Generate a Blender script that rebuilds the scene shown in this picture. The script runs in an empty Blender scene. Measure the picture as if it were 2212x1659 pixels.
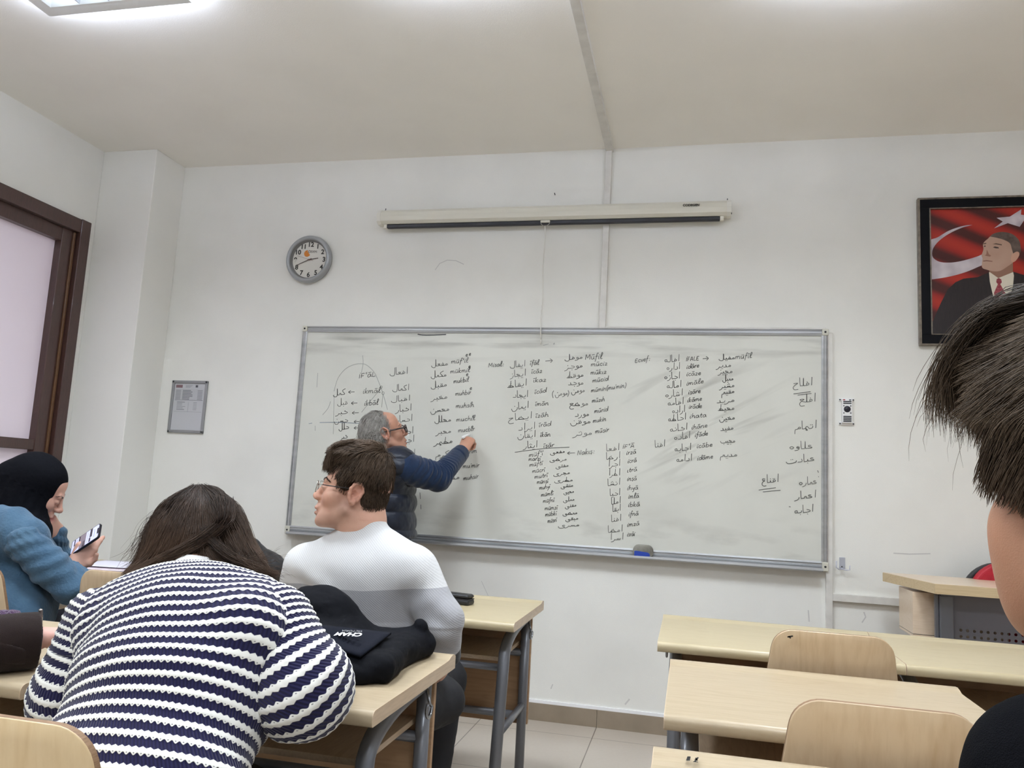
import bpy, bmesh, math, random
import numpy as np
from mathutils import Vector, Matrix
random.seed(7); np.random.seed(7)
SC = bpy.context.scene
COL = SC.collection

# ------------------------------------------------------------------ camera
F_PX, PW, PH = 1705.6, 2212, 1659
CAM_P = np.array([2.2803, -4.3269, 1.2101])
CAM_R = np.array([0.97453, 0.21810, 0.05220])
CAM_U = np.array([-0.02189, -0.13912, 0.99003])
CAM_F = np.array([-0.22319, 0.96596, 0.13080])
cd = bpy.data.cameras.new('camera'); cam = bpy.data.objects.new('camera', cd); COL.objects.link(cam)
cd.sensor_fit = 'HORIZONTAL'; cd.sensor_width = 36.0; cd.lens = 36.0 * F_PX / PW
cd.clip_start = 0.02
m = Matrix(((CAM_R[0], CAM_U[0], -CAM_F[0], CAM_P[0]), (CAM_R[1], CAM_U[1], -CAM_F[1], CAM_P[1]),
            (CAM_R[2], CAM_U[2], -CAM_F[2], CAM_P[2]), (0, 0, 0, 1)))
cam.matrix_world = m
SC.camera = cam

# ------------------------------------------------------------------ light and exposure
SC.view_settings.view_transform = 'Standard'; SC.view_settings.look = 'None'
SC.view_settings.gamma = 1.0; SC.view_settings.use_curve_mapping = False
SC.view_settings.exposure = 0.0
SC.cycles.max_bounces = 10; SC.cycles.diffuse_bounces = 6
world = bpy.data.worlds.new('world'); SC.world = world; world.use_nodes = True
world.node_tree.nodes['Background'].inputs[0].default_value = (0.75, 0.85, 1.0, 1)
world.node_tree.nodes['Background'].inputs[1].default_value = 1.6
CEIL = 3.175
LAMPS = [(-0.105, -2.045), (1.40, -2.02), (2.90, -1.82), (-0.15, -4.3), (1.42, -4.28), (2.98, -4.26)]
LAMP_W = 25.0
def area_light(name, loc, size, watt, color, spread):
    l = bpy.data.lights.new(name, 'AREA'); l.shape = 'SQUARE'; l.size = size
    l.energy = watt; l.color = color; l.spread = spread
    o = bpy.data.objects.new(name, l); o.location = loc; COL.objects.link(o)
    return o
for lx, ly in LAMPS:
    area_light('lamp_light', (lx, ly, CEIL - 0.068), 0.52, LAMP_W, (0.85, 0.925, 1.0), math.radians(148))

# ------------------------------------------------------------------ helpers
def px(u, v, y):                      # a point of the photograph at world depth y
    d = CAM_F + CAM_R * (u - PW / 2) / F_PX - CAM_U * (v - PH / 2) / F_PX
    return CAM_P + d * ((y - CAM_P[1]) / d[1])
def pz(u, v, z):
    d = CAM_F + CAM_R * (u - PW / 2) / F_PX - CAM_U * (v - PH / 2) / F_PX
    return CAM_P + d * ((z - CAM_P[2]) / d[2])
def lin(c):
    return tuple((x / 12.92 if x <= 0.04045 else ((x + 0.055) / 1.055) ** 2.4) for x in (v / 255.0 for v in c))
def tag(o, label, cat=None, group=None, kind=None):
    if label: o['label'] = label
    if cat: o['category'] = cat
    if group: o['group'] = group
    if kind: o['kind'] = kind
    return o
def empty(name, loc=(0, 0, 0), rz=0.0):
    o = bpy.data.objects.new(name, None); o.location = loc; o.rotation_euler = (0, 0, rz)
    o.empty_display_size = 0.05; COL.objects.link(o); return o
def link(name, me, mat=None, parent=None, smooth=False):
    o = bpy.data.objects.new(name, me); COL.objects.link(o)
    if mat is not None:
        for mm in (mat if isinstance(mat, (list, tuple)) else [mat]): me.materials.append(mm)
    if parent is not None: o.parent = parent
    if smooth: me.polygons.foreach_set('use_smooth', [True] * len(me.polygons))
    return o
class MB:
    """collects simple solids and links them as one mesh object"""
    def __init__(s): s.bm = bmesh.new()
    def box(s, x0, x1, y0, y1, z0, z1, bev=0.0, mat=0, M=None):
        vs = [s.bm.verts.new((x, y, z)) for x in (x0, x1) for y in (y0, y1) for z in (z0, z1)]
        fs = [s.bm.faces.new([vs[i] for i in q]) for q in ((0, 1, 3, 2), (4, 6, 7, 5), (0, 4, 5, 1), (2, 3, 7, 6), (0, 2, 6, 4), (1, 5, 7, 3))]
        for f in fs: f.material_index = mat
        if bev > 0:
            es = list({e for f in fs for e in f.edges})
            r = bmesh.ops.bevel(s.bm, geom=es, offset=bev, segments=3, profile=0.5, affect='EDGES', material=mat)
            vs = list({v for f in r['faces'] for v in f.verts} | {v for v in vs if v.is_valid})
        if M is not None:
            bmesh.ops.transform(s.bm, matrix=M, verts=[v for v in vs if v.is_valid])
        return s
    def prism(s, pts, axis, a0, a1, mat=0):
        """polygon pts extruded along an axis: x -> pts are (y,z), y -> (x,z), z -> (x,y)"""
        def mk(p, a): return {'x': (a, p[0], p[1]), 'y': (p[0], a, p[1]), 'z': (p[0], p[1], a)}[axis]
        A = [s.bm.verts.new(mk(p, a0)) for p in pts]; B = [s.bm.verts.new(mk(p, a1)) for p in pts]
        n = len(pts); fs = [s.bm.faces.new(A[::-1]), s.bm.faces.new(B)]
        for i in range(n): fs.append(s.bm.faces.new((A[i], A[(i + 1) % n], B[(i + 1) % n], B[i])))
        for f in fs: f.material_index = mat
        return s
    def tube(s, pts, r, n=12, cap=True, mat=0):
        pts = [Vector(p) for p in pts]; rs = r if isinstance(r, (list, tuple)) else [r] * len(pts)
        rings = []; up = None
        for i, p in enumerate(pts):
            t = (pts[min(i + 1, len(pts) - 1)] - pts[max(i - 1, 0)]).normalized()
            if up is None:
                up = t.orthogonal().normalized()
            else:
                up = (up - t * up.dot(t)).normalized()
            b = t.cross(up)
            rings.append([s.bm.verts.new(p + (up * math.cos(2 * math.pi * k / n) + b * math.sin(2 * math.pi * k / n)) * rs[i]) for k in range(n)])
        for a, b in zip(rings, rings[1:]):
            for k in range(n):
                f = s.bm.faces.new((a[k], a[(k + 1) % n], b[(k + 1) % n], b[k])); f.smooth = True; f.material_index = mat
        if cap:
            for f in (s.bm.faces.new(rings[0][::-1]), s.bm.faces.new(rings[-1])): f.material_index = mat
        return s
    def lathe(s, prof, c, axis='z', n=32, mat=0, smooth=True):
        """profile of (radius, height) turned round an axis through c"""
        c = Vector(c); rings = []
        for r, h in prof:
            ring = []
            for k in range(n):
                a = 2 * math.pi * k / n
                v = {'z': (r * math.cos(a), r * math.sin(a), h), 'y': (r * math.cos(a), h, r * math.sin(a)), 'x': (h, r * math.cos(a), r * math.sin(a))}[axis]
                ring.append(s.bm.verts.new(c + Vector(v)))
            rings.append(ring)
        for a, b in zip(rings, rings[1:]):
            for k in range(n):
                f = s.bm.faces.new((a[k], a[(k + 1) % n], b[(k + 1) % n], b[k])); f.smooth = smooth; f.material_index = mat
        return s
    def grid(s, pts, mat=0, smooth=True, closed=False):
        """pts[i][j] grid of points as a surface"""
        V = [[s.bm.verts.new(p) for p in row] for row in pts]
        for i in range(len(V) - 1):
            for j in range(len(V[0]) - (0 if closed else 1)):
                k = (j + 1) % len(V[0])
                f = s.bm.faces.new((V[i][j], V[i][k], V[i + 1][k], V[i + 1][j])); f.smooth = smooth; f.material_index = mat
        return s
    def poly(s, pts, mat=0):
        f = s.bm.faces.new([s.bm.verts.new(p) for p in pts]); f.material_index = mat; return s
    def build(s, name, mat=None, parent=None, M=None, recalc=True):
        if M is not None: bmesh.ops.transform(s.bm, matrix=M, verts=s.bm.verts)
        if recalc: bmesh.ops.recalc_face_normals(s.bm, faces=s.bm.faces)
        me = bpy.data.meshes.new(name); s.bm.to_mesh(me); s.bm.free()
        return link(name, me, mat, parent)
def arc(cx, cy, r, a0, a1, n):
    return [(cx + r * math.cos(math.radians(a0 + (a1 - a0) * i / n)), cy + r * math.sin(math.radians(a0 + (a1 - a0) * i / n))) for i in range(n + 1)]
def rrect(x0, x1, y0, y1, r, n=6):
    rr = r if isinstance(r, (list, tuple)) else [r] * 4
    return arc(x1 - rr[0], y1 - rr[0], rr[0], 0, 90, n) + arc(x0 + rr[1], y1 - rr[1], rr[1], 90, 180, n) + arc(x0 + rr[2], y0 + rr[2], rr[2], 180, 270, n) + arc(x1 - rr[3], y0 + rr[3], rr[3], 270, 360, n)
def bez(p0, p1, p2, n=8):
    p0, p1, p2 = Vector(p0), Vector(p1), Vector(p2)
    return [p0 * (1 - t) ** 2 + p1 * 2 * t * (1 - t) + p2 * t * t for t in (i / n for i in range(n + 1))]
def catmull(pts, n=6):
    P = [np.array(p, float) for p in pts]; out = []
    for i in range(len(P) - 1):
        a, b, c, d = P[max(i - 1, 0)], P[i], P[i + 1], P[min(i + 2, len(P) - 1)]
        for k in range(n):
            t = k / n
            out.append(0.5 * ((2 * b) + (-a + c) * t + (2 * a - 5 * b + 4 * c - d) * t * t + (-a + 3 * b - 3 * c + d) * t ** 3))
    out.append(P[-1]); return out
def copy_tree(o, parent=None):
    c = o.copy(); COL.objects.link(c)
    if parent is not None: c.parent = parent
    for ch in list(o.children): copy_tree(ch, c)
    return c

# ------------------------------------------------------------------ materials
def mat(name, color, rough=0.6, metal=0.0, spec=0.5, noise=None, bump=None, coat=0.0, sheen=0.0, sss=0.0):
    """color sRGB 0..255; noise = (scale, second colour, detail, stretch xyz); bump = (scale, strength, stretch)"""
    m_ = bpy.data.materials.new(name); m_.use_nodes = True
    nt = m_.node_tree; b = nt.nodes['Principled BSDF']
    b.inputs['Base Color'].default_value = (*lin(color), 1); b.inputs['Roughness'].default_value = rough
    b.inputs['Metallic'].default_value = metal; b.inputs['Specular IOR Level'].default_value = spec
    b.inputs['Coat Weight'].default_value = coat; b.inputs['Sheen Weight'].default_value = sheen
    if sss: 
        b.inputs['Subsurface Weight'].default_value = sss; b.inputs['Subsurface Radius'].default_value = (0.012, 0.005, 0.003); b.inputs['Subsurface Scale'].default_value = 1.0
    tc = nt.nodes.new('ShaderNodeTexCoord')
    def src(stretch):
        mp = nt.nodes.new('ShaderNodeMapping'); nt.links.new(tc.outputs['Object'], mp.inputs['Vector'])
        mp.inputs['Scale'].default_value = stretch or (1, 1, 1); return mp.outputs['Vector']
    if noise:
        n = nt.nodes.new('ShaderNodeTexNoise'); n.inputs['Scale'].default_value = noise[0]; n.inputs['Detail'].default_value = noise[2] if len(noise) > 2 else 4
        nt.links.new(src(noise[3] if len(noise) > 3 else None), n.inputs['Vector'])
        r = nt.nodes.new('ShaderNodeValToRGB'); r.color_ramp.elements[0].position = 0.3; r.color_ramp.elements[1].position = 0.7
        r.color_ramp.elements[0].color = (*lin(color), 1); r.color_ramp.elements[1].color = (*lin(noise[1]), 1)
        nt.links.new(n.outputs['Fac'], r.inputs['Fac']); nt.links.new(r.outputs['Color'], b.inputs['Base Color'])
    if bump:
        n = nt.nodes.new('ShaderNodeTexNoise'); n.inputs['Scale'].default_value = bump[0]; n.inputs['Detail'].default_value = 3
        nt.links.new(src(bump[2] if len(bump) > 2 else None), n.inputs['Vector'])
        bp = nt.nodes.new('ShaderNodeBump'); bp.inputs['Strength'].default_value = bump[1]; bp.inputs['Distance'].default_value = 0.01
        nt.links.new(n.outputs['Fac'], bp.inputs['Height']); nt.links.new(bp.outputs['Normal'], b.inputs['Normal'])
    return m_
def nodes(m_): return m_.node_tree, m_.node_tree.nodes, m_.node_tree.links, m_.node_tree.nodes['Principled BSDF']
def math_node(nt, op, a, b=None, c=None):
    n = nt.nodes.new('ShaderNodeMath'); n.operation = op
    for i, v in enumerate((a, b, c)):
        if v is None: continue
        if isinstance(v, (int, float)): n.inputs[i].default_value = v
        else: nt.links.new(v, n.inputs[i])
    return n.outputs[0]
def mix_color(nt, fac, a, b):
    n = nt.nodes.new('ShaderNodeMix'); n.data_type = 'RGBA'
    if isinstance(fac, (int, float)): n.inputs[0].default_value = fac
    else: nt.links.new(fac, n.inputs[0])
    for i, v in ((6, a), (7, b)):
        if isinstance(v, tuple): n.inputs[i].default_value = (*v, 1) if len(v) == 3 else v
        else: nt.links.new(v, n.inputs[i])
    return n.outputs[2]
def ramp(nt, fac, stops):
    r = nt.nodes.new('ShaderNodeValToRGB'); el = r.color_ramp.elements
    while len(el) < len(stops): el.new(0.5)
    for e, (p, c) in zip(el, stops): e.position = p; e.color = (*c, 1) if len(c) == 3 else c
    nt.links.new(fac, r.inputs[0]); return r.outputs[0]

def wall_mat(name, base, dirt=0.25):
    m_ = mat(name, base, 0.75, spec=0.25, bump=(260, 0.10))
    nt, N, L, b = nodes(m_)
    g = N.new('ShaderNodeNewGeometry')
    n = N.new('ShaderNodeTexNoise'); n.inputs['Scale'].default_value = 1.7; n.inputs['Detail'].default_value = 6; L.new(g.outputs['Position'], n.inputs['Vector'])
    n2 = N.new('ShaderNodeTexNoise'); n2.inputs['Scale'].default_value = 9; n2.inputs['Detail'].default_value = 8; n2.inputs['Roughness'].default_value = 0.7; L.new(g.outputs['Position'], n2.inputs['Vector'])
    f = math_node(nt, 'MULTIPLY', ramp(nt, n.outputs['Fac'], [(0.45, (0, 0, 0)), (0.75, (1, 1, 1))]), dirt)
    spots = ramp(nt, n2.outputs['Fac'], [(0.68, (0, 0, 0)), (0.78, (1, 1, 1))])
    f2 = math_node(nt, 'ADD', f, math_node(nt, 'MULTIPLY', spots, 0.08))
    dark = tuple(x * 0.82 for x in base)
    L.new(mix_color(nt, f2, lin(base), lin(dark)), b.inputs['Base Color'])
    return m_
def wood_mat(name, c0, c1, axis='x', scale=1.0, rough=0.38, coat=0.15):
    """pale laminate with fine straight grain and wider cathedral figure along the axis"""
    m_ = mat(name, c0, rough, spec=0.5, coat=coat)
    nt, N, L, b = nodes(m_)
    tc = N.new('ShaderNodeTexCoord')
    oi = N.new('ShaderNodeObjectInfo')
    off = N.new('ShaderNodeVectorMath'); off.operation = 'ADD'
    L.new(tc.outputs['Object'], off.inputs[0])
    sc_ = N.new('ShaderNodeVectorMath'); sc_.operation = 'SCALE'; sc_.inputs[0].default_value = (7, 3, 5); L.new(oi.outputs['Random'], sc_.inputs['Scale'])
    L.new(sc_.outputs[0], off.inputs[1])
    mp = N.new('ShaderNodeMapping'); L.new(off.outputs[0], mp.inputs['Vector'])
    st = {'x': (1.2, 11, 11), 'y': (11, 1.2, 11), 'z': (11, 11, 1.2)}[axis]
    mp.inputs['Scale'].default_value = tuple(v * scale for v in st)
    n = N.new('ShaderNodeTexNoise'); n.inputs['Scale'].default_value = 0.8; n.inputs['Detail'].default_value = 2; n.inputs['Distortion'].default_value = 0.6
    L.new(mp.outputs[0], n.inputs['Vector'])
    rings = math_node(nt, 'FRACT', math_node(nt, 'MULTIPLY', n.outputs['Fac'], 9.0))
    rr_ = ramp(nt, rings, [(0.0, (0.55, 0.55, 0.55)), (0.08, (1, 1, 1)), (0.25, (0.25, 0.25, 0.25)), (0.9, (0, 0, 0)), (1.0, (0.5, 0.5, 0.5))])
    n2 = N.new('ShaderNodeTexNoise'); n2.inputs['Scale'].default_value = 14; n2.inputs['Detail'].default_value = 4; L.new(mp.outputs[0], n2.inputs['Vector'])
    f = math_node(nt, 'ADD', math_node(nt, 'MULTIPLY', rr_, 0.35), math_node(nt, 'MULTIPLY', ramp(nt, n2.outputs['Fac'], [(0.4, (0, 0, 0)), (0.75, (1, 1, 1))]), 0.45))
    L.new(mix_color(nt, f, lin(c0), lin(c1)), b.inputs['Base Color'])
    return m_
# ------------------------------------------------------------------ the room
M_WALL = wall_mat('white_wall_paint', (232, 231, 225))
M_WALL_SIDE = wall_mat('side_wall_paint', (232, 231, 225))
M_CEIL = wall_mat('ceiling_paint', (243, 240, 233), 0.12)
M_DUCT = mat('duct_plastic', (222, 220, 214), 0.5, noise=(14, (205, 202, 196), 5))
M_PAINT = mat('fresh_white_paint', (240, 240, 242), 0.5)
X0, X1, Y0 = -1.366, 5.6, -7.2

def floor_mat():
    m_ = mat('floor_tile', (186, 176, 163), 0.28, spec=0.5, coat=0.1)
    nt, N, L, b = nodes(m_)
    g = N.new('ShaderNodeNewGeometry'); sp = N.new('ShaderNodeSeparateXYZ'); L.new(g.outputs['Position'], sp.inputs[0])
    n = N.new('ShaderNodeTexNoise'); n.inputs['Scale'].default_value = 3.0; n.inputs['Detail'].default_value = 8; L.new(g.outputs['Position'], n.inputs['Vector'])
    n2 = N.new('ShaderNodeTexNoise'); n2.inputs['Scale'].default_value = 60; n2.inputs['Detail'].default_value = 5; L.new(g.outputs['Position'], n2.inputs['Vector'])
    base = mix_color(nt, math_node(nt, 'ADD', math_node(nt, 'MULTIPLY', n.outputs['Fac'], 0.6), math_node(nt, 'MULTIPLY', n2.outputs['Fac'], 0.4)), lin((176, 165, 151)), lin((196, 187, 175)))
    def groove(axis, off, pitch):
        f = math_node(nt, 'FRACT', math_node(nt, 'DIVIDE', math_node(nt, 'SUBTRACT', sp.outputs[axis], off), pitch))
        d = math_node(nt, 'ABSOLUTE', math_node(nt, 'SUBTRACT', f, 0.5))
        return math_node(nt, 'GREATER_THAN', d, 0.5 - 0.0024 / pitch)
    gr = math_node(nt, 'MAXIMUM', groove(0, FLOOR_X, 0.6), groove(1, FLOOR_Y, 0.6))
    L.new(mix_color(nt, gr, base, lin((120, 110, 100))), b.inputs['Base Color'])
    bp = N.new('ShaderNodeBump'); bp.inputs['Strength'].default_value = 0.4; bp.inputs['Distance'].default_value = 0.003; bp.invert = True
    L.new(gr, bp.inputs['Height']); L.new(bp.outputs[0], b.inputs['Normal'])
    return m_
FLOOR_X, FLOOR_Y = 1.83, -0.2
def struct(name, mb, m_, label=None):
    return tag(mb.build(name, m_), label, None, None, 'structure')
struct('floor', MB().box(X0 - .1, X1 + .1, Y0 - .1, 0.1, -0.1, 0.0), floor_mat(), 'beige tiled classroom floor')
struct('ceiling', MB().box(X0 - .1, X1 + .1, Y0 - .1, 0.1, CEIL, CEIL + 0.1), M_CEIL, 'plain off-white plastered ceiling')
struct('wall_front', MB().box(X0 - .1, X1 + .1, 0.0, 0.1, 0.0, CEIL), M_WALL, 'off-white front wall behind the whiteboard')
# left wall with the opening of window 1
WY0, WY1, WZ0, WZ1 = -2.55, -0.335, 0.95, 2.69
lw = MB()
lw.box(X0 - .1, X0, Y0 - .1, WY0, 0, CEIL).box(X0 - .1, X0, WY1, 0.1, 0, CEIL).box(X0 - .1, X0, WY0, WY1, 0, WZ0).box(X0 - .1, X0, WY0, WY1, WZ1, CEIL)
struct('wall_left', lw, M_WALL_SIDE, 'off-white left wall around the brown framed window')
struct('wall_back', MB().box(X0 - .1, X1 + .1, Y0 - .1, Y0, 0, CEIL), M_WALL_SIDE, 'off-white back wall of the classroom')
# right wall: a band of daylight windows lies beside and behind the camera
rw = MB(); RY0, RY1, RZ0, RZ1 = -6.4, -2.4, 1.0, 2.5
rw.box(X1, X1 + .1, Y0 - .1, RY0, 0, CEIL).box(X1, X1 + .1, RY1, 0.1, 0, CEIL).box(X1, X1 + .1, RY0, RY1, 0, RZ0).box(X1, X1 + .1, RY0, RY1, RZ1, CEIL)
struct('wall_right', rw, wall_mat('right_wall_paint', (226, 208, 186)), 'cream right wall of the classroom')
fr = MB(); fr.box(X1, X1 + .06, RY0, RY1, RZ0, RZ0 + .07).box(X1, X1 + .06, RY0, RY1, RZ1 - .07, RZ1)
for yy in np.linspace(RY0, RY1 - .07, 4): fr.box(X1, X1 + .06, yy, yy + .07, RZ0, RZ1)
M_WOODFRAME = wood_mat('dark_brown_frame', (74, 50, 44), (52, 34, 30), 'z', 2.0, 0.35, 0.3)
w2 = struct('window_2', fr, M_WOODFRAME, 'brown framed windows in the right wall')
M_PANE2 = bpy.data.materials.new('clear_pane'); M_PANE2.use_nodes = True
nt = M_PANE2.node_tree; tr = nt.nodes.new('ShaderNodeBsdfTransparent'); gl = nt.nodes.new('ShaderNodeBsdfGlossy'); mxs = nt.nodes.new('ShaderNodeMixShader')
gl.inputs['Roughness'].default_value = .02; mxs.inputs[0].default_value = .06; nt.links.new(tr.outputs[0], mxs.inputs[1]); nt.links.new(gl.outputs[0], mxs.inputs[2]); nt.links.new(mxs.outputs[0], nt.nodes['Material Output'].inputs['Surface'])
MB().box(X1 + .028, X1 + .034, RY0 + .01, RY1 - .01, RZ0 + .01, RZ1 - .01).build('pane', M_PANE2, w2)
# shallow pilaster in the front left corner
trim1 = struct('trim_1', MB().box(X0, -0.985, -0.285, 0.0, 0, CEIL, 0.004), wall_mat('pilaster_paint', (232, 231, 225), 0.1), 'off-white pilaster in the front left corner')
# skirting tiles with their painted upper edge
M_SKIRT = mat('skirting_tile', (152, 138, 120), 0.35, noise=(9, (139, 126, 109), 6))
bb = MB()
for k in range(-1, 10):
    xa, xb = max(-0.983, FLOOR_X - 0.6 * 4 + 0.6 * k + .001), min(X1, FLOOR_X - 0.6 * 4 + 0.6 * (k + 1) - .001)
    if xb > xa: bb.box(xa, xb, -0.012, 0.0, 0.0, 0.088)
bs = struct('baseboard_front', bb, M_SKIRT, 'brown tile skirting along the front wall')
MB().box(-0.983, X1, -0.009, 0.0, 0.088, 0.104).build('paint_edge', M_PAINT, bs)
struct('baseboard_left', MB().box(X0, X0 + .012, Y0, -0.285, 0, 0.088), M_SKIRT, 'brown tile skirting along the left wall')

# window 1: brown frame with frosted panes in the left wall
W1 = MB(); fx = X0 - .02
def fbar(mb, y0, y1, z0, z1, d0, d1, b=0.004): mb.box(X0 + d0, X0 + d1, y0, y1, z0, z1, b)
# casing on the wall face
fbar(W1, WY1 - .075, WY1, WZ0 - .02, WZ1, -.02, .022); fbar(W1, WY0, WY0 + .075, WZ0 - .02, WZ1, -.02, .022)
fbar(W1, WY0 + .07, WY1 - .07, WZ1 - .085, WZ1 - .002, -.02, .016)
fbar(W1, WY0 + .07, WY1 - .07, WZ0 - .02, WZ0 + .06, -.02, .02)
win1 = struct('window_1', W1, M_WOODFRAME, 'dark brown framed window with frosted panes in the left wall')
sash = MB()
fbar(sash, WY1 - .175, WY1 - .07, WZ0 + .05, WZ1 - .08, -.075, -.015); fbar(sash, WY0 + .07, WY0 + .16, WZ0 + .05, WZ1 - .08, -.075, -.015)
fbar(sash, WY0 + .1, WY1 - .1, WZ1 - .165, WZ1 - .08, -.075, -.02); fbar(sash, WY0 + .1, WY1 - .1, 1.285, 1.345, -.075, -.02)
fbar(sash, WY0 + .1, WY1 - .1, WZ0 + .05, WZ0 + .12, -.075, -.02)
sash.build('sash', M_WOODFRAME, win1)
bead = MB(); fbar(bead, WY1 - .1, WY1 - .083, WZ0 + .05, WZ1 - .09, -.016, -.004, .003)
bead.build('glazing_bead', wood_mat('bead_wood', (104, 74, 48), (80, 54, 36), 'z', 2), win1)
M_FROST = mat('frosted_glass', (226, 216, 224), 0.35, spec=0.5)
nt, N, L, b = nodes(M_FROST)
b.inputs['Emission Color'].default_value = (*lin((226, 205, 226)), 1); b.inputs['Emission Strength'].default_value = 0.11
for nm, za, zb in (('upper_pane', 1.34, WZ1 - .16), ('lower_pane', WZ0 + .11, 1.29)):
    MB().box(X0 - .068, X0 - .062, WY0 + .15, WY1 - .165, za, zb).build(nm, M_FROST, win1)
MB().box(X0 - .0615, X0 - .061, -1.02, -0.86, 1.44, 1.475).build('sticker', mat('lilac_sticker', (170, 158, 182), 0.5), win1)

# cable ducts
dk = MB(); dk.box(1.765, 1.80, -0.022, 0, 2.105, CEIL, .002)
struct('trim_2', dk, M_DUCT, 'vertical white cable duct from ceiling to whiteboard')
struct('trim_3', MB().box(1.765, 1.808, Y0, 0, CEIL - .022, CEIL, .002), M_DUCT, 'white cable duct running along the ceiling')
struct('trim_4', MB().box(2.985, 3.6, -0.026, 0, 0.737, 0.775, .003), M_DUCT, 'short white cable duct beside the teacher desk')
struct('trim_5', MB().box(2.953, 2.985, -0.02, 0, 0.10, 2.10, .002), M_DUCT, 'vertical white cable duct along the whiteboard edge')
struct('trim_6', MB().box(1.80, 2.953, -0.02, 0, 2.108, 2.128, .002), M_DUCT, 'thin white cable duct along the whiteboard top')

# ceiling lights: square surface fittings with mirrored louvres
M_LFRAME = mat('lamp_white_metal', (236, 238, 240), 0.35)
M_LOUVRE = mat('lamp_louvre', (215, 220, 228), 0.18, metal=0.8)
M_TUBE = mat('fluorescent_tube', (255, 255, 255), 0.4); nodes(M_TUBE)[3].inputs['Emission Color'].default_value = (0.86, 0.93, 1, 1); nodes(M_TUBE)[3].inputs['Emission Strength'].default_value = 7.0
M_CEILGLOW = mat('added_ceiling_glow', (240, 244, 250), 0.4); nodes(M_CEILGLOW)[3].inputs['Emission Color'].default_value = (0.72, 0.80, 1, 1); nodes(M_CEILGLOW)[3].inputs['Emission Strength'].default_value = 34.0
def ceiling_light():
    r = empty('ceiling_light')
    MB().box(-.3, .3, -.3, .3, -.012, 0).box(-.3, .3, -.3, -.285, -.062, 0).box(-.3, .3, .285, .3, -.062, 0).box(-.3, -.285, -.3, .3, -.062, 0).box(.285, .3, -.3, .3, -.062, 0).build('housing', M_LFRAME, r)
    sq = lambda h, z: [(-h, -h, z), (h, -h, z), (h, h, z), (-h, h, z)]
    MB().grid([sq(.301, -.030), sq(.345, -.056)], closed=True, smooth=False).build('ceiling_glow_ring', M_CEILGLOW, r, recalc=False)  # upward glowing ring, added to brighten the ceiling around each fitting
    MB().grid([sq(.345, -.056), sq(.345, -.060), sq(.301, -.060)], mat=0, closed=True, smooth=False).build('glow_ring_underside', M_LFRAME, r)
    lv = MB()
    for k in range(1, 4): lv.box(-.285 + .1425 * k - .002, -.285 + .1425 * k + .002, -.285, .285, -.058, -.03)
    for k in range(1, 12): lv.box(-.285, .285, -.285 + .0475 * k - .0008, -.285 + .0475 * k + .0008, -.056, -.036)
    lv.build('louvre', M_LOUVRE, r)
    for k in range(4): MB().tube([(-.214 + .1425 * k, -.28, -.024), (-.214 + .1425 * k, .28, -.024)], .008, 10).build('tube', M_TUBE, r)
    return r
cl0 = ceiling_light()
LL = ['square louvred ceiling light peeking in at the top left of the picture', 'square louvred ceiling light just above the cable duct', 'square louvred ceiling light nearest the portrait side',
      'rear louvred ceiling light on the window side', 'rear louvred ceiling light in the middle row', 'rear louvred ceiling light on the portrait side']
for i, (lx, ly) in enumerate(LAMPS):
    o = cl0 if i == 0 else copy_tree(cl0)
    o.location = (lx, ly, CEIL); tag(o, LL[i], 'ceiling light', 'square louvred ceiling lights')
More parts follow.
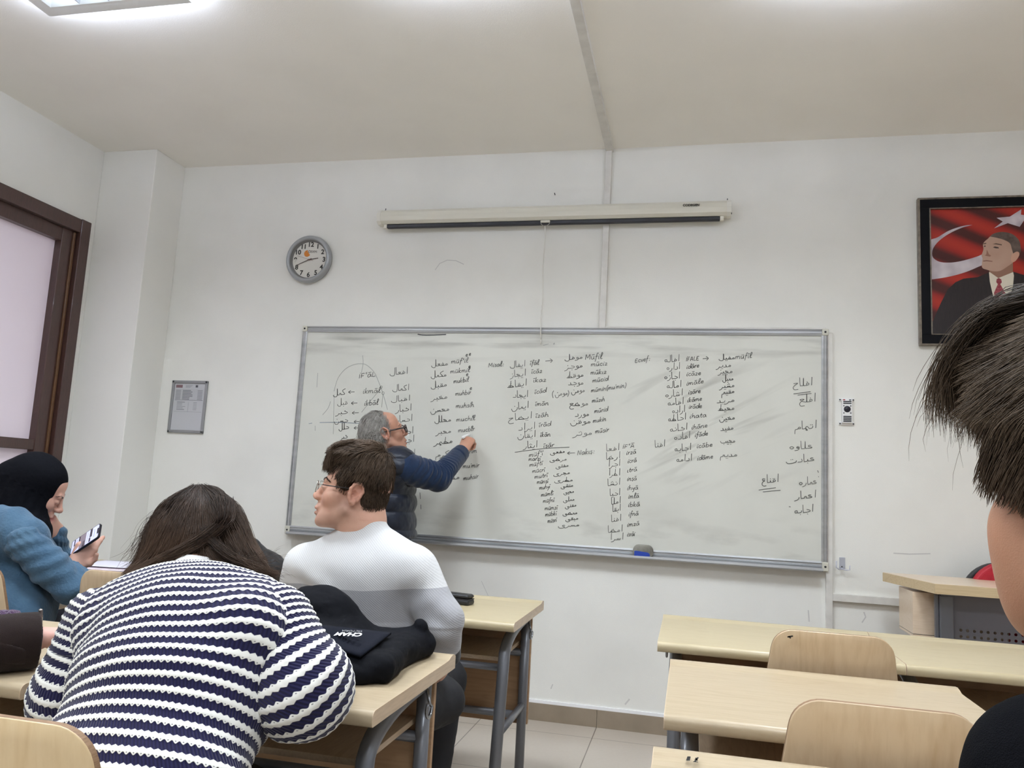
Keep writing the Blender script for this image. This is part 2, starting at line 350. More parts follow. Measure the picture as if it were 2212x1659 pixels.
# ------------------------------------------------------------------ school desks and chairs
M_DESK = wood_mat('pale_maple_top', (178, 161, 134), (160, 142, 113), 'x', 1.0, 0.40, 0.06)
M_DESKY = wood_mat('yellowish_maple_top', (184, 170, 138), (170, 154, 119), 'x', 1.0, 0.36, 0.1)
M_EDGE = wood_mat('maple_edge_band', (205, 183, 155), (176, 152, 124), 'y', 1.2, 0.4, 0.1)
M_PANEL = wood_mat('tan_wood_panel', (176, 142, 108), (152, 118, 86), 'x', 0.8, 0.5, 0.05)
M_STEEL = mat('grey_painted_steel', (116, 118, 124), 0.38, metal=0.35, spec=0.5, coat=0.2)
M_CHROME = mat('grey_metal_hook', (150, 152, 156), 0.25, metal=0.9)
M_DARK = mat('dark_plastic', (38, 38, 42), 0.5)
DZ = 0.742
def make_desk(w, d, top_mat, shelf=True, round_plan=False):
    """origin at the middle of the user edge on the floor; the user sits at -y"""
    r = empty('school_desk')
    t = 0.032; prof = []
    # cross-section of the postformed top: rolled user edge, flat top, raised far lip
    prof += [(0.004, DZ - t), (0.0, DZ - t + .004)] + arc(0.016, DZ - .016, .016, 180, 90, 6)[0:] + [(d - .075, DZ)] + [(d - .06, DZ + .001), (d - .045, DZ + .006), (d - .028, DZ + .0085), (d - .012, DZ + .007), (d, DZ + .001)] + [(d, DZ - t)]
    mb = MB(); mb.prism(prof, 'x', -w / 2, w / 2)
    top = mb.build('tabletop', [top_mat], r)
    for p in top.data.polygons: p.use_smooth = abs(p.normal.x) < .5
    top.data.set_sharp_from_angle(angle=math.radians(50))
    for s in (-1, 1): MB().prism([(y, z) for y, z in prof], 'x', s * w / 2, s * (w / 2 + .0012)).build('edge_band', M_EDGE, top)
    yr, yf = d - .085, .10
    for s in (-1, 1):
        x = s * (w / 2 - .055)
        MB().tube([(x, yr, DZ - t - .004), (x, yr, .0)], .019, 14).build('leg', M_STEEL, r)
        path = bez((x, yr - .02, DZ - t - .024), (x, yf + .06, DZ - t - .024), (x, yf + .02, DZ - t - .10), 8) + [Vector((x, yf - .075, .0))]
        MB().tube(path, .021, 14).build('leg', M_STEEL, r)
        MB().tube([(x, yf - .02, .34), (x, yr, .34)], .014, 10).build('side_rail', M_STEEL, r)
        # bag hook
        hk = [(x + s * .018, yr - .04, DZ - t - .03), (x + s * .03, yr - .04, DZ - .10)] + [(x + s * (.03 + .006), yr - .04 - .022 + .022 * math.cos(a), DZ - .105 - .022 * math.sin(a)) for a in np.linspace(0, math.pi, 8)] + [(x + s * .04, yr - .09, DZ - .085)]
        MB().tube(hk, .0045, 8).build('bag_hook', M_CHROME, r)
    for zz in (.545, .30): MB().tube([(-w / 2 + .055, yr, zz), (w / 2 - .055, yr, zz)], .015, 10).build('crossbar', M_STEEL, r)
    MB().box(-w / 2 + .035, w / 2 - .035, d - .06, d - .042, .26, DZ - t - .001, .001).build('modesty_panel', M_PANEL, r)
    for xx in (-.2, .2):
        for zz in (.52, .30): MB().lathe([(0.0, 0), (.014, 0.0), (.014, .004), (0.0, .004)], (xx, d - .0655, zz), 'y', 12).build('bolt_plate', M_CHROME, r)
    if shelf:
        MB().box(-w / 2 + .08, w / 2 - .08, .16, d - .062, .575, .59, .001).build('shelf', M_EDGE, r)
        MB().tube([(-w / 2 + .055, .15, .555), (w / 2 - .055, .15, .555)], .013, 10).build('shelf_rail', M_STEEL, r)
    return r
desk_pale = make_desk(.742, .59, M_DESK); desk_far = make_desk(.742, .585, M_DESKY)
used = set()
def place_desk(kind, x0, ynear, label, rz=0.0):
    o = {'p': desk_pale, 'f': desk_far}[kind]
    if kind in used: o = copy_tree(o)
    used.add(kind); o.location = (x0 + .371, ynear, 0); o.rotation_euler.z = rz
    return tag(o, label, 'desk', 'single school desks in rows')
place_desk('f', 0.945, -1.535, 'pale desk in the front row with a black spectacle case on its top')
place_desk('f', 0.198, -1.530, 'front row desk left of the one with the spectacle case')
place_desk('f', -0.60, -1.40, 'pale desk in the front left corner with papers and a paper cup on it')
place_desk('p', 0.914, -2.735, 'desk where the person in the striped jumper leans and a dark jacket lies')
place_desk('p', 0.160, -2.845, 'desk at the left edge of the picture under the brown coat sleeve')
place_desk('f', 2.188, -1.63, 'front row desk right of the aisle with an empty chair pulled up')
place_desk('f', 2.934, -1.63, 'front row desk in front of the teacher desk, at the right edge')
place_desk('p', 2.236, -2.505, 'second row desk right of the aisle between two empty wooden chairs')
scr = place_desk('p', 2.225, -3.335, 'nearest desk at the bottom right with a small ink scribble near its far edge')

# scribble on the nearest desk: two small ink marks
def ribbon(mb, pts, w, n=(0, 0, 1)):
    pts = [Vector(p) for p in pts]; n = Vector(n)
    L_, R_ = [], []
    for i, p in enumerate(pts):
        t = (pts[min(i + 1, len(pts) - 1)] - pts[max(i - 1, 0)])
        if t.length < 1e-9: t = Vector((1, 0, 0))
        sd = n.cross(t.normalized()) * (w / 2)
        L_.append(mb.bm.verts.new(p + sd)); R_.append(mb.bm.verts.new(p - sd))
    for i in range(len(pts) - 1): mb.bm.faces.new((R_[i], R_[i + 1], L_[i + 1], L_[i]))
M_INK = mat('black_ink', (30, 28, 30), 0.5)
sb = MB()
for st in ([(1487, 1634), (1484, 1643)], [(1490, 1634), (1488, 1643)], [(1508, 1636), (1500, 1646)], [(1500, 1640), (1506, 1643), (1503, 1637)], [(1497, 1645), (1508, 1646)]):
    ribbon(sb, [Vector(pz(u, v, DZ + .0095)) - Vector((2.225 + .371, -3.335, 0)) for u, v in st], .0035)
sb.build('ink_scribble', M_INK, scr, recalc=False)

M_PLY = wood_mat('beech_plywood', (204, 181, 149), (180, 152, 118), 'z', 0.55, 0.38, 0.2)
M_PLYL = wood_mat('light_plywood', (218, 194, 154), (200, 170, 126), 'z', 0.55, 0.36, 0.2)
M_PLYE = mat('plywood_edge', (146, 116, 88), 0.6, noise=(50, (120, 92, 66), 3, (1, 1, 12)))
def shell(mb, outline, thick, bend):
    """a plywood panel: outline in (x, h), bend(x,h) -> point and thickness direction"""
    n = len(outline)
    c = (sum(p[0] for p in outline) / n, sum(p[1] for p in outline) / n)
    rings = [[(c[0] + (p[0] - c[0]) * s, c[1] + (p[1] - c[1]) * s) for p in outline] for s in (1.0, .985, .8, .55, .3, .08)]
    def side(off, flip):
        V = [[mb.bm.verts.new(bend(x, h, off if k > 0 else off * .8)) for x, h in ring] for k, ring in enumerate(rings)]
        for a, b in zip(V, V[1:]):
            for i in range(n):
                q = (a[i], a[(i + 1) % n], b[(i + 1) % n], b[i]); f = mb.bm.faces.new(q[::-1] if flip else q); f.smooth = True
        f = mb.bm.faces.new(V[-1][::-1] if flip else V[-1]); f.smooth = True
        return V[0]
    A = side(thick / 2, False); B = side(-thick / 2, True)
    for i in range(n):
        f = mb.bm.faces.new((A[i], B[i], B[(i + 1) % n], A[(i + 1) % n])); f.material_index = 1
def make_chair(ply):
    """origin on the floor under the seat middle; sitter faces +y"""
    r = empty('plywood_chair'); th = .014
    ol = rrect(-.165, .165, .575, .852, [.06, .06, .03, .03], 8)
    ol = [(x * (1 + .16 * max(0, (.80 - z)) / .2), z) for x, z in ol]
    def bb_(x, h, off): 
        y = -.205 - .18 * (h - .575) - .12 * x * x * 4 + .02 + .10 * x * x * 10
        return (x, y + off, h)
    mb = MB(); shell(mb, ol, th, bb_); mb.build('backrest', [ply, M_PLYE], r)
    so = rrect(-.19, .19, -.19, .20, [.05, .05, .05, .05], 8)
    def sb_(x, h, off):
        z = .445 - .012 * math.cos(x * 7) + (.02 * ((-h - .1) / .09) if h < -.1 else 0) - (2.2 * (h - .13) ** 2 * 2.2 if h > .13 else 0)
        return (x, h, z + off)
    mb = MB(); shell(mb, so, th, sb_); mb.build('seat', [ply, M_PLYE], r)
    for s in (-1, 1):
        MB().tube([(s * .165, .16, .425), (s * .185, .19, .0)], .0125, 10).build('leg', M_STEEL, r)
        MB().tube([(s * .165, -.15, .425), (s * .18, -.205, .0)], .0125, 10).build('leg', M_STEEL, r)
        MB().tube(bez((s * .165, -.12, .42), (s * .165, -.215, .42), (s * .160, -.218, .54), 6) + [Vector((s * .13, -.242, .70))], .0115, 10).build('back_upright', M_STEEL, r)
    MB().tube([(-.165, .15, .422), (.165, .15, .422)], .01, 8).tube([(-.165, -.14, .422), (.165, -.14, .422)], .01, 8).tube([(-.165, .16, .422), (-.165, -.15, .422)], .01, 8).tube([(.165, .16, .422), (.165, -.15, .422)], .01, 8).build('seat_frame', M_STEEL, r)
    return r
ch0 = make_chair(M_PLY); chl = make_chair(M_PLYL); used2 = set()
def place_chair(kind, x, y, label, rz=0.0):
    """y is where the top of the backrest stands"""
    o = {'p': ch0, 'l': chl}[kind]
    if kind in used2: o = copy_tree(o)
    used2.add(kind)
    o.location = (x - math.sin(rz) * .24, y + .24 * math.cos(rz), 0); o.rotation_euler.z = rz
    return tag(o, label, 'chair', 'plywood school chairs')
c1 = place_chair('p', 2.682, -1.885, 'empty plywood chair with a dark ink mark on its top left corner')
place_chair('p', 2.635, -2.715, 'empty plywood chair nearest the camera, behind the second row desk at the bottom right')
place_chair('p', 0.36, -1.90, 'plywood chair back between the blue shirt and the striped jumper')
place_chair('p', 1.21, -2.125, 'plywood chair under the person in the white and grey jumper')
place_chair('l', 1.318, -3.345, 'light plywood chair back cut off by the bottom left corner of the picture', 0.0)
place_chair('p', -0.22, -1.98, 'plywood chair under the person in the blue shirt')
mk = MB(); 
q = Vector((c1.location.x, c1.location.y, 0))
for st in ([(1701, 1376), (1713, 1374)], [(1704, 1374), (1708, 1379)]):
    ribbon(mk, [Vector(px(u, v, -1.8945)) - q for u, v in st], .004, (0, -1, 0))
mk.build('ink_mark', M_INK, c1, recalc=False)

# ------------------------------------------------------------------ teacher's desk and chair
td = empty('teacher_desk', (3.2, -.2, 0))
TZ = .905
M_TTOP = wood_mat('teacher_top', (226, 205, 180), (208, 184, 154), 'x', 1.0, 0.35, 0.2)
def tl(x, y): return (x - 3.2, y + .2)
MB().prism([tl(3.188, -.16), tl(3.296, -.60), tl(4.75, -.60), tl(4.75, -.16)], 'z', TZ - .042, TZ).build('tabletop', M_TTOP, td)
M_TEDGE = wood_mat('teacher_edge', (205, 184, 146), (182, 156, 118), 'x', 1.0, 0.4)
MB().prism([tl(3.1865, -.158), tl(3.295, -.6015), tl(4.75, -.6015), tl(4.75, -.6), tl(3.296, -.6), tl(3.188, -.16)], 'z', TZ - .042, TZ - .002).build('edge_band', M_TEDGE, td)
M_GREYP = mat('grey_sheet_metal', (112, 112, 118), 0.45, metal=0.2)
# legs: wide grey steel uprights
for xx in (3.34, 4.62):
    a = tl(xx, -.50)
    MB().box(a[0], a[0] + .055, a[1], a[1] + .035, 0, TZ - .055, .006).box(a[0] - .016, a[0], a[1] + .012, a[1] + .03, 0, TZ - .055, .003).build('leg', M_STEEL, td)
    MB().box(a[0], a[0] + .05, a[1] - .04, a[1] + .30, TZ - .055, TZ - .042, .003).build('bracket', M_STEEL, td)
# perforated modesty panel
xs0, xs1, zs0, zs1 = 3.40, 4.62, .30, TZ - .05
pan = MB(); holes = [(3.428 + .0265 * i, z) for z in (.706, .680) for i in range(44)]
y_ = -.475
pb = pan.bm

def quad(x0, x1, z0, z1):
    a = [tl(x0, y_), tl(x1, y_)]
    pb.faces.new([pb.verts.new(v) for v in ((a[0][0], a[0][1], z0), (a[1][0], a[1][1], z0), (a[1][0], a[1][1], z1), (a[0][0], a[0][1], z1))])
quad(xs0, xs1, zs0, .667); quad(xs0, xs1, .719, zs1)
quad(xs0, 3.428 - .01325, .667, .719); quad(3.428 + .0265 * 43 + .01325, xs1, .667, .719)
for hx, hz in holes:
    sq = [(hx + .01325 * sx, hz + .013 * sz) for sx, sz in ((1, 1), (-1, 1), (-1, -1), (1, -1))]
    ci = [(hx + .0062 * math.cos(a), hz + .0062 * math.sin(a)) for a in (2 * math.pi * k / 16 for k in range(16))]
    cv = [pb.verts.new((tl(x, y_)[0], tl(x, y_)[1], z)) for x, z in ci]; sv = [pb.verts.new((tl(x, y_)[0], tl(x, y_)[1], z)) for x, z in sq]
    for q4 in range(4):
        s0, s1 = sv[q4], sv[(q4 + 1) % 4]; b0 = 2 + 4 * q4
        pb.faces.new([s0, s1] + [cv[(b0 + k) % 16] for k in range(4, -1, -1)])
po = pan.build('modesty_panel', M_GREYP, td)
sm = po.modifiers.new('thickness', 'SOLIDIFY'); sm.thickness = .002
# drawer pedestal
a, b2 = tl(3.25, -.46), tl(3.38, -.19)
MB().box(a[0], b2[0] + .25, a[1] + .03, b2[1], .655, TZ - .056, .002).build('pedestal', M_TTOP, td)
MB().box(a[0] - .0005, b2[0], a[1] + .029, b2[1], .667, .6685).build('panel_gap', M_DARK, td)
tag(td, 'teacher desk of pale wood with a grey perforated front panel', 'desk')

rc = empty('office_chair', (3.835, -.13, 0))
M_RED = mat('red_upholstery', (178, 22, 44), 0.6, noise=(40, (165, 18, 38), 3), bump=(400, .15))
def rco(ox, x0, x1, z0, z1, y0, y1, r):
    mbx = MB(); ol_ = rrect(x0, x1, z0, z1, r, 10); mbx.prism(ol_, 'y', y0, y1); return mbx
mb = rco(0, -.28, .28, .56, .992, -.075, -.028, [.16, .16, .05, .05])
bk = mb.build('backrest', M_RED, rc); bv = bk.modifiers.new('soft', 'BEVEL'); bv.width = .016; bv.segments = 4
mb = rco(0, -.305, .305, .54, .985, -.028, .006, [.17, .17, .06, .06]); sh = mb.build('back_shell', M_DARK, rc)
bv = sh.modifiers.new('soft', 'BEVEL'); bv.width = .01; bv.segments = 3
MB().box(-.25, .25, -.50, -.08, .44, .52, .03).build('seat', M_RED, rc)
MB().tube([(0, -.03, .60), (0, -.02, .42), (0, -.15, .40), (0, -.28, .42)], .02, 10).build('back_bracket', M_DARK, rc)
MB().tube([(0, -.28, .44), (0, -.28, .09)], .028, 14).build('gas_column', M_DARK, rc)
for k in range(5):
    a = 2 * math.pi * k / 5; MB().tube([(0, -.28, .10), (.27 * math.cos(a), -.28 + .27 * math.sin(a) * .85, .07)], [.028, .018], 10).build('base_leg', M_DARK, rc)
    MB().tube([(.27 * math.cos(a) - .012, -.28 + .27 * math.sin(a) * .85, .03), (.27 * math.cos(a) + .012, -.28 + .27 * math.sin(a) * .85, .03)], .03, 14).build('caster', M_DARK, rc)
tag(rc, 'red office chair with a black shell behind the teacher desk', 'chair')

# scuffs and stains on the front wall, and a nail
M_SCUFF = mat('grey_scuff', (201, 199, 196), .7)
wf = bpy.data.objects['wall_front']
for pts, w in (([(1746, 1318), (1747, 1330), (1748, 1343)], .006), ([(1866, 1322), (1870, 1333), (1862, 1345)], .006), ([(1190, 1488), (1194, 1478)], .006), ([(1350, 1522), (1360, 1510)], .008), ([(940, 583), (950, 569), (966, 562), (985, 563), (1002, 571)], .005), ([(1040, 1255), (1056, 1290)], .003), ([(1930, 1195), (1965, 1197), (2010, 1196)], .006)):
    mb_ = MB(); ribbon(mb_, [px(u, v, -.0006) for u, v in pts], w, (0, -1, 0)); mb_.build('scuff_mark', M_SCUFF, wf, recalc=False)
nl = px(1199, 421, 0); MB().tube([(nl[0], 0, nl[2]), (nl[0], -.018, nl[2] + .004)], .0025, 8).build('nail', M_DARK, wf)
# ------------------------------------------------------------------ whiteboard
BX0, BX1, BZ0, BZ1 = 0.0, 2.932, 0.925, 2.085
wb = empty('whiteboard', (1.466, 0, 1.5)); WO = Vector((1.466, 0, 1.5))
def wbm(mb, name, m_, **k): return mb.build(name, m_, wb, Matrix.Translation(-WO), **k)
M_BOARD = mat('enamel_board', (217, 217, 208), 0.33, spec=0.5)
nt, N, L, b = nodes(M_BOARD)
g = N.new('ShaderNodeNewGeometry'); sp = N.new('ShaderNodeSeparateXYZ'); L.new(g.outputs['Position'], sp.inputs[0])
def nz(scale, stretch, detail=4, rot=0, dist=0.0):
    mr = N.new('ShaderNodeMapping'); L.new(g.outputs['Position'], mr.inputs[0]); mr.inputs['Rotation'].default_value = (0, rot, 0)
    mp = N.new('ShaderNodeMapping'); L.new(mr.outputs[0], mp.inputs[0]); mp.inputs['Scale'].default_value = stretch
    n = N.new('ShaderNodeTexNoise'); n.inputs['Scale'].default_value = scale; n.inputs['Detail'].default_value = detail; n.inputs['Distortion'].default_value = dist; L.new(mp.outputs[0], n.inputs[0]); return n.outputs['Fac']
def bump_of(v, c, w):                    # soft bell round c
    return math_node(nt, 'MAXIMUM', math_node(nt, 'SUBTRACT', 1.0, math_node(nt, 'ABSOLUTE', math_node(nt, 'DIVIDE', math_node(nt, 'SUBTRACT', v, c), w))), 0.0)
X, Z = sp.outputs[0], sp.outputs[2]
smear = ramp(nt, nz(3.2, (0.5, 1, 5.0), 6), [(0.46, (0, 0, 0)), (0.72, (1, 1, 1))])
top_band = math_node(nt, 'MULTIPLY', bump_of(Z, 2.03, 0.12), smear)  # wiped smears along the top, with the shading there put into the colour
low_band = math_node(nt, 'MULTIPLY', bump_of(Z, 0.97, 0.22), ramp(nt, nz(5, (0.6, 1, 2.0), 6), [(0.5, (0, 0, 0)), (0.75, (1, 1, 1))]))
# arm-wide wiping strokes towards the right side
strokes = ramp(nt, nz(3.4, (0.4, 1, 3.4), 3, math.radians(28), 0.4), [(0.56, (0, 0, 0)), (0.74, (1, 1, 1))])
area = math_node(nt, 'MULTIPLY', bump_of(X, 2.30, 0.55), bump_of(Z, 1.62, 0.42))
wipes = math_node(nt, 'MULTIPLY', strokes, math_node(nt, 'MULTIPLY', area, 1.5))
cloud = ramp(nt, nz(1.6, (1, 1, 1), 5), [(0.35, (0, 0, 0)), (0.8, (1, 1, 1))])
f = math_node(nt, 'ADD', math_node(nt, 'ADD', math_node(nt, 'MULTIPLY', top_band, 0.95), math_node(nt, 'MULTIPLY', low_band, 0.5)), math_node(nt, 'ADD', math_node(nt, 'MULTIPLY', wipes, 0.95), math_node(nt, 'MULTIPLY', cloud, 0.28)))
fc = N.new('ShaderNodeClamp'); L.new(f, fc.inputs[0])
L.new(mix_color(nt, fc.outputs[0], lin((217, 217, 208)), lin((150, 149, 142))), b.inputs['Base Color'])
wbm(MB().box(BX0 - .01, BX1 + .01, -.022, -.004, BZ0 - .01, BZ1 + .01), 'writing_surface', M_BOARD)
M_ALU = mat('brushed_aluminium', (188, 189, 190), 0.3, metal=0.6, noise=(30, (166, 167, 169), 3, (.05, 1, 1)))
fw = .033
def rail(name, pts_yz, axis, a0, a1): return wbm(MB().prism(pts_yz, axis, a0, a1), name, M_ALU)
prof_top = [(0, BZ1 - .002), (-.027, BZ1 - .002), (-.029, BZ1 + .008), (-.024, BZ1 + .012), (-.024, BZ1 + .022), (-.030, BZ1 + .026), (-.026, BZ1 + fw), (0, BZ1 + fw)]
rail('frame_rail', prof_top, 'x', BX0, BX1)
prof_l = [(BX0 + .002, 0), (BX0 + .002, -.027), (BX0 - .008, -.029), (BX0 - .012, -.024), (BX0 - .02, -.024), (BX0 - .024, -.029), (BX0 - .03, -.026), (BX0 - .03, 0)]
rail('frame_rail', prof_l, 'z', BZ0, BZ1)
rail('frame_rail', [(BX1 + BX0 - x, y) for x, y in prof_l], 'z', BZ0, BZ1)
prof_b = [(0, BZ0 + .002), (-.028, BZ0 + .002), (-.03, BZ0 - .006), (-.025, BZ0 - .009), (-.025, BZ0 - .015), (-.032, BZ0 - .018), (-.03, BZ0 - .023), (-.026, BZ0 - .026), (-.04, BZ0 - .034), (-.068, BZ0 - .036), (-.070, BZ0 - .030), (-.074, BZ0 - .030), (-.076, BZ0 - .040), (-.07, BZ0 - .046), (0, BZ0 - .046)]
wbm(MB().prism(prof_b, 'x', BX0, BX1), 'pen_tray', M_ALU)
M_CAP = mat('cream_plastic_cap', (205, 203, 190), 0.5)
for cx, cz, dz in ((BX0 - .032, BZ1, fw + .002), (BX1, BZ1, fw + .002), (BX0 - .032, BZ0 - .046, .046), (BX1, BZ0 - .046, .046)):
    c_ = wbm(MB().box(cx, cx + .032, -.032, 0, cz, cz + dz, .004), 'corner_cap', M_CAP)
    MB().lathe([(0, 0), (.0055, 0), (.0055, .002), (0, .002)], (cx + .016 - WO.x, -.0335, cz + dz * .5 - WO.z), 'y', 10).build('screw', M_DARK, c_)
tag(wb, 'long whiteboard full of handwritten vocabulary columns in two scripts', 'whiteboard')

er = empty('board_eraser', (2.045, -.05, .905))
mb = MB(); ol_ = rrect(-.052, .052, -.012, .046, [.026, .026, .014, .014], 8); mb.prism(ol_, 'y', -.022, .022)
eb = mb.build('body', mat('grey_felt_eraser', (150, 148, 138), 0.8, noise=(18, (96, 92, 84), 4)), er); bv = eb.modifiers.new('soft', 'BEVEL'); bv.width = .006; bv.segments = 3
MB().prism([(-.044, -.011), (.036, -.011), (.036, .002), (.026, .010), (-.034, .016), (-.044, .014)], 'y', -.0235, -.021).build('blue_label', mat('blue_label', (28, 62, 160), 0.5), er)
tag(er, 'grey board eraser with a blue side resting on the pen tray', 'eraser')

# ------------------------------------------------------------------ text helper (signs and dials only)
def text_mesh(name, body, size, extrude, m_, parent, M, align='CENTER', bold=0.0):
    cu = bpy.data.curves.new('txt', 'FONT'); cu.body = body; cu.size = size; cu.align_x = align; cu.align_y = 'CENTER'; cu.extrude = extrude; cu.offset = bold
    t = bpy.data.objects.new('txt', cu); COL.objects.link(t); bpy.context.view_layer.update()
    me = bpy.data.meshes.new_from_object(t.evaluated_get(bpy.context.evaluated_depsgraph_get()))
    bpy.data.objects.remove(t); me.transform(M); me.name = name
    me.materials.clear()
    return link(name, me, m_, parent)
RX90 = Matrix.Rotation(math.pi / 2, 4, 'X')

# ------------------------------------------------------------------ wall clock
ck = empty('wall_clock', (-.034, 0, 2.537))
M_CASE = mat('silver_plastic', (158, 161, 163), 0.35, metal=0.25, coat=0.2)
M_DIAL = mat('clock_dial', (216, 213, 204), 0.5)
MB().lathe([(0, 0), (.138, 0), (.147, -.006), (.150, -.02), (.147, -.034), (.139, -.043), (.131, -.045), (.124, -.042), (.122, -.03), (.122, -.012)], (0, 0, 0), 'y', 72).build('case', M_CASE, ck)
MB().lathe([(.1219, -.031), (.119, -.0175), (.1135, -.0135), (.1135, -.012)], (0, 0, 0), 'y', 72).build('rehaut', mat('dark_rehaut', (128, 127, 126), 0.5), ck)
dl = MB().lathe([(0, -.012), (.122, -.012)], (0, 0, 0), 'y', 64).build('dial', M_DIAL, ck)
M_NUM = mat('dial_black', (42, 40, 36), 0.5)
for k in range(1, 13):
    a = math.radians(90 - 30 * k); rr_ = .0955
    text_mesh('numeral', str(k), .041, .0004, M_NUM, dl, Matrix.Translation((rr_ * math.cos(a), -.0128, rr_ * math.sin(a))) @ RX90, bold=.0011)
tk = MB()
for k in range(12):
    a = math.radians(30 * k); M_ = Matrix.Rotation(a, 4, 'Y')
    tk.box(-.0008, .0008, -.0135, -.0125, .1105, .1165, M=M_)
tk.build('minute_mark', M_NUM, dl)
lg = MB(); pts = [(.021 * math.cos(math.radians(a)), .021 * math.sin(math.radians(a))) for a in range(82, 345, 8)]
pts += [(.012, -.002), (.0085, .006), (.002, .010)]
lg.poly([(x - .0195, -.0128, z + .040) for x, z in pts][::-1]); lg.build('logo', mat('orange_logo', (214, 132, 50), 0.5), dl)
text_mesh('lettering', '\u00d6SYM', .0225, .0003, mat('grey_lettering', (104, 104, 102), 0.5), dl, Matrix.Translation((.0155, -.0131, .050)) @ RX90)
def hand(name, ang, l0, l1, w, y, m_):
    a = math.radians(ang); M_ = Matrix.Rotation(a, 4, 'Y')
    MB().prism([(-w, -l0), (w, -l0), (w * .7, l1), (-w * .7, l1)], 'y', y, y - .001).build(name, m_, ck, M_)
M_HAND = mat('dark_clock_hand', (52, 34, 30), 0.4); M_SEC = mat('brown_second_hand', (120, 84, 72), 0.4)
hand('hour_hand', 80.5, .012, .058, .0027, -.0155, M_HAND); hand('minute_hand', 247, .016, .086, .0022, -.0175, M_HAND); hand('second_hand', 287, .028, .084, .0008, -.0195, M_SEC)
MB().lathe([(0, -.0215), (.004, -.0215), (.004, -.0125)], (0, 0, 0), 'y', 14).build('hub', M_SEC, ck)
tag(ck, 'round silver wall clock with black numerals showing twenty to three', 'clock')

# ------------------------------------------------------------------ projection screen, rolled up
ps = empty('projection_screen', (1.44, 0, 2.78))
M_HOUS = mat('cream_white_housing', (224, 221, 208), 0.42, noise=(6, (214, 211, 197), 3, (.3, 1, 4)))
pr = [(-.004, -.036), (-.018, -.044), (-.062, -.044), (-.082, -.03), (-.088, -.004), (-.082, .022), (-.064, .04), (-.02, .042), (-.004, .036)]
MB().prism(pr, 'x', -1.0, 1.0).build('housing', M_HOUS, ps)
for s in (-1, 1):
    e = MB().prism([(y * 1.04 + .0012, z * 1.06) for y, z in pr], 'x', s * 1.0, s * 1.022).build('end_cap', mat('white_end_cap', (226, 224, 214), 0.4), ps)
    MB().tube([(s * 1.004, -.03, .04), (s * 1.004, -.012, .058), (s * 1.004, -.004, .062), (s * 1.004, 0, .075)], .003, 8).build('wall_hook', M_CHROME, ps)
    MB().lathe([(0, 0), (.005, 0), (.005, .004)], (s * 1.0225, -.05, -.028), 'x', 10).build('screw', M_DARK, ps)
MB().box(-.965, .965, -.060, -.034, -.068, -.0445, .004).build('bottom_bar', mat('black_bar', (30, 30, 36), 0.45), ps)
for s in (-1, 1): MB().box(s * .965 - .001 * s, s * .985, -.058, -.036, -.069, -.043, .003).build('bar_end', M_HOUS, ps)
MB().box(-.028, .028, -.072, -.058, -.06, -.047, .005).build('pull_tab', M_HOUS, ps)
pt = MB(); pt.tube([(-.026, -.066, -.054), (-.024, -.066, -.068), (-.010, -.066, -.080), (.0, -.066, -.083), (.010, -.066, -.080), (.024, -.066, -.068), (.026, -.066, -.054)], .0012, 6)
pt.build('wire_handle', mat('white_wire', (214, 212, 204), 0.5), ps)
cdp = [(0, -.066, -.083)] + [(.003 * math.sin(k * 1.1), -.066 + .03 * (k / 12) , -.083 - .655 * k / 12) for k in range(1, 13)]
MB().tube(cdp, .0032, 8).tube([(cdp[-1][0], cdp[-1][1], cdp[-1][2] + .004), (cdp[-1][0], cdp[-1][1], cdp[-1][2] - .022)], [.005, .003], 8).build('pull_cord', mat('white_cord', (222, 220, 212), 0.7), ps)
text_mesh('lettering', 'CODEGEN', .0185, .0003, mat('black_lettering', (44, 42, 40), 0.5), ps, Matrix.Translation((.81, -.0885, .0105)) @ Matrix.Rotation(math.radians(-14), 4, 'X') @ RX90, bold=.0007)
tag(ps, 'rolled-up white projection screen with black bottom bar and hanging cord', 'projection screen')

# ------------------------------------------------------------------ framed notice near the corner
nb = empty('notice_frame', (-.775, 0, 1.607))
def nbm(mb, name, m_): return mb.build(name, m_, nb)
fr_ = MB(); w_, h_ = .125, .1635
for (x0, x1, z0, z1) in ((-w_, w_, h_ - .018, h_), (-w_, w_, -h_, -h_ + .018), (-w_, -w_ + .018, -h_, h_), (w_ - .018, w_, -h_, h_)): fr_.box(x0, x1, -.014, 0, z0, z1, .004)
nbm(fr_, 'frame', mat('satin_silver_frame', (150, 151, 152), 0.35, metal=0.5))
pp = nbm(MB().box(-w_ + .012, w_ - .012, -.006, -.001, -h_ + .012, h_ - .012), 'paper', mat('printed_sheet', (188, 189, 192), 0.25, coat=0.3))
ln_ = MB(); M_PR = [mat('print_grey', (118, 118, 122), 0.6), mat('print_red', (120, 92, 96), 0.6), mat('print_dark', (74, 74, 78), 0.6)]
rnd = random.Random(3)
ln_.box(-.098, -.052, -.0066, -.006, .118, .136, mat=1).box(.04, .056, -.0066, -.006, .122, .136, mat=2)
for k in range(3): ln_.box(-.03, .02 - .008 * k, -.0066, -.006, .132 - .006 * k, .134 - .006 * k, mat=0)
for k in range(7):
    z = .106 - .009 * k
    ln_.box(-.098, .098, -.0064, -.006, z - .0003, z + .0003, mat=0)
    ln_.box(-.048, -.048 + rnd.uniform(.05, .085), -.0066, -.006, z - .006, z - .003, mat=2); ln_.box(.058, .092, -.0066, -.006, z - .006, z - .003, mat=0); ln_.box(-.095, -.06, -.0066, -.006, z - .006, z - .003, mat=0)
for k in range(6):
    z = .026 - .009 * k; ln_.box(-.08, -.08 + rnd.uniform(.03, .06), -.0066, -.006, z, z + .0025, mat=2 if k in (0, 5) else 0); ln_.box(.035, .06, -.0066, -.006, z, z + .002, mat=0)
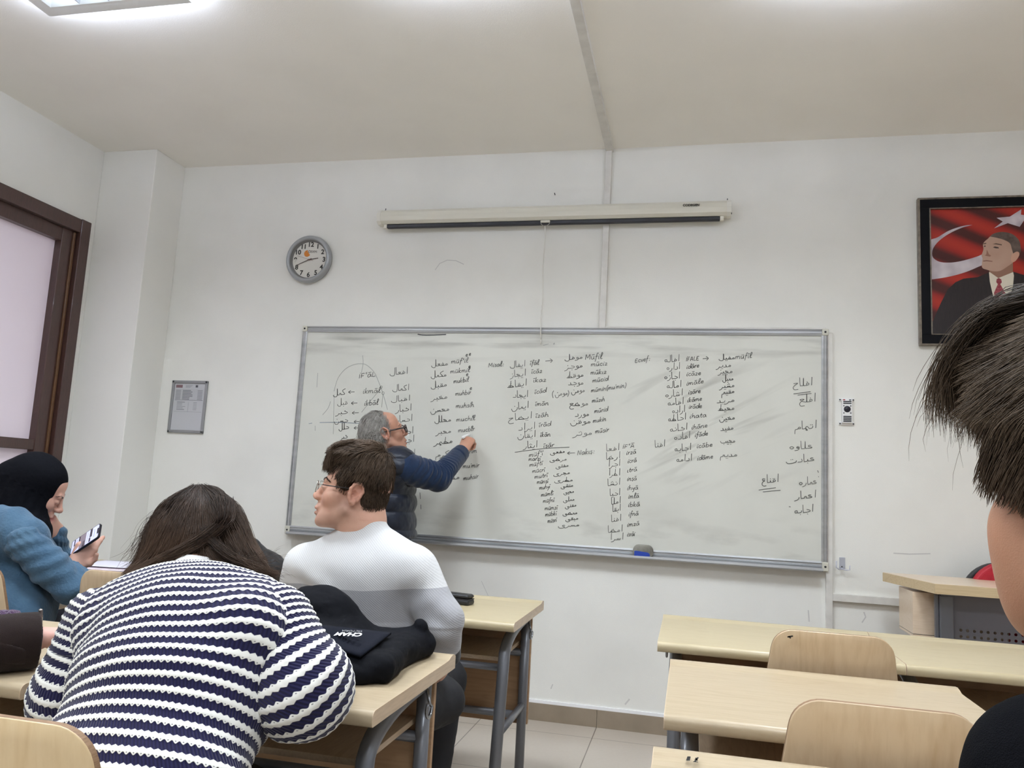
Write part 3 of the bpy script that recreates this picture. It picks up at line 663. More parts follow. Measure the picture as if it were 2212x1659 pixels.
ln_.box(-.098, .098, -.0066, -.006, .040, .042, mat=2).box(.0, .001, -.0066, -.006, -.03, .03, mat=0).box(-.098, .098, -.0066, -.006, -.032, -.031, mat=0)
ln_.build('printed_text', M_PR, pp)
tag(nb, 'small silver framed printed notice left of the whiteboard', 'notice')

# ------------------------------------------------------------------ framed portrait
fp = empty('framed_portrait', (3.70, 0, 2.428)); FO = Vector((3.70, 0, 2.428))
PX0, PX1, PZ0, PZ1 = 3.400, 4.02, 2.038, 2.818
def fpm(mb, name, m_, par=None, **k): return mb.build(name, m_, par or fp, Matrix.Translation(-FO), **k)
def frame_ring(x0, x1, z0, z1, w, y0, y1, bev=.003):
    q_ = MB()
    q_.box(x0, x1, y0, y1, z1 - w, z1, bev).box(x0, x1, y0, y1, z0, z0 + w, bev).box(x0, x0 + w, y0 + .0003, y1, z0 + w, z1 - w, 0).box(x1 - w, x1, y0 + .0003, y1, z0 + w, z1 - w, 0); return q_
M_SILV = mat('aged_silver_rim', (148, 140, 128), 0.35, metal=0.7, noise=(40, (112, 104, 96), 4)); M_BLK = mat('black_frame', (9, 10, 16), 0.5, spec=.15)
fpm(frame_ring(PX0, PX1, PZ0, PZ1, .010, -.03, 0), 'outer_rim', M_SILV)
fpm(frame_ring(PX0 + .008, PX1 - .008, PZ0 + .008, PZ1 - .008, .05, -.026, 0), 'black_moulding', M_BLK)
fpm(frame_ring(PX0 + .055, PX1 - .055, PZ0 + .055, PZ1 - .055, .006, -.028, 0), 'inner_rim', M_SILV)
def pc(u, v):                 # crop pixel of the picture -> point on its plane
    p = px(1960 + u / 4.607, 400 + v / 4.607, -.012); return (p[0], p[2])
M_FLAG = mat('flag_red_print', (176, 34, 26), 0.45)
nt, N, L, b = nodes(M_FLAG)
tc = N.new('ShaderNodeTexCoord'); mp = N.new('ShaderNodeMapping'); L.new(tc.outputs['Object'], mp.inputs[0]); mp.inputs['Rotation'].default_value = (0, math.radians(-24), 0)
wv = N.new('ShaderNodeTexWave'); wv.bands_direction = 'Z'; wv.inputs['Scale'].default_value = 2.2; wv.inputs['Distortion'].default_value = 2.0; wv.inputs['Detail'].default_value = 1; wv.inputs['Detail Scale'].default_value = .8
L.new(mp.outputs[0], wv.inputs[0]); L.new(ramp(nt, wv.outputs['Fac'], [(0.1, lin((70, 20, 18))), (0.6, lin((150, 28, 20))), (1.0, lin((172, 40, 24)))]), b.inputs['Base Color'])
pic = fpm(MB().box(PX0 + .058, PX1 - .058, -.012, -.008, PZ0 + .058, PZ1 - .058), 'picture', M_FLAG)
def layer(name, pts, y, col, smooth=True, noise=None, y2=None):
    P2 = [pc(*q_) for q_ in pts]
    if smooth: P2 = [(p[0], p[1]) for p in catmull(P2 + [P2[0]], 5)[:-1]]
    P2 = [(min(max(x, PX0 + .0605), PX1 - .0605), min(max(z, PZ0 + .0605), PZ1 - .0605)) for x, z in P2]
    q_ = MB(); P3 = []
    for p in P2:
        if not P3 or math.dist(p, P3[-1]) > 1e-4: P3.append(p)
    from mathutils.geometry import tessellate_polygon
    vv = [q_.bm.verts.new((x, y, z)) for x, z in P3]
    for t in tessellate_polygon([[Vector((x, z, 0)) for x, z in P3]]):
        try: q_.bm.faces.new([vv[k] for k in t])
        except ValueError: pass
    for f_ in q_.bm.faces:
        f_.normal_update()
        if f_.normal.y > 0: f_.normal_flip()
    o_ = fpm(q_, name, mat(name + '_print', col, 0.45, noise=noise), pic, recalc=False)
    return o_
WHT = (222, 214, 218)
layer('crescent', [(648, 396), (560, 404), (420, 450), (300, 520), (215, 560), (205, 700), (205, 850), (218, 930), (300, 930), (440, 905), (580, 865), (700, 815), (760, 780), (760, 690), (690, 712), (560, 750), (440, 770), (330, 765), (262, 728), (246, 680), (262, 620), (320, 550), (420, 480), (540, 425)], -.0122, WHT, True, (9, (150, 138, 152), 2))
sx, sz = 1060, 330
st5 = []
star = [(1135, 240), (1130, 293), (1161, 320 - 22), (1235, 300), (1160, 352), (1118, 415), (1000, 378), (862, 430), (950, 362), (888, 325), (1020, 313)]
layer('star', star, -.0122, WHT, False, (12, (170, 160, 172), 2))
layer('suit', [(228, 1510), (232, 1380), (330, 1180), (400, 1040), (480, 965), (560, 930), (700, 915), (812, 868), (905, 935), (1055, 862), (1180, 900), (1400, 960), (1560, 1120), (1600, 1300), (1600, 1510)], -.0124, (38, 28, 31), False, (30, (26, 21, 23), 3, (6, 1, 1)))
layer('shirt', [(812, 866), (1052, 864), (1060, 900), (1052, 1000), (1010, 1150), (930, 1260), (850, 1090), (820, 960)], -.0126, (226, 218, 200), False)
layer('neck', [(812, 820), (1050, 740), (1050, 866), (905, 925), (815, 862)], -.01265, (150, 112, 92), False)
layer('tie', [(888, 935), (910, 924), (934, 938), (940, 968), (924, 985), (978, 1080), (940, 1170), (905, 1240), (868, 1130), (862, 1070), (900, 985), (884, 966)], -.0128, (128, 36, 48), False, (60, (172, 84, 92), 2, (2, 1, 4)))
layer('head', [(800, 535), (850, 490), (930, 478), (1030, 500), (1095, 560), (1110, 640), (1100, 720), (1050, 770), (1010, 800), (930, 850), (860, 858), (790, 842), (745, 822), (742, 770), (748, 730), (738, 700), (756, 640), (752, 590), (770, 560)], -.0130, (196, 166, 148), True, (7, (180, 144, 124), 2))
layer('hair', [(820, 512), (860, 482), (940, 466), (1040, 486), (1110, 550), (1128, 640), (1110, 690), (1060, 690), (1040, 640), (1020, 580), (960, 545), (890, 525)], -.0132, (74, 60, 54), True, (30, (112, 96, 88), 3))
layer('ear', [(1040, 690), (1080, 664), (1108, 668), (1112, 700), (1080, 750), (1045, 768), (1030, 740)], -.0133, (204, 160, 138), True)
for q_ in ([(846, 588), (880, 578), (940, 590), (938, 600), (880, 590)], [(755, 580), (785, 574), (784, 584), (757, 590)]): layer('eyebrow', q_, -.0133, (92, 70, 58), False)
for q_ in ([(850, 620), (870, 610), (905, 618), (912, 630), (880, 630)], [(760, 606), (775, 600), (780, 612), (764, 616)]): layer('eye', q_, -.0133, (70, 52, 46), False)
layer('nose_shade', [(790, 640), (812, 690), (832, 700), (822, 712), (790, 706), (768, 700), (785, 690)], -.0133, (150, 108, 92), False)
layer('mouth', [(752, 752), (790, 748), (846, 756), (846, 762), (790, 757), (754, 760)], -.0133, (118, 76, 66), False)
tag(fp, 'framed portrait of a suited man before a red flag with white crescent and star', 'picture')

# ------------------------------------------------------------------ small white sounder right of the board
dv = empty('alarm_sounder', (3.055, 0, 1.692))
M_WP = mat('white_sounder_plastic', (232, 232, 232), 0.4)
MB().box(-.025, .025, -.022, 0, -.062, .064, .004).build('body', M_WP, dv)
MB().box(-.0375, .0375, -.006, 0, .052, .068, .002).box(-.0375, .0375, -.006, 0, -.072, -.052, .002).build('mounting_plate', M_WP, dv)
gr = MB()
for z in (.049, .040, -.028, -.0365, -.045, -.053): gr.box(-.019, .020, -.0228, -.02, z - .0028, z + .0028)
gr.build('vent', mat('sounder_black', (26, 26, 36), 0.5), dv)
sp_ = MB().lathe([(0, -.0225), (.005, -.0245), (.0065, -.0225), (.0125, -.0235), (.0165, -.0232), (.0165, -.0215)], (0, 0, .010), 'y', 28).build('speaker', mat('sounder_cone', (24, 24, 38), 0.4), dv)
M_SSC = mat('sounder_screw', (92, 92, 96), 0.4, metal=.5)
for x, z in ((-.0165, .027), (.0165, .027), (-.0165, -.010), (.0165, -.010)): MB().lathe([(0, -.0242), (.0032, -.0242), (.0032, -.022)], (x, 0, z), 'y', 10).build('screw', M_SSC, dv)
for x, z in ((-.032, .060), (.032, .060), (-.032, -.064), (.032, -.064)): MB().lathe([(0, -.0082), (.004, -.0082), (.004, -.006)], (x, 0, z), 'y', 10).build('screw', M_SSC, dv)
MB().box(-.020, -.010, -.0228, -.02, .055, .061).build('red_lamp', mat('red_lamp', (170, 70, 80), 0.3), dv)
MB().box(.009, .019, -.0228, -.02, .0545, .0605).build('key_switch', mat('grey_switch', (80, 84, 90), 0.4), dv)
tag(dv, 'small white wall sounder with black speaker and slots right of the whiteboard', 'sounder')

# clear hook beside the lower right corner of the board
hk = empty('wall_hook', (3.03, 0, .925))
M_CLEAR = mat('clear_plastic', (206, 208, 220), 0.15); nodes(M_CLEAR)[3].inputs['Alpha'].default_value = .55
MB().box(-.012, .016, -.006, 0, -.03, .028, .002).build('plate', M_CLEAR, hk)
MB().tube([(-.03, -.03, .01), (-.03, -.032, -.022), (-.018, -.030, -.03), (0, -.016, -.03), (.018, -.030, -.032), (.032, -.032, -.03), (.033, -.033, -.008)], .0035, 8).tube([(0, -.016, -.03), (0, -.004, -.024)], .004, 8).build('prong', M_CLEAR, hk)
MB().lathe([(0, -.0085), (.003, -.0085), (.003, -.005)], (0, 0, -.018), 'y', 10).build('screw', M_DARK, hk)
tag(hk, 'clear plastic double hook at the lower right corner of the whiteboard', 'hook')
# ------------------------------------------------------------------ soft bodies: distance fields meshed by surface nets
def V3(*a): return np.array(a, np.float32)
def nrm(v): v = np.array(v, float); return v / np.linalg.norm(v)
class Shape:
    def __init__(s): s.ops = []
    def _add(s, fn, lo, hi, k, mode): s.ops.append((fn, np.array(lo, np.float32), np.array(hi, np.float32), k, mode)); return s
    def cap(s, a, b, ra, rb, k=.01, mode='u', flat=None):
        """tapered capsule; flat=(axis vector, factor) squeezes it along the axis"""
        a = np.array(a, np.float32); b = np.array(b, np.float32); ba = b - a; L2 = float(ba @ ba) + 1e-12
        if flat is None:
            def fn(P):
                pa = P - a; t = np.clip(pa @ ba / L2, 0, 1)
                return np.linalg.norm(pa - t[:, None] * ba, axis=1) - (ra + (rb - ra) * t)
        else:
            ax = nrm(flat[0]).astype(np.float32); fac = float(flat[1])
            def fn(P):
                pa = P - a; t = np.clip(pa @ ba / L2, 0, 1); q = pa - t[:, None] * ba
                q = q + (q @ ax)[:, None] * ax * (1 / fac - 1)
                return (np.linalg.norm(q, axis=1) - (ra + (rb - ra) * t)) * min(1, fac ** .5)
        r = max(ra, rb)
        return s._add(fn, np.minimum(a, b) - r, np.maximum(a, b) + r, k, mode)
    def chain(s, pts, rs, k=.01, mode='u', flat=None):
        for i in range(len(pts) - 1): s.cap(pts[i], pts[i + 1], rs[i], rs[i + 1], k, mode, flat)
        return s
    def ell(s, c, r, k=.01, mode='u', R=None):
        c = np.array(c, np.float32); r = np.array(r, np.float32); Rm = None if R is None else np.array(R, np.float32)
        def fn(P):
            q = P - c
            if Rm is not None: q = q @ Rm
            k0 = np.linalg.norm(q / r, axis=1); k1 = np.linalg.norm(q / (r * r), axis=1) + 1e-9
            return k0 * (k0 - 1) / k1
        m_ = r if Rm is None else np.full(3, r.max())
        return s._add(fn, c - m_, c + m_, k, mode)
    def box(s, c, r, rad, k=.01, mode='u', R=None):
        c = np.array(c, np.float32); r = np.array(r, np.float32); Rm = None if R is None else np.array(R, np.float32)
        def fn(P):
            q = P - c
            if Rm is not None: q = q @ Rm
            q = np.abs(q) - (r - rad)
            return np.linalg.norm(np.maximum(q, 0), axis=1) + np.minimum(q.max(axis=1), 0) - rad
        m_ = r if Rm is None else np.full(3, np.linalg.norm(r))
        return s._add(fn, c - m_, c + m_, k, mode)
    def plane(s, p, n, k=.004):
        """keeps the side the normal points away from"""
        p = np.array(p, np.float32); n = nrm(n).astype(np.float32)
        return s._add(lambda P: (P - p) @ n, None, None, k, 'i') if False else s._addp(lambda P: (P - p) @ n, k)
    def _addp(s, fn, k): s.ops.append((fn, None, None, k, 'i')); return s
    def eval(s, P):
        P = P.astype(np.float32); d = np.full(len(P), 1.0, np.float32)
        for fn, lo, hi, k, mode in s.ops:
            if lo is None: e = fn(P); idx = None; dd = d
            else:
                mg = 3 * k + .03
                idx = np.nonzero(((P > lo - mg) & (P < hi + mg)).all(axis=1))[0]
                if len(idx) == 0: continue
                e = fn(P[idx]); dd = d[idx]
            if mode == 'u':
                h = np.maximum(k - np.abs(dd - e), 0) / k; v = np.minimum(dd, e) - h * h * k * .25
            elif mode == 's':
                e = -e; h = np.maximum(k - np.abs(dd - e), 0) / k; v = np.maximum(dd, e) + h * h * k * .25
            else:
                h = np.maximum(k - np.abs(dd - e), 0) / k; v = np.maximum(dd, e) + h * h * k * .25
            if idx is None: d = v
            else: d[idx] = v
        return d
    def grad(s, P, e=.0015):
        g = np.stack([s.eval(P + V3(e, 0, 0)) - s.eval(P - V3(e, 0, 0)), s.eval(P + V3(0, e, 0)) - s.eval(P - V3(0, e, 0)), s.eval(P + V3(0, 0, e)) - s.eval(P - V3(0, 0, e))], axis=1)
        return g / (np.linalg.norm(g, axis=1, keepdims=True) + 1e-9)
    def bounds(s, pad):
        lo = np.min([o[1] for o in s.ops if o[1] is not None and o[4] == 'u'], axis=0) - pad
        hi = np.max([o[2] for o in s.ops if o[1] is not None and o[4] == 'u'], axis=0) + pad
        return lo, hi
    def mesh(s, h, lo=None, hi=None):
        L_, H_ = s.bounds(h * 3 + .022)
        if lo is not None: L_ = np.maximum(L_, lo)
        if hi is not None: H_ = np.minimum(H_, hi)
        n = np.ceil((H_ - L_) / h).astype(int) + 1
        ax = [L_[i] + h * np.arange(n[i]) for i in range(3)]
        D = np.full(tuple(n), 1.0, np.float32); B = max(4, int(.032 / h))
        nb_ = -(-n // B); ci = np.stack(np.meshgrid(*[np.arange(k) for k in nb_], indexing='ij'), axis=-1).reshape(-1, 3)
        dc = s.eval(L_ + h * (ci * B + (B - 1) / 2)); lim = .87 * B * h * 1.25 + h
        near = np.abs(dc) < lim
        for c in ci[(dc <= -lim)]: D[c[0] * B:(c[0] + 1) * B, c[1] * B:(c[1] + 1) * B, c[2] * B:(c[2] + 1) * B] = -1
        loc = np.stack(np.meshgrid(np.arange(B), np.arange(B), np.arange(B), indexing='ij'), axis=-1).reshape(-1, 3)
        nc = ci[near]; nc = nc[np.lexsort((nc[:, 2], nc[:, 1], nc[:, 0]))]; per = max(1, 250000 // len(loc))
        for i in range(0, len(nc), per):
            g = (nc[i:i + per, None, :] * B + loc[None]).reshape(-1, 3); g = g[(g < n).all(axis=1)]
            D[g[:, 0], g[:, 1], g[:, 2]] = s.eval(L_ + h * g)
        V, F = surface_nets(D, L_, h)
        for _ in range(2):
            V = V - s.grad(V, h * .5) * np.clip(s.eval(V), -h * .6, h * .6)[:, None]
        return V, F
def surface_nets(D, origin, h):
    S = D < 0; nx, ny, nz = D.shape
    cnt = np.zeros((nx - 1, ny - 1, nz - 1), np.int8); pos = None
    for dx in (0, 1):
        for dy in (0, 1):
            for dz in (0, 1): cnt += S[dx:nx - 1 + dx, dy:ny - 1 + dy, dz:nz - 1 + dz]
    act = (cnt > 0) & (cnt < 8); idx = np.argwhere(act); ids = np.full(act.shape, -1, np.int32); ids[act] = np.arange(len(idx))
    acc = np.zeros((len(idx), 3)); num = np.zeros(len(idx))
    corner = [(a, b, c) for a in (0, 1) for b in (0, 1) for c in (0, 1)]
    for a in range(8):
        for b in range(a + 1, 8):
            ca, cb = np.array(corner[a]), np.array(corner[b])
            if np.abs(ca - cb).sum() != 1: continue
            ia, ib = idx + ca, idx + cb
            da = D[ia[:, 0], ia[:, 1], ia[:, 2]]; db = D[ib[:, 0], ib[:, 1], ib[:, 2]]
            m_ = (da < 0) != (db < 0); t = np.where(m_, da / np.where(m_, da - db, 1), 0)
            p = ca + (cb - ca) * t[:, None]; acc += p * m_[:, None]; num += m_
    V = origin + h * (idx + acc / num[:, None])
    F = []
    for axis in range(3):
        sl0 = [slice(1, None)] * 3; sl0[axis] = slice(0, -1)
        A = S[tuple(slice(0, -1) if i == axis else slice(1, -1) for i in range(3))]; B = S[tuple(slice(1, None) if i == axis else slice(1, -1) for i in range(3))]
        e = np.argwhere(A != B); flip = B[e[:, 0], e[:, 1], e[:, 2]]
        off = np.ones(3, int); off[axis] = 0; e = e + off
        u, v = (axis + 1) % 3, (axis + 2) % 3
        def cell(du, dv):
            q = e.copy(); q[:, u] -= du; q[:, v] -= dv; return ids[q[:, 0], q[:, 1], q[:, 2]]
        q = np.stack([cell(1, 1), cell(0, 1), cell(0, 0), cell(1, 0)], axis=1)
        q[flip] = q[flip][:, ::-1]; F.append(q)
    F = np.concatenate(F); F = F[(F >= 0).all(axis=1)]
    return V.astype(np.float32), F
def hash3(i, seed):
    v = np.sin(i[..., 0] * 127.1 + i[..., 1] * 311.7 + i[..., 2] * 74.7 + seed * 13.37) * 43758.5453
    return v - np.floor(v)
def noise3(P, seed=0):
    i = np.floor(P); f = P - i; f = f * f * (3 - 2 * f); r = 0
    for a in (0, 1):
        for b in (0, 1):
            for c in (0, 1):
                w = (f[:, 0] if a else 1 - f[:, 0]) * (f[:, 1] if b else 1 - f[:, 1]) * (f[:, 2] if c else 1 - f[:, 2])
                r = r + w * hash3(i + np.array([a, b, c]), seed)
    return r * 2 - 1
def fbm(P, seed=0, oct=3):
    r = 0; a = 1.0; s = 0
    for k in range(oct): r = r + a * noise3(P * 2 ** k, seed + k); s += a; a *= .5
    return r / s
def np_mesh(name, V, F, attrs=None):
    me = bpy.data.meshes.new(name); me.vertices.add(len(V)); me.vertices.foreach_set('co', np.asarray(V, np.float32).ravel())
    k = F.shape[1]; me.loops.add(F.size); me.loops.foreach_set('vertex_index', F.astype(np.int32).ravel())
    me.polygons.add(len(F)); me.polygons.foreach_set('loop_start', np.arange(0, F.size, k, dtype=np.int32)); me.polygons.foreach_set('loop_total', np.full(len(F), k, np.int32))
    me.polygons.foreach_set('use_smooth', np.ones(len(F), bool))
    me.update(calc_edges=True); me.validate()
    for nme, a in (attrs or {}).items():
        a = np.asarray(a, np.float32)
        if a.ndim == 1: at = me.attributes.new(nme, 'FLOAT', 'POINT'); at.data.foreach_set('value', a)
        else:
            at = me.attributes.new(nme, 'FLOAT_COLOR', 'POINT'); at.data.foreach_set('color', np.concatenate([a, np.ones((len(a), 1), np.float32)], axis=1).ravel())
    return me
def vnormals(V, F):
    n = np.zeros_like(V); a = V[F[:, 1]] - V[F[:, 0]]; b = V[F[:, -1]] - V[F[:, 0]]; c = np.cross(a, b)
    if F.shape[1] == 4: c = np.cross(V[F[:, 2]] - V[F[:, 0]], V[F[:, 3]] - V[F[:, 1]])
    for k in range(F.shape[1]): np.add.at(n, F[:, k], c)
    return n / (np.linalg.norm(n, axis=1, keepdims=True) + 1e-12)
def sdf_obj(name, shape, h, m_, parent=None, disp=None, attrs=None, lo=None, hi=None, extra=None):
    """disp(V,N)->offset along normals; attrs: dict name -> fn(V,N); extra: more (V,F) to join"""
    V, F = shape.mesh(h, lo, hi)
    for (v2, f2) in (extra or []): F = np.concatenate([F, f2 + len(V)]); V = np.concatenate([V, v2])
    N = vnormals(V, F); V0 = V
    A = {k: f(V0, N) for k, f in (attrs or {}).items()}
    if disp is not None: V = V + N * disp(V0, N)[:, None]
    me = np_mesh(name, V, F, A)
    o = bpy.data.objects.new(name, me); COL.objects.link(o)
    for mm in (m_ if isinstance(m_, (list, tuple)) else [m_]): me.materials.append(mm)
    if parent is not None:
        o.parent = parent; o.matrix_parent_inverse = Matrix.Translation(-Vector(parent.location))
    return o
def frame(fwd, up):
    f = nrm(fwd); u = np.array(up, float); u = nrm(u - f * (u @ f)); r = np.cross(f, u)
    return np.stack([r, f, u], axis=1)           # columns: right, forward, up
class Local:
    """adds primitives given in a local frame (right, forward, up) to a Shape"""
    def __init__(s, sh, org, R, sc=1.0): s.sh, s.o, s.R, s.s = sh, np.array(org, float), np.array(R, float), sc
    def p(s, q): return s.o + s.R @ (np.array(q, float) * s.s)
    def ell(s, c, r, k=.01, mode='u', R=None): s.sh.ell(s.p(c), np.array(r) * s.s, k * s.s, mode, s.R if R is None else s.R @ R); return s
    def cap(s, a, b, ra, rb, k=.01, mode='u', flat=None): s.sh.cap(s.p(a), s.p(b), ra * s.s, rb * s.s, k * s.s, mode, None if flat is None else (s.R @ np.array(flat[0], float), flat[1])); return s
    def inv(s, P): return (np.asarray(P, float) - s.o) @ s.R / s.s
def rotm(axis, deg):
    return np.array(Matrix.Rotation(math.radians(deg), 3, axis))
def head_shape(H, mouth=0.0, jaw=1.0, nose=1.0, neck_to=None, ears=True, age=0.0):
    """skull, face, ears; local frame: x = person's right, y = face forward, z = up; origin between the ears"""
    H.ell((0, -.022, .045), (.073, .088, .078), .02)
    H.ell((0, .038, .045), (.062, .048, .058), .03)
    H.ell((0, .045, -.025), (.056, .046, .066), .03)
    for sx in (-1, 1):
        H.cap((sx * .054 * jaw, .004, -.052), (sx * .024, .070, -.094), .015, .014, .025)
        H.ell((sx * .041, .060, -.022), (.018, .018, .018), .03)
    H.ell((0, .060, -.082), (.034, .030, .026), .025)
    H.ell((0, .082, -.101), (.019, .014, .014), .018)
    H.ell((0, .02, -.085), (.040, .05, .022), .03)                    # floor of the mouth
    H.cap((-.036, .083, .024), (.036, .083, .024), .010, .010, .016)  # brow
    for sx in (-1, 1): H.ell((sx * .033, .106, .004), (.019, .016, .013), .014, 's')
    for sx in (-1, 1): H.ell((sx * .032, .0815, .003), (.0150, .0125, .0115), .004)
    n = nose
    H.cap((0, .089, .016), (0, .105 + .006 * n, -.024), .0072, .0088, .012)
    H.ell((0, .105 + .009 * n, -.028), (.0078, .0085, .0072), .016)
    for sx in (-1, 1): H.ell((sx * .0105, .102, -.032), (.0058, .009, .0058), .012)
    H.ell((0, .092, -.058), (.022, .012, .014), .014)
    H.ell((0, .0985, -.0625 + mouth * .2), (.0215, .0085, .0060), .005)
    H.ell((0, .0955, -.0745 - mouth), (.0185, .0095, .0068), .005)
    H.ell((0, .108, -.0685 - mouth * .4), (.0225, .013, .0014 + mouth * .45), .002, 's')
    if age:
        for sx in (-1, 1): H.cap((sx * .02, .104, -.036), (sx * .032, .088, -.072), .003 * age, .003 * age, .006, 's')
    if ears:
        for sx in (-1, 1):
            R = rotm('X', 12) @ rotm('Z', sx * -22)
            e = np.array((sx * .0755, -.014, .004))
            H.ell(e, (.0055, .0195, .031), .006, 'u', R)
            rim = [e + R @ np.array((sx * .006, .021 * math.cos(a) * (1 if math.sin(a) > 0 else .78), .0315 * math.sin(a))) for a in np.linspace(math.radians(-70), math.radians(215), 11)]
            for q0, q1 in zip(rim, rim[1:]): H.cap(q0, q1, .0042, .0042, .003)
            H.ell(e + R @ np.array((sx * .002, -.002, -.029)), (.006, .009, .010), .005)
            H.ell(e + R @ np.array((sx * .007, .003, -.004)), (.0085, .0095, .014), .003, 's', R)
            H.ell(e + R @ np.array((sx * .007, -.004, .015)), (.0055, .009, .009), .003, 's', R)
            H.cap(e + R @ np.array((sx * .003, .017, -.006)), e + R @ np.array((sx * .004, .015, -.016)), .0045, .004, .004)
def head_paint(Hl, base, lip, cheek, stub=None, inner=None):
    b, l, c = (np.array(lin(x)) for x in (base, lip, cheek))
    def fn(V, N):
        q = Hl.inv(V); col = np.tile(b, (len(q), 1))
        def blend(w, cc): 
            nonlocal col; col = col * (1 - w[:, None]) + np.array(cc) * w[:, None]
        g = lambda p, r: np.exp(-(((q - np.array(p)) / np.array(r)) ** 2).sum(axis=1))
        nn = fbm(q * 60, 3)
        blend(np.clip(.25 + .35 * nn, 0, 1) * .5, c)
        for sx in (-1, 1):
            blend(.35 * g((sx * .045, .075, -.035), (.022, .03, .022)), c); blend(.75 * g((sx * .078, -.014, .0), (.02, .03, .035)), c)
        blend(.25 * g((0, .118, -.03), (.016, .014, .012)), c)
        blend(np.clip(1.5 * g((0, .104, -.0685), (.019, .014, .0105)), 0, 1) * .85, l)
        if stub is not None:
            w = g((0, .06, -.092), (.06, .05, .028)) + .8 * g((0, .1, -.05), (.03, .02, .008))
            for sx in (-1, 1): w = w + .9 * g((sx * .06, .01, -.05), (.025, .035, .035))
            blend(np.clip(w, 0, 1) * (.55 + .25 * nn), lin(stub))
        return col
    return fn
def skin_mat(name, rough=.5):
    m_ = mat(name, (200, 160, 140), rough, spec=.35, bump=(700, .12), sss=.12)
    nt, N, L, b = nodes(m_); a = N.new('ShaderNodeAttribute'); a.attribute_name = 'paint'; L.new(a.outputs['Color'], b.inputs['Base Color']); return m_
def strands(name, roots, dirs, length, shape, m_, parent, seg=8, r0=.0011, sweep=None, gravity=0.0, off=.004, lift=0.0, hug=True, jit=.25, seed=1, col=None, curl=0.0, tip=.25):
    """hair: thin tapered three-sided tubes that start at roots, follow sweep(p, d) and hug the shape"""
    rg = np.random.default_rng(seed); n = len(roots); P = np.array(roots, float); d = np.array(dirs, float)
    d += rg.normal(0, jit, d.shape); d /= np.linalg.norm(d, axis=1, keepdims=True)
    Ls = np.asarray(length, float) * rg.uniform(.75, 1.15, n); st = (Ls / seg)[:, None]
    offs = off * rg.uniform(.2, 1.6, n); path = [P.copy()]; ph = rg.uniform(0, 6.28, n)
    jd = rg.normal(0, jit * .35, d.shape); R0 = np.array(roots, float) * 38; jd = jd + jit * 1.6 * np.stack([noise3(R0, seed + 1), noise3(R0, seed + 2), noise3(R0, seed + 3)], axis=1)
    for k in range(seg):
        if sweep is not None:
            w = sweep(P, d) + jd
            d = d * .55 + w * .45
        d[:, 2] -= gravity * (k + 1) / seg
        if curl: d = d + curl * np.stack([np.sin(ph + k * 1.1), np.cos(ph + k * 1.3), np.sin(ph * 2 + k)], axis=1)
        d /= np.linalg.norm(d, axis=1, keepdims=True) + 1e-9
        P = P + d * st
        if hug:
            e = shape.eval(P); g = shape.grad(P, .002)
            tgt = offs * (1 + lift * (k + 1) / seg); push = np.where(e < tgt, tgt - e, np.where((e < .06), (tgt - e) * (0.5 if lift == 0 else .15), 0))
            P = P + g * push[:, None]
        path.append(P.copy())
    path = np.stack(path, axis=1)                           # n, seg+1, 3
    T = np.gradient(path, axis=1); T /= np.linalg.norm(T, axis=2, keepdims=True) + 1e-9
    A = np.cross(T, np.array([.31, .52, .79])); A /= np.linalg.norm(A, axis=2, keepdims=True) + 1e-9; B = np.cross(T, A)
    rad = np.concatenate([np.linspace(1, .9, seg), [tip]]) * r0; rad = rad[None, :, None] * rg.uniform(.7, 1.3, n)[:, None, None]
    rings = np.stack([path + (A * math.cos(a) + B * math.sin(a)) * rad for a in (0, 2.094, 4.189)], axis=2)      # n, seg+1, 3, 3
    V = rings.reshape(-1, 3); base = np.arange(n)[:, None] * (seg + 1) * 3
    F = []
    for k in range(seg):
        for j in range(3): F.append(np.stack([base[:, 0] + k * 3 + j, base[:, 0] + k * 3 + (j + 1) % 3, base[:, 0] + (k + 1) * 3 + (j + 1) % 3, base[:, 0] + (k + 1) * 3 + j], axis=1))
    F = np.concatenate(F); tone = np.repeat(np.clip(.45 * rg.uniform(0, 1, n) + .35 + .6 * fbm(np.array(roots) * 55, seed), 0, 1), (seg + 1) * 3); along = np.tile(np.repeat(np.linspace(0, 1, seg + 1), 3), n)
    me = np_mesh(name, V, F, {'tone': tone, 'along': along})
    me.materials.append(m_)
    return me
def hair_mat(name, c0, c1, tipc=None, rough=.42):
    m_ = mat(name, c0, rough, spec=.22)
    nt, N, L, b = nodes(m_); a = N.new('ShaderNodeAttribute'); a.attribute_name = 'tone'; al = N.new('ShaderNodeAttribute'); al.attribute_name = 'along'
    c = mix_color(nt, a.outputs['Fac'], lin(c0), lin(c1))
    if tipc: c = mix_color(nt, math_node(nt, 'POWER', al.outputs['Fac'], 2.0), c, lin(tipc))
    L.new(c, b.inputs['Base Color']); return m_
def obj_from(name, me, parent):
    o = bpy.data.objects.new(name, me); COL.objects.link(o)
    if parent is not None: o.parent = parent; o.matrix_parent_inverse = Matrix.Translation(-Vector(parent.location))
    return o
def join_np(name, meshes):
    """several meshes into one mesh (strands of one head of hair)"""
    Vs, Fs, At, n = [], [], {}, 0
    for me in meshes:
        v = np.empty(len(me.vertices) * 3, np.float32); me.vertices.foreach_get('co', v); Vs.append(v.reshape(-1, 3))
        f = np.empty(len(me.loops), np.int32); me.loops.foreach_get('vertex_index', f); Fs.append(f.reshape(-1, 4) + n); n += len(me.vertices)
        for a in ('tone', 'along'):
            t = np.empty(len(me.vertices), np.float32); me.attributes[a].data.foreach_get('value', t); At.setdefault(a, []).append(t)
    out = np_mesh(name, np.concatenate(Vs), np.concatenate(Fs), {k: np.concatenate(v) for k, v in At.items()})
    out.materials.append(meshes[0].materials[0])
    return out
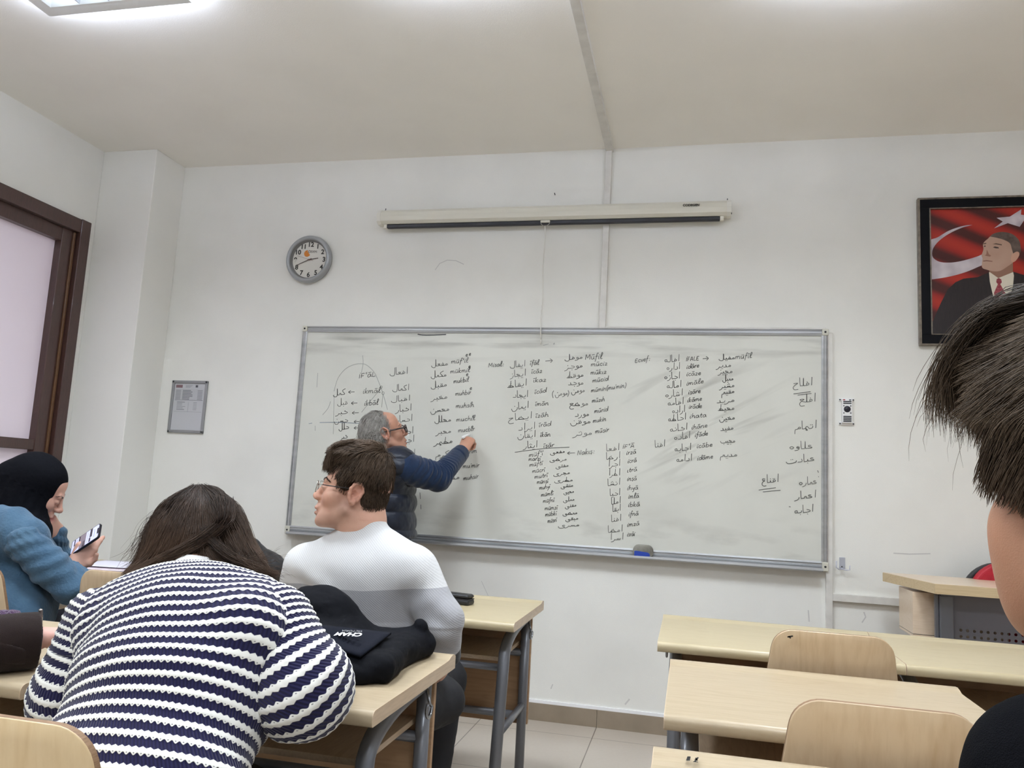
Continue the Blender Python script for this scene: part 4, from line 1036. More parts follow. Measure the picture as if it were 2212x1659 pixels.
def hand_prims(sh, wrist, fwd, back, side, curls, thumb, sc=1.0, spread=(.0, .0, .0, .0)):
    """hand from the wrist along fwd; back = normal out of the back of the hand; side = +1 if the thumb lies on cross(fwd, back)
    curls: per finger (index..pinky) three bend angles in degrees; thumb: three points in (fwd, thumb side, back) metres"""
    f = nrm(fwd); b = np.array(back, float); b = nrm(b - f * (b @ f)); t = np.cross(f, b) * side
    W = np.array(wrist, float); P = lambda q: W + sc * (f * q[0] + t * q[1] + b * q[2])
    sh.cap(P((-.03, 0, 0)), P((.012, 0, 0)), .0265 * sc, .027 * sc, .015, flat=(b, .78))
    sh.chain([P((.012, .012, 0)), P((.082, .026, .001))], [.021 * sc, .0165 * sc], .014, flat=(b, .72))
    sh.chain([P((.012, 0, 0)), P((.085, .006, .003))], [.022 * sc, .0165 * sc], .014, flat=(b, .72))
    sh.chain([P((.012, -.010, 0)), P((.076, -.027, .0)), ], [.021 * sc, .0155 * sc], .014, flat=(b, .72))
    sh.chain([P((.012, -.006, 0)), P((.082, -.012, .002)), ], [.021 * sc, .0155 * sc], .014, flat=(b, .72))
    base = [(.086, .028, .002), (.091, .009, .004), (.086, -.011, .003), (.077, -.029, .0)]
    ln_ = [(.042, .026, .021), (.046, .029, .022), (.042, .027, .021), (.033, .021, .019)]; rr_ = [(.0095, .0085, .0078, .0068), (.0098, .0087, .008, .007), (.0092, .0083, .0076, .0066), (.0082, .0074, .0068, .006)]
    for i in range(4):
        p = np.array(base[i]); a = 0.0; pts = [P(p)]; sp_ = spread[i]
        for j in range(3):
            a += math.radians(curls[i][j]); p = p + ln_[i][j] * np.array((math.cos(a) * math.cos(sp_), math.sin(sp_) * math.cos(a), -math.sin(a))); pts.append(P(p))
        sh.cap(pts[0], pts[1], rr_[i][0] * sc, rr_[i][1] * sc, .006); sh.cap(pts[1], pts[2], rr_[i][1] * sc, rr_[i][2] * sc, .003); sh.cap(pts[2], pts[3], rr_[i][2] * sc, rr_[i][3] * sc, .003)
    q = [P(x) for x in thumb]
    sh.cap(P((.012, .014, -.004)), q[0], .017 * sc, .0135 * sc, .012); sh.cap(q[0], q[1], .012 * sc, .0098 * sc, .006); sh.cap(q[1], q[2], .0098 * sc, .0082 * sc, .003)
    return P

def guide_hair(name, guides, n, m_, seg=14, r0=.0009, jit=.004, seed=1, tip=.3, spreadtip=1.0, clump=0.0, shape=None, off=.003):
    """strands that lie between neighbouring guide lines; each guide is a list of points"""
    rg = np.random.default_rng(seed); G = []
    for g in guides:
        c = np.array(catmull(g, 8)); L_ = np.concatenate([[0], np.cumsum(np.linalg.norm(np.diff(c, axis=0), axis=1))])
        t = np.linspace(0, L_[-1], seg + 1); G.append(np.stack([np.interp(t, L_, c[:, k]) for k in range(3)], axis=1))
    G = np.array(G); k = rg.integers(0, len(G) - 1, n) if len(G) > 1 else np.zeros(n, int); w = rg.uniform(0, 1, n)
    if clump: w = w + clump * np.sin(w * 6.2832 * 3) / 18
    w = w[:, None, None]; path = G[k] * (1 - w) + G[np.minimum(k + 1, len(G) - 1)] * w
    cut = rg.uniform(.72, 1.0, n); tt = np.linspace(0, 1, seg + 1)
    out = np.empty_like(path)
    for c in range(3):
        for i in range(n): out[i, :, c] = np.interp(tt * cut[i], tt, path[i, :, c])
    path = out
    j0 = rg.normal(0, jit, (n, 1, 3)); j1 = rg.normal(0, jit, (n, 1, 3)) * spreadtip; wob = rg.normal(0, jit * .35, (n, 3, 3))
    path = path + j0 * (1 - tt[None, :, None]) + j1 * tt[None, :, None]
    for q in range(3): path = path + wob[:, q:q + 1, :] * np.sin(tt * math.pi * (q + 1.5))[None, :, None]
    if shape is not None:
        f = path.reshape(-1, 3); e = shape.eval(f); tg = np.repeat(off * rg.uniform(.3, 2.0, n), seg + 1); g = shape.grad(f, .002); f = f + g * np.maximum(tg - e, 0)[:, None] * (e < .05)[:, None]; path = f.reshape(path.shape)
    T = np.gradient(path, axis=1); T /= np.linalg.norm(T, axis=2, keepdims=True) + 1e-9
    A = np.cross(T, np.array([.31, .52, .79])); A /= np.linalg.norm(A, axis=2, keepdims=True) + 1e-9; B = np.cross(T, A)
    rad = (np.concatenate([np.linspace(.8, 1, seg // 2), np.linspace(1, .8, seg - seg // 2), [tip]]) * r0)[None, :, None] * rg.uniform(.6, 1.4, n)[:, None, None]
    V = np.stack([path + (A * math.cos(a) + B * math.sin(a)) * rad for a in (0, 2.094, 4.189)], axis=2).reshape(-1, 3)
    base = np.arange(n) * (seg + 1) * 3; F = []
    for q in range(seg):
        for j in range(3): F.append(np.stack([base + q * 3 + j, base + q * 3 + (j + 1) % 3, base + (q + 1) * 3 + (j + 1) % 3, base + (q + 1) * 3 + j], axis=1))
    tone = np.repeat(np.clip(.5 + .5 * np.sin(w[:, 0, 0] * 40 + k * 7) * .5 + rg.normal(0, .25, n), 0, 1), (seg + 1) * 3)
    me = np_mesh(name, V, np.concatenate(F), {'tone': tone, 'along': np.tile(np.repeat(tt, 3), n)}); me.materials.append(m_); return me
def line_param(pts, n=6, tau=.02):
    """smooth arc-length coordinate along a polyline, and the angle around it"""
    C_ = np.array(catmull(pts, n)); L_ = np.concatenate([[0], np.cumsum(np.linalg.norm(np.diff(C_, axis=0), axis=1))])
    T = np.gradient(C_, axis=0); T /= np.linalg.norm(T, axis=1, keepdims=True)
    def fn(V):
        d = np.linalg.norm(V[:, None, :] - C_[None], axis=2); w = np.exp(-(d - d.min(axis=1, keepdims=True)) / tau); w /= w.sum(axis=1, keepdims=True)
        s0 = w @ L_; c = w @ C_; t = w @ T; t /= np.linalg.norm(t, axis=1, keepdims=True)
        s1 = s0 + ((V - c) * t).sum(axis=1)
        q = V - c; q = q - (q * t).sum(axis=1, keepdims=True) * t
        a = np.cross(t, np.array([.13, .2, .97])); a /= np.linalg.norm(a, axis=1, keepdims=True); b_ = np.cross(t, a)
        return s1, np.arctan2((q * b_).sum(axis=1), (q * a).sum(axis=1)), np.linalg.norm(q, axis=1)
    return fn

def on_surface(sh, u, v, t0=.3, t1=3.0):
    """point of a soft shape met by the sight line through a pixel"""
    d = CAM_F + CAM_R * (u - PW / 2) / F_PX - CAM_U * (v - PH / 2) / F_PX
    t = np.arange(t0, t1, .003); e = sh.eval(CAM_P + d * t[:, None]); i = np.argmax(e < 0)
    return CAM_P + d * t[i] if e.min() < 0 else None
# ------------------------------------------------------------------ people
def at3(u, v, y): return px(u, v, y)
M_SKIN = skin_mat('skin')
M_EYE = mat('eye_white', (214, 206, 198), 0.15, coat=.5); M_IRIS = mat('iris_dark', (46, 32, 26), 0.1, coat=.6)
M_BROW = hair_mat('eyebrow_hair', (46, 34, 28), (62, 48, 40))
def person(loc, label, group=None):
    return tag(empty('person', loc), label, 'person', group)
def eyes(Hl, root, open_=1.0):
    for sx in (-1, 1):
        mb = MB(); c = Vector(Hl.p((sx * .032, .0822, .0025)))
        fwd = Vector(Hl.R[:, 1]); M_ = Matrix.Translation(c - Vector(root.location)) @ Matrix([[Hl.R[i, 0], -Hl.R[i, 1], Hl.R[i, 2]] for i in range(3)]).to_4x4()
        s = Hl.s
        # almond opening: a small shell between the lids
        P_ = [[(.0115 * s * math.cos(a) * k / 4, (-.0122 + .004 * (k / 4) ** 2) * s, .0048 * open_ * s * math.sin(a) * k / 4) for a in np.linspace(0, 2 * math.pi, 20, endpoint=False)] for k in range(5)]
        mb.grid(P_, closed=True); mb.build('eye', M_EYE, root, M_)
        mb = MB(); P_ = [[(.0042 * s * math.cos(a) * k / 3, (-.0130 + .0006 * (k / 3) ** 2) * s, min(.0042, .0046 * open_) * s * math.sin(a) * k / 3) for a in np.linspace(0, 2 * math.pi, 16, endpoint=False)] for k in range(4)]
        mb.grid(P_, closed=True); mb.build('iris', M_IRIS, root, M_)
def brows(Hl, sh, root, m_, n=110, thick=.0045):
    V = []; rg = np.random.default_rng(5); roots = []; dirs = []
    for sx in (-1, 1):
        for k in range(n):
            t = rg.uniform(0, 1); q = np.array((sx * (.012 + .038 * t), .094 - .022 * t * t, .0215 + .006 * math.sin(t * 2.6) + rg.normal(0, thick * .32 * (1 - .5 * t))))
            roots.append(Hl.p(q)); dirs.append(Hl.R @ np.array((sx * .9, -.2, .25 - .5 * t)))
    roots = np.array(roots)
    for _ in range(2): roots = roots - sh.grad(roots) * sh.eval(roots)[:, None]
    e = sh.eval(roots); roots = roots - sh.grad(roots) * e[:, None]
    obj_from('eyebrow', strands('eyebrow', roots, np.array(dirs), .011 * Hl.s, sh, m_, None, 4, .0005, off=.0007, jit=.06), root)
def glasses(root, Hl, m_front, m_temple, w=.066, half_rim=False, lens_h=.018, r=.0011, name='eyeglasses', y0=.112, z0=.0, bow=.004):
    """spectacles in head coordinates; one child object with lenses and temples below it"""
    c0 = -Vector(root.location)
    def T(q): return Vector(Hl.p(q)) + c0
    mb = MB()
    for sx in (-1, 1):
        cx = sx * .034; rim = []
        for a in np.linspace(0, 2 * math.pi, 28, endpoint=False):
            x = cx + .0255 * math.copysign(abs(math.cos(a)) ** .65, math.cos(a)); z = z0 + lens_h * math.copysign(abs(math.sin(a)) ** .65, math.sin(a))
            rim.append((x, y0 - .55 * max(abs(x) - .01, 0) ** 1.5, z))
        pts = [T(q) for q in rim]; pts.append(pts[0])
        if half_rim: pts = [T(q) for q in rim if q[2] >= z0 - .004]; pts.sort(key=lambda p: (p - T((sx * .2, 0, 0))).length)
        mb.tube(pts, r * Hl.s, 8)
    mb.tube([T((-.0095, y0, z0 + .004)), T((0, y0 + .003, z0 + .0065)), T((.0095, y0, z0 + .004))], r * Hl.s, 8)
    g = mb.build(name, m_front, root)
    for sx in (-1, 1):
        cx = sx * .034; V = [[T((cx + (.0245 * math.copysign(abs(math.cos(a)) ** .65, math.cos(a))) * k, y0 - .001 - .55 * (max(abs(cx + .0245 * math.cos(a) * k) - .01, 0)) ** 1.5, z0 + (lens_h - .001) * math.copysign(abs(math.sin(a)) ** .65, math.sin(a)) * k)) for a in np.linspace(0, 2 * math.pi, 24, endpoint=False)] for k in (0.02, .5, 1)]
        MB().grid(V, closed=True).build('lens', M_LENS, g)
        t = MB(); xe = sx * .0605
        t.tube([T((xe - sx * .002, y0 - .0075, z0 + .008)), T((xe + sx * .008, y0 - .024, z0 + .0085))], r * 1.3 * Hl.s, 8).build('hinge', m_front, g)
        MB().tube([T((xe + sx * .008, y0 - .024, z0 + .0085)), T((sx * (.0745 + bow), .04, z0 + .011)), T((sx * (.0775 + bow), .0, z0 + .014)), T((sx * (.0785 + bow), -.004, z0 + .0135)), T((sx * .0745, -.018, z0 + .016))], [r * 1.4 * Hl.s] * 5, 8).build('temple', m_temple, g)
    return g
M_LENS = bpy.data.materials.new('clear_lens'); M_LENS.use_nodes = True
nt = M_LENS.node_tree; tr = nt.nodes.new('ShaderNodeBsdfTransparent'); gl = nt.nodes.new('ShaderNodeBsdfGlossy'); mxs = nt.nodes.new('ShaderNodeMixShader')
gl.inputs['Roughness'].default_value = .03; mxs.inputs[0].default_value = .10; nt.links.new(tr.outputs[0], mxs.inputs[1]); nt.links.new(gl.outputs[0], mxs.inputs[2]); nt.links.new(mxs.outputs[0], nt.nodes['Material Output'].inputs['Surface'])
def cloth_disp(seed, a1=.004, s1=14, a2=.0015, s2=40, stretch=(1, 1, 1)):
    st = np.array(stretch)
    return lambda V, N: a1 * fbm(V * s1 * st, seed) + a2 * fbm(V * s2 * st, seed + 9)
def scalp_roots(Hl, sh, mask, n, seed=1, h=.006):
    V, F = sh.mesh(h, Hl.o - .16, Hl.o + .17); N = vnormals(V, F); q = Hl.inv(V); m_ = mask(q)
    idx = np.nonzero(m_)[0]; rg = np.random.default_rng(seed); i = rg.choice(idx, n); P = V[i] + rg.normal(0, h * .4, (n, 3)); 
    P = P - sh.grad(P) * sh.eval(P)[:, None]
    return P, N[i]

# ================================================== person in the white and grey jumper
def build_jumper_boy():
    R = frame((-.963, -.269, .15), (.0, .02, 1)); sc = 1.01
    ear = px(767, 1067, -2.08); org = ear - R @ (np.array((-.0755, -.014, .002)) * sc)
    r = person((1.34, -1.98, 0), 'person in a white and grey jumper and glasses, looking left, seated before the whiteboard')
    B = Shape(); H = Local(B, org, R, sc); head_shape(H, mouth=.003, nose=.5)
    nb_ = px(784, 1126, -1.995)
    H.cap((0, -.025, -.03), H.inv(nb_), .055, .060, .03)
    H.cap((0, -.045, .0), H.inv(nb_ + np.array((.008, -.008, -.02))), .042, .055, .03)
    # limbs under the clothes
    shL, shR = np.array((1.120, -2.02, .935)), np.array((1.480, -2.02, .955)); ch_ = np.array((1.305, -1.985, .84)); hip = np.array((1.34, -1.98, .55))
    elL, wrL = np.array((1.06, -1.95, .80)), np.array((1.14, -1.70, .785)); elR, wrR = np.array((1.575, -2.03, .80)), px(958, 1412, -1.97)
    B.cap(nb_, ch_, .06, .09, .04); B.cap(ch_, hip, .09, .09, .05); B.cap(shL, shR, .05, .05, .04)
    B.chain([shL, elL, wrL], [.045, .04, .028], .02); B.chain([shR, elR, wrR], [.045, .04, .028], .02)
    knL, knR = np.array((1.24, -1.50, .53)), np.array((1.45, -1.55, .53)); anL, anR = np.array((1.24, -1.42, .11)), np.array((1.44, -1.62, .11))
    for h_, k_, a_ in (((1.27, -1.93, .53), knL, anL), ((1.42, -1.93, .53), knR, anR)): B.chain([h_, k_, a_], [.08, .055, .038], .03)
    fd = nrm(wrR - elR); hand_prims(B, wrR + fd * .01, nrm(fd + np.array((-.2, .5, 0))), (.9, -.3, .1), -1, [(20, 25, 15)] * 4, [(.04, .035, -.012), (.065, .045, -.02), (.085, .042, -.028)])
    hand_prims(B, wrL + np.array((0, .01, 0)), (.35, .9, -.1), (0, .1, 1), 1, [(15, 25, 15)] * 4, [(.03, .035, -.01), (.06, .05, -.016), (.08, .052, -.022)])
    sdf_obj('body', B, .0028, M_SKIN, r, attrs={'paint': head_paint(H, (205, 163, 142), (176, 112, 104), (204, 142, 122), (132, 108, 94))})
    eyes(H, r, .85); brows(H, B, r, M_BROW, 260, .006)
    # jumper
    J = Shape()
    J.ell((1.305, -1.985, .855), (.200, .120, .20), .05); J.ell((1.33, -1.985, .66), (.185, .125, .19), .08)
    J.cap(shL + [.02, 0, -.01], shR - [.02, 0, .01], .07, .07, .05); J.cap(nb_ + [-.02, .0, -.05], shL + [.02, 0, .0], .050, .058, .04); J.cap(nb_ + [.035, -.005, -.05], shR + [-.03, 0, .010], .055, .055, .05)
    J.ell((1.31, -2.04, .90), (.15, .075, .12), .06)
    J.cap(nb_ + [0, 0, -.04], nb_ + [.006, -.006, -.002], .068, .064, .03)
    J.chain([shL, elL, wrL], [.068, .062, .046], .025); J.chain([shR, elR + [.0, 0, .01], wrR], [.068, .064, .052], .02)
    cuffR = wrR + nrm(wrR - elR) * .012
    J.ell(wrR + nrm(wrR - elR) * .16, (.15,) * 3, .004, 's'); J.ell(wrL + nrm(wrL - elL) * .16, (.15,) * 3, .004, 's')
    J.ell(nb_ + np.array((-.012, .010, .03)), (.062, .060, .045), .008, 's')
    zb = px(850, 1276, -2.10)[2] - .006
    low = lambda V, N: zb + .10 * np.maximum(V[:, 0] - 1.36, 0) - V[:, 2]
    cuf = lambda V, N: .062 - np.minimum(np.linalg.norm(V - wrR, axis=1), np.linalg.norm(V - wrL, axis=1))
    def disp(V, N):
        d = .0035 * fbm(V * np.array((10, 10, 7)), 2)
        fold = np.sin((V[:, 2] * 60 + V[:, 0] * 34)) * np.exp(-((V[:, 0] - 1.17) / .09) ** 2 - ((V[:, 2] - .885) / .05) ** 2) * .007
        fold += np.sin((V[:, 2] * 48 - V[:, 0] * 30) + 1) * np.exp(-((V[:, 0] - 1.50) / .05) ** 2 - ((V[:, 2] - .90) / .06) ** 2) * .006
        fold += np.sin(V[:, 2] * 70 + 3 * V[:, 0] * 10) * np.exp(-((V[:, 0] - 1.59) / .05) ** 2 - ((V[:, 2] - .80) / .09) ** 2) * .005
        fold += np.sin(V[:, 2] * 45 + V[:, 0] * 20) * (V[:, 2] < .8) * .003
        return d + fold
    M_J = mat('waffle_knit', (218, 217, 215), 0.8, spec=.2, sheen=.2)
    nt, N, L, b = nodes(M_J); a = N.new('ShaderNodeAttribute'); a.attribute_name = 'low'; a2 = N.new('ShaderNodeAttribute'); a2.attribute_name = 'cuf'
    c = mix_color(nt, math_node(nt, 'GREATER_THAN', a.outputs['Fac'], 0.0), lin((200, 200, 200)), lin((160, 160, 163)))
    L.new(mix_color(nt, math_node(nt, 'GREATER_THAN', a2.outputs['Fac'], 0.0), c, lin((22, 22, 28))), b.inputs['Base Color'])
    tc = N.new('ShaderNodeTexCoord'); hs = []
    for rot in ((0, math.radians(50), 0), (0, math.radians(-38), 0)):
        mp = N.new('ShaderNodeMapping'); mp.inputs['Rotation'].default_value = rot; L.new(tc.outputs['Object'], mp.inputs[0])
        w = N.new('ShaderNodeTexWave'); w.inputs['Scale'].default_value = 62; w.bands_direction = 'X'; L.new(mp.outputs[0], w.inputs[0]); hs.append(w.outputs['Fac'])
    bp = N.new('ShaderNodeBump'); bp.inputs['Strength'].default_value = .2; bp.inputs['Distance'].default_value = .002
    L.new(math_node(nt, 'ADD', hs[0], math_node(nt, 'MULTIPLY', hs[1], .4)), bp.inputs['Height']); L.new(bp.outputs[0], b.inputs['Normal'])
    sdf_obj('jumper', J, .0045, M_J, r, disp=disp, attrs={'low': low, 'cuf': cuf})
    # trousers and shoes
    T = Shape()
    T.ell((1.34, -1.97, .55), (.175, .14, .11), .05)
    for h_, k_, a_ in (((1.27, -1.93, .54), knL, anL), ((1.42, -1.93, .54), knR, anR)): T.chain([h_, k_, a_], [.095, .072, .055], .04)
    T.cap(np.array((1.42, -2.0, .53)), np.array((1.515, -1.78, .52)), .09, .075, .05)
    sdf_obj('trousers', T, .006, mat('black_trousers', (24, 24, 28), .8), r, disp=cloth_disp(4))
    for an in (anL, anR):
        S = Shape(); S.ell(an + [0, .06, -.06], (.047, .13, .045), .02); S.cap(an + [0, -.02, -.05], an + [0, 0, .01], .045, .045, .02); S.plane((0, 0, .006), (0, 0, -1), .002)
        sdf_obj('shoe', S, .006, mat('grey_shoe', (96, 98, 108), .6), r)
    # hair: short, combed forward from the crown
    HS = Shape(); HL = Local(HS, org, R, sc)
    HL.ell((0, -.022, .066), (.079, .082, .096), .02); HL.ell((0, .040, .104), (.060, .050, .046), .03); HL.ell((0, -.045, -.010), (.066, .056, .056), .03)
    for sx in (-1, 1): HL.ell((sx * .064, .006, .032), (.014, .038, .036), .02)
    HL.ell((0, .098, .035), (.06, .032, .022), .008, 's')
    for sx in (-1, 1): HL.ell((sx * .082, .004, -.022), (.028, .040, .046), .010, 's')
    for sx in (-1, 1): HL.ell((sx * .090, -.012, .012), (.026, .032, .036), .006, 's')
    hb = hair_mat('brown_short_hair', (54, 43, 34), (88, 70, 54), None, .55)
    shm, shF = HS.mesh(.005)
    cap_me = np_mesh('hair', shm, shF, {'tone': .15 + .2 * fbm(shm * 90, 3), 'along': np.zeros(len(shm))}); cap_me.materials.append(hb)
    crown = H.p((0, -.066, .142))
    def mask(q): return (q[:, 2] > -.075) & ~((q[:, 1] > .075) & (q[:, 2] < .062)) & ~((q[:, 2] < -.005) & (q[:, 1] > -.045)) & ~((q[:, 2] < .012) & (q[:, 1] > .035)) & ~((np.abs(q[:, 2]) < .045) & (np.abs(q[:, 1] + .014) < .030))
    P, Nn = scalp_roots(HL, HS, mask, 12000, 3)
    def sweep(p, d):
        v = p - crown; q = Hl_dir(v); return q
    fdir = R[:, 1]; up = R[:, 2]
    def Hl_dir(v):
        n_ = v / (np.linalg.norm(v, axis=1, keepdims=True) + 1e-6); out = n_ + .25 * fdir * (np.einsum('ij,j->i', n_, up)[:, None] > .0) - .5 * up * (np.einsum('ij,j->i', n_, up)[:, None] < -.2)
        return out / np.linalg.norm(out, axis=1, keepdims=True)
    q = H.inv(P); Ln = np.where(q[:, 2] > .06, .040, np.where(q[:, 2] > .02, .024, .012)) * sc * np.where((np.abs(q[:, 0]) > .06) & (q[:, 2] < .05) & (q[:, 1] > -.03), .5, 1)
    me = strands('hair', P, Hl_dir(P - crown) + Nn * .06, Ln, HS, hb, None, 6, .0006, sweep, .12, off=.0028, lift=.2, jit=.16, seed=4)
    # fringe
    G = []
    for k in range(9):
        x = -.055 + .11 * k / 8
        G.append([H.p((x * .9, .03, .154)), H.p((x, .078, .134)), H.p((x * 1.05, .103 - 6 * x * x, .090)), H.p((x * 1.08, .105 - 7 * x * x, .052 + .008 * math.sin(k * 2.1)))])
    fr_ = guide_hair('hair', G, 1500, hb, 8, .0006, .0035, 5, clump=2.0)
    obj_from('hair', join_np('hair', [cap_me, me, fr_]), r)
    glasses(r, H, mat('silver_wire_rim', (176, 172, 166), .25, metal=.9), mat('black_temple', (22, 20, 24), .35), half_rim=False, lens_h=.0175, r=.0011, z0=.001)
    return r

# ================================================== teacher writing on the board
def build_teacher():
    R = frame((.80, .56, .34), (.0, .0, 1)); sc = .985
    ear = px(832, 937, -.52); org = ear - R @ (np.array((.0755, -.014, .002)) * sc)
    r = person((.72, -.42, 0), 'grey-haired person in a navy padded vest writing on the whiteboard')
    B = Shape(); H = Local(B, org, R, sc); head_shape(H, mouth=.0035, nose=1.0, age=1.0)
    H.ell((0, .045, -.100), (.036, .032, .022), .02)
    nb_ = org + np.array((-.035, -.03, -.165))
    H.cap((0, -.03, -.03), H.inv(nb_), .056, .066, .03)
    shR, elR, wrR = px(868, 1008, -.56), px(945, 1033, -.44), px(999, 975, -.20); shL = np.array((.62, -.24, 1.30)); elL, wrL = np.array((.62, -.10, 1.06)), np.array((.74, -.12, .9))
    ch_ = np.array((.70, -.42, 1.2)); hip = np.array((.70, -.42, .86))
    B.cap(nb_, ch_, .08, .12, .04); B.cap(ch_, hip, .13, .13, .05); B.cap(shR, shL, .06, .06, .04)
    B.chain([shR, elR, wrR], [.05, .042, .028], .02); B.chain([shL, elL, wrL], [.05, .042, .028], .02)
    for s_ in (0, 1):
        hp = hip + np.array((.02, -.09 + .18 * s_, -.02)); B.chain([hp, hp + [.02, 0, -.40], hp + [-.01, 0, -.74]], [.085, .06, .04], .03)
    fd = nrm(px(1014, 947, -.13) - wrR)
    hp_ = hand_prims(B, wrR + fd * .008, fd, nrm((-.15, -1.0, .35)), -1, [(48, 62, 30), (58, 70, 40), (66, 76, 45), (70, 78, 45)], [(.042, .040, -.022), (.066, .034, -.042), (.082, .018, -.052)], 1.0)
    hand_prims(B, wrL, (.3, .1, -1), (.2, 1, 0), 1, [(20, 25, 15)] * 4, [(.04, .03, -.012), (.065, .04, -.02), (.085, .038, -.028)])
    pt = head_paint(H, (184, 140, 118), (158, 98, 88), (182, 118, 98), (164, 128, 110))
    sdf_obj('body', B, .0026, M_SKIN, r, attrs={'paint': pt}); eyes(H, r, .7); brows(H, B, r, hair_mat('grey_brow', (96, 86, 80), (130, 120, 112)), 70)
    # sweater sleeves
    SL = Shape(); SL.chain([shR + nrm(elR - shR) * .03, elR, wrR - nrm(wrR - elR) * .03], [.072, .064, .047], .03); SL.cap(shR + (elR - shR) * .15, shR + (elR - shR) * .6, .072, .068, .03)
    SL.chain([shL, elL, wrL], [.07, .06, .042], .02)
    pr_ = line_param([shR, elR, wrR], 8)
    def dsl(V, N):
        s_, a_, d_ = pr_(V); inner = np.exp(-((s_ - .20) / .09) ** 2) * np.clip(V[:, 2] - 1.2, 0, .08) / .08
        return .0028 * fbm(V * 16, 5) + .008 * inner * np.sin(s_ * 260 + 2 * np.sin(a_ * 3)) + .0022 * np.sin(s_ * 160 + a_ * 2) * np.exp(-((s_ - .12) / .1) ** 2)
    M_NAVY = mat('navy_sweater', (20, 40, 68), .85, spec=.2, sheen=.25, noise=(26, (16, 34, 62), 3), bump=(500, .3))
    wd = nrm(wrR - elR); SL.ell(wrR + wd * (.15 - .014), (.15,) * 3, .004, 's')
    sdf_obj('sweater', SL, .004, M_NAVY, r, disp=dsl)
    cf = Shape(); cf.cap(wrR - nrm(wrR - elR) * .055, wrR - nrm(wrR - elR) * .012, .050, .045, .01); cf.ell(wrR + wd * (.15 - .012), (.15,) * 3, .004, 's'); sdf_obj('cuff', cf, .004, M_NAVY, r)
    # padded vest with stitched channels
    VS = Shape()
    VS.ell((.735, -.42, 1.12), (.160, .21, .24), .06, 'u', rotm('Z', 20)); VS.ell((.74, -.42, .93), (.168, .20, .14), .08, 'u', rotm('Z', 20)); VS.cap(shR + [-.02, .03, .0], shL + [.02, 0, 0], .085, .08, .06)
    VS.cap(nb_ + [0, -.01, -.05], shR + [-.03, .02, .004], .088, .094, .05); VS.cap(nb_ + [.0, .0, -.04], nb_ + [-.01, -.01, .028], .088, .074, .03)
    VS.ell((.67, -.50, 1.22), (.12, .14, .16), .06)
    VS.cap(shR + nrm(elR - shR) * .065, shR + nrm(elR - shR) * .22, .082, .082, .010, 's')
    VS.ell(nb_ + np.array((.0, .01, .07)), (.066, .066, .06), .01, 's')
    def dv_(V, N):
        z = V[:, 2]; t = ((z - .975) / .088) % 1.0; puff = np.abs(np.sin(np.clip(t, 0, 1) * math.pi)) ** .5 - .75
        return .013 * puff * np.clip((1.36 - z) / .05, 0, 1) + .004 * fbm(V * np.array((26, 26, 10)), 7) * np.clip(np.sin(t * math.pi), 0, 1) + .002 * fbm(V * 50, 4)
    VS.plane((0, 0, .935), (0, 0, -1), .01)
    sdf_obj('padded_vest', VS, .005, mat('navy_nylon', (13, 23, 42), .42, spec=.4, noise=(18, (9, 17, 33), 3), sheen=.1), r, disp=dv_)
    T = Shape(); T.ell(hip + [0, 0, .02], (.15, .17, .12), .05, 'u')
    for s_ in (0, 1):
        hp = hip + np.array((.02, -.09 + .18 * s_, -.02)); T.chain([hp, hp + [.02, 0, -.40], hp + [-.01, 0, -.73]], [.10, .075, .065], .04)
    sdf_obj('trousers', T, .007, mat('dark_trousers', (34, 36, 44), .8), r)
    for s_ in (0, 1):
        hp = hip + np.array((.05, -.09 + .18 * s_, -.80)); S = Shape(); S.ell(hp + [.04, .02, 0], (.13, .048, .05), .02); S.cap(hp + [-.03, 0, 0], hp + [-.03, 0, .06], .045, .045, .02); S.plane((0, 0, .006), (0, 0, -1), .002); sdf_obj('shoe', S, .007, mat('black_shoe', (24, 22, 22), .4), r)
    # grey hair: thin on top, swept back, curling at the nape
    HS = Shape(); HL = Local(HS, org, R, sc)
    HL.ell((0, -.030, .046), (.0765, .088, .0815), .02); HL.ell((0, -.062, -.02), (.068, .056, .062), .03); HL.ell((0, -.075, -.075), (.055, .042, .035), .03)
    HL.ell((0, .082, .075), (.068, .060, .062), .015, 's')
    for sx in (-1, 1): HL.ell((sx * .09, .022, -.02), (.035, .042, .055), .012, 's')
    hm = hair_mat('grey_hair', (104, 98, 92), (186, 182, 176), None, .5)
    shm, shF = HS.mesh(.005); me0 = np_mesh('hair', shm, shF, {'tone': np.clip(.15 + .25 * fbm(shm * 70, 3), 0, 1), 'along': np.zeros(len(shm))}); me0.materials.append(hm)
    P, Nn = scalp_roots(HL, HS, lambda q: (q[:, 2] > -.10) & (q[:, 1] < .05) & ~((np.abs(q[:, 0]) < .05) & (q[:, 1] > .02)), 6000, 8)
    back = -R[:, 1]; up = R[:, 2]
    me1 = strands('hair', P, back * .8 - up * .3 + Nn * .15, .045, HS, hm, None, 7, .0006, lambda p, d: np.tile(back * .55 - up * .75, (len(p), 1)), .25, off=.004, lift=.8, jit=.2, seed=9)
    P, Nn = scalp_roots(HL, HS, lambda q: (q[:, 2] < .03) & (q[:, 1] < .0), 800, 10)
    me2 = strands('hair', P, Nn + back * .2 - up * .4, .066, HS, hm, None, 9, .0007, None, .3, off=.006, lift=1.5, jit=.3, seed=11, curl=.55)
    obj_from('hair', join_np('hair', [me0, me1, me2]), r)
    glasses(r, H, mat('dark_tortoise_frame', (40, 22, 22), .25, coat=.5), mat('dark_tortoise_temple', (44, 24, 24), .25, coat=.5), lens_h=.0205, r=.0032, y0=.114, z0=-.001)
    return r, hp_
boy = build_jumper_boy()
teacher, T_HAND = build_teacher()
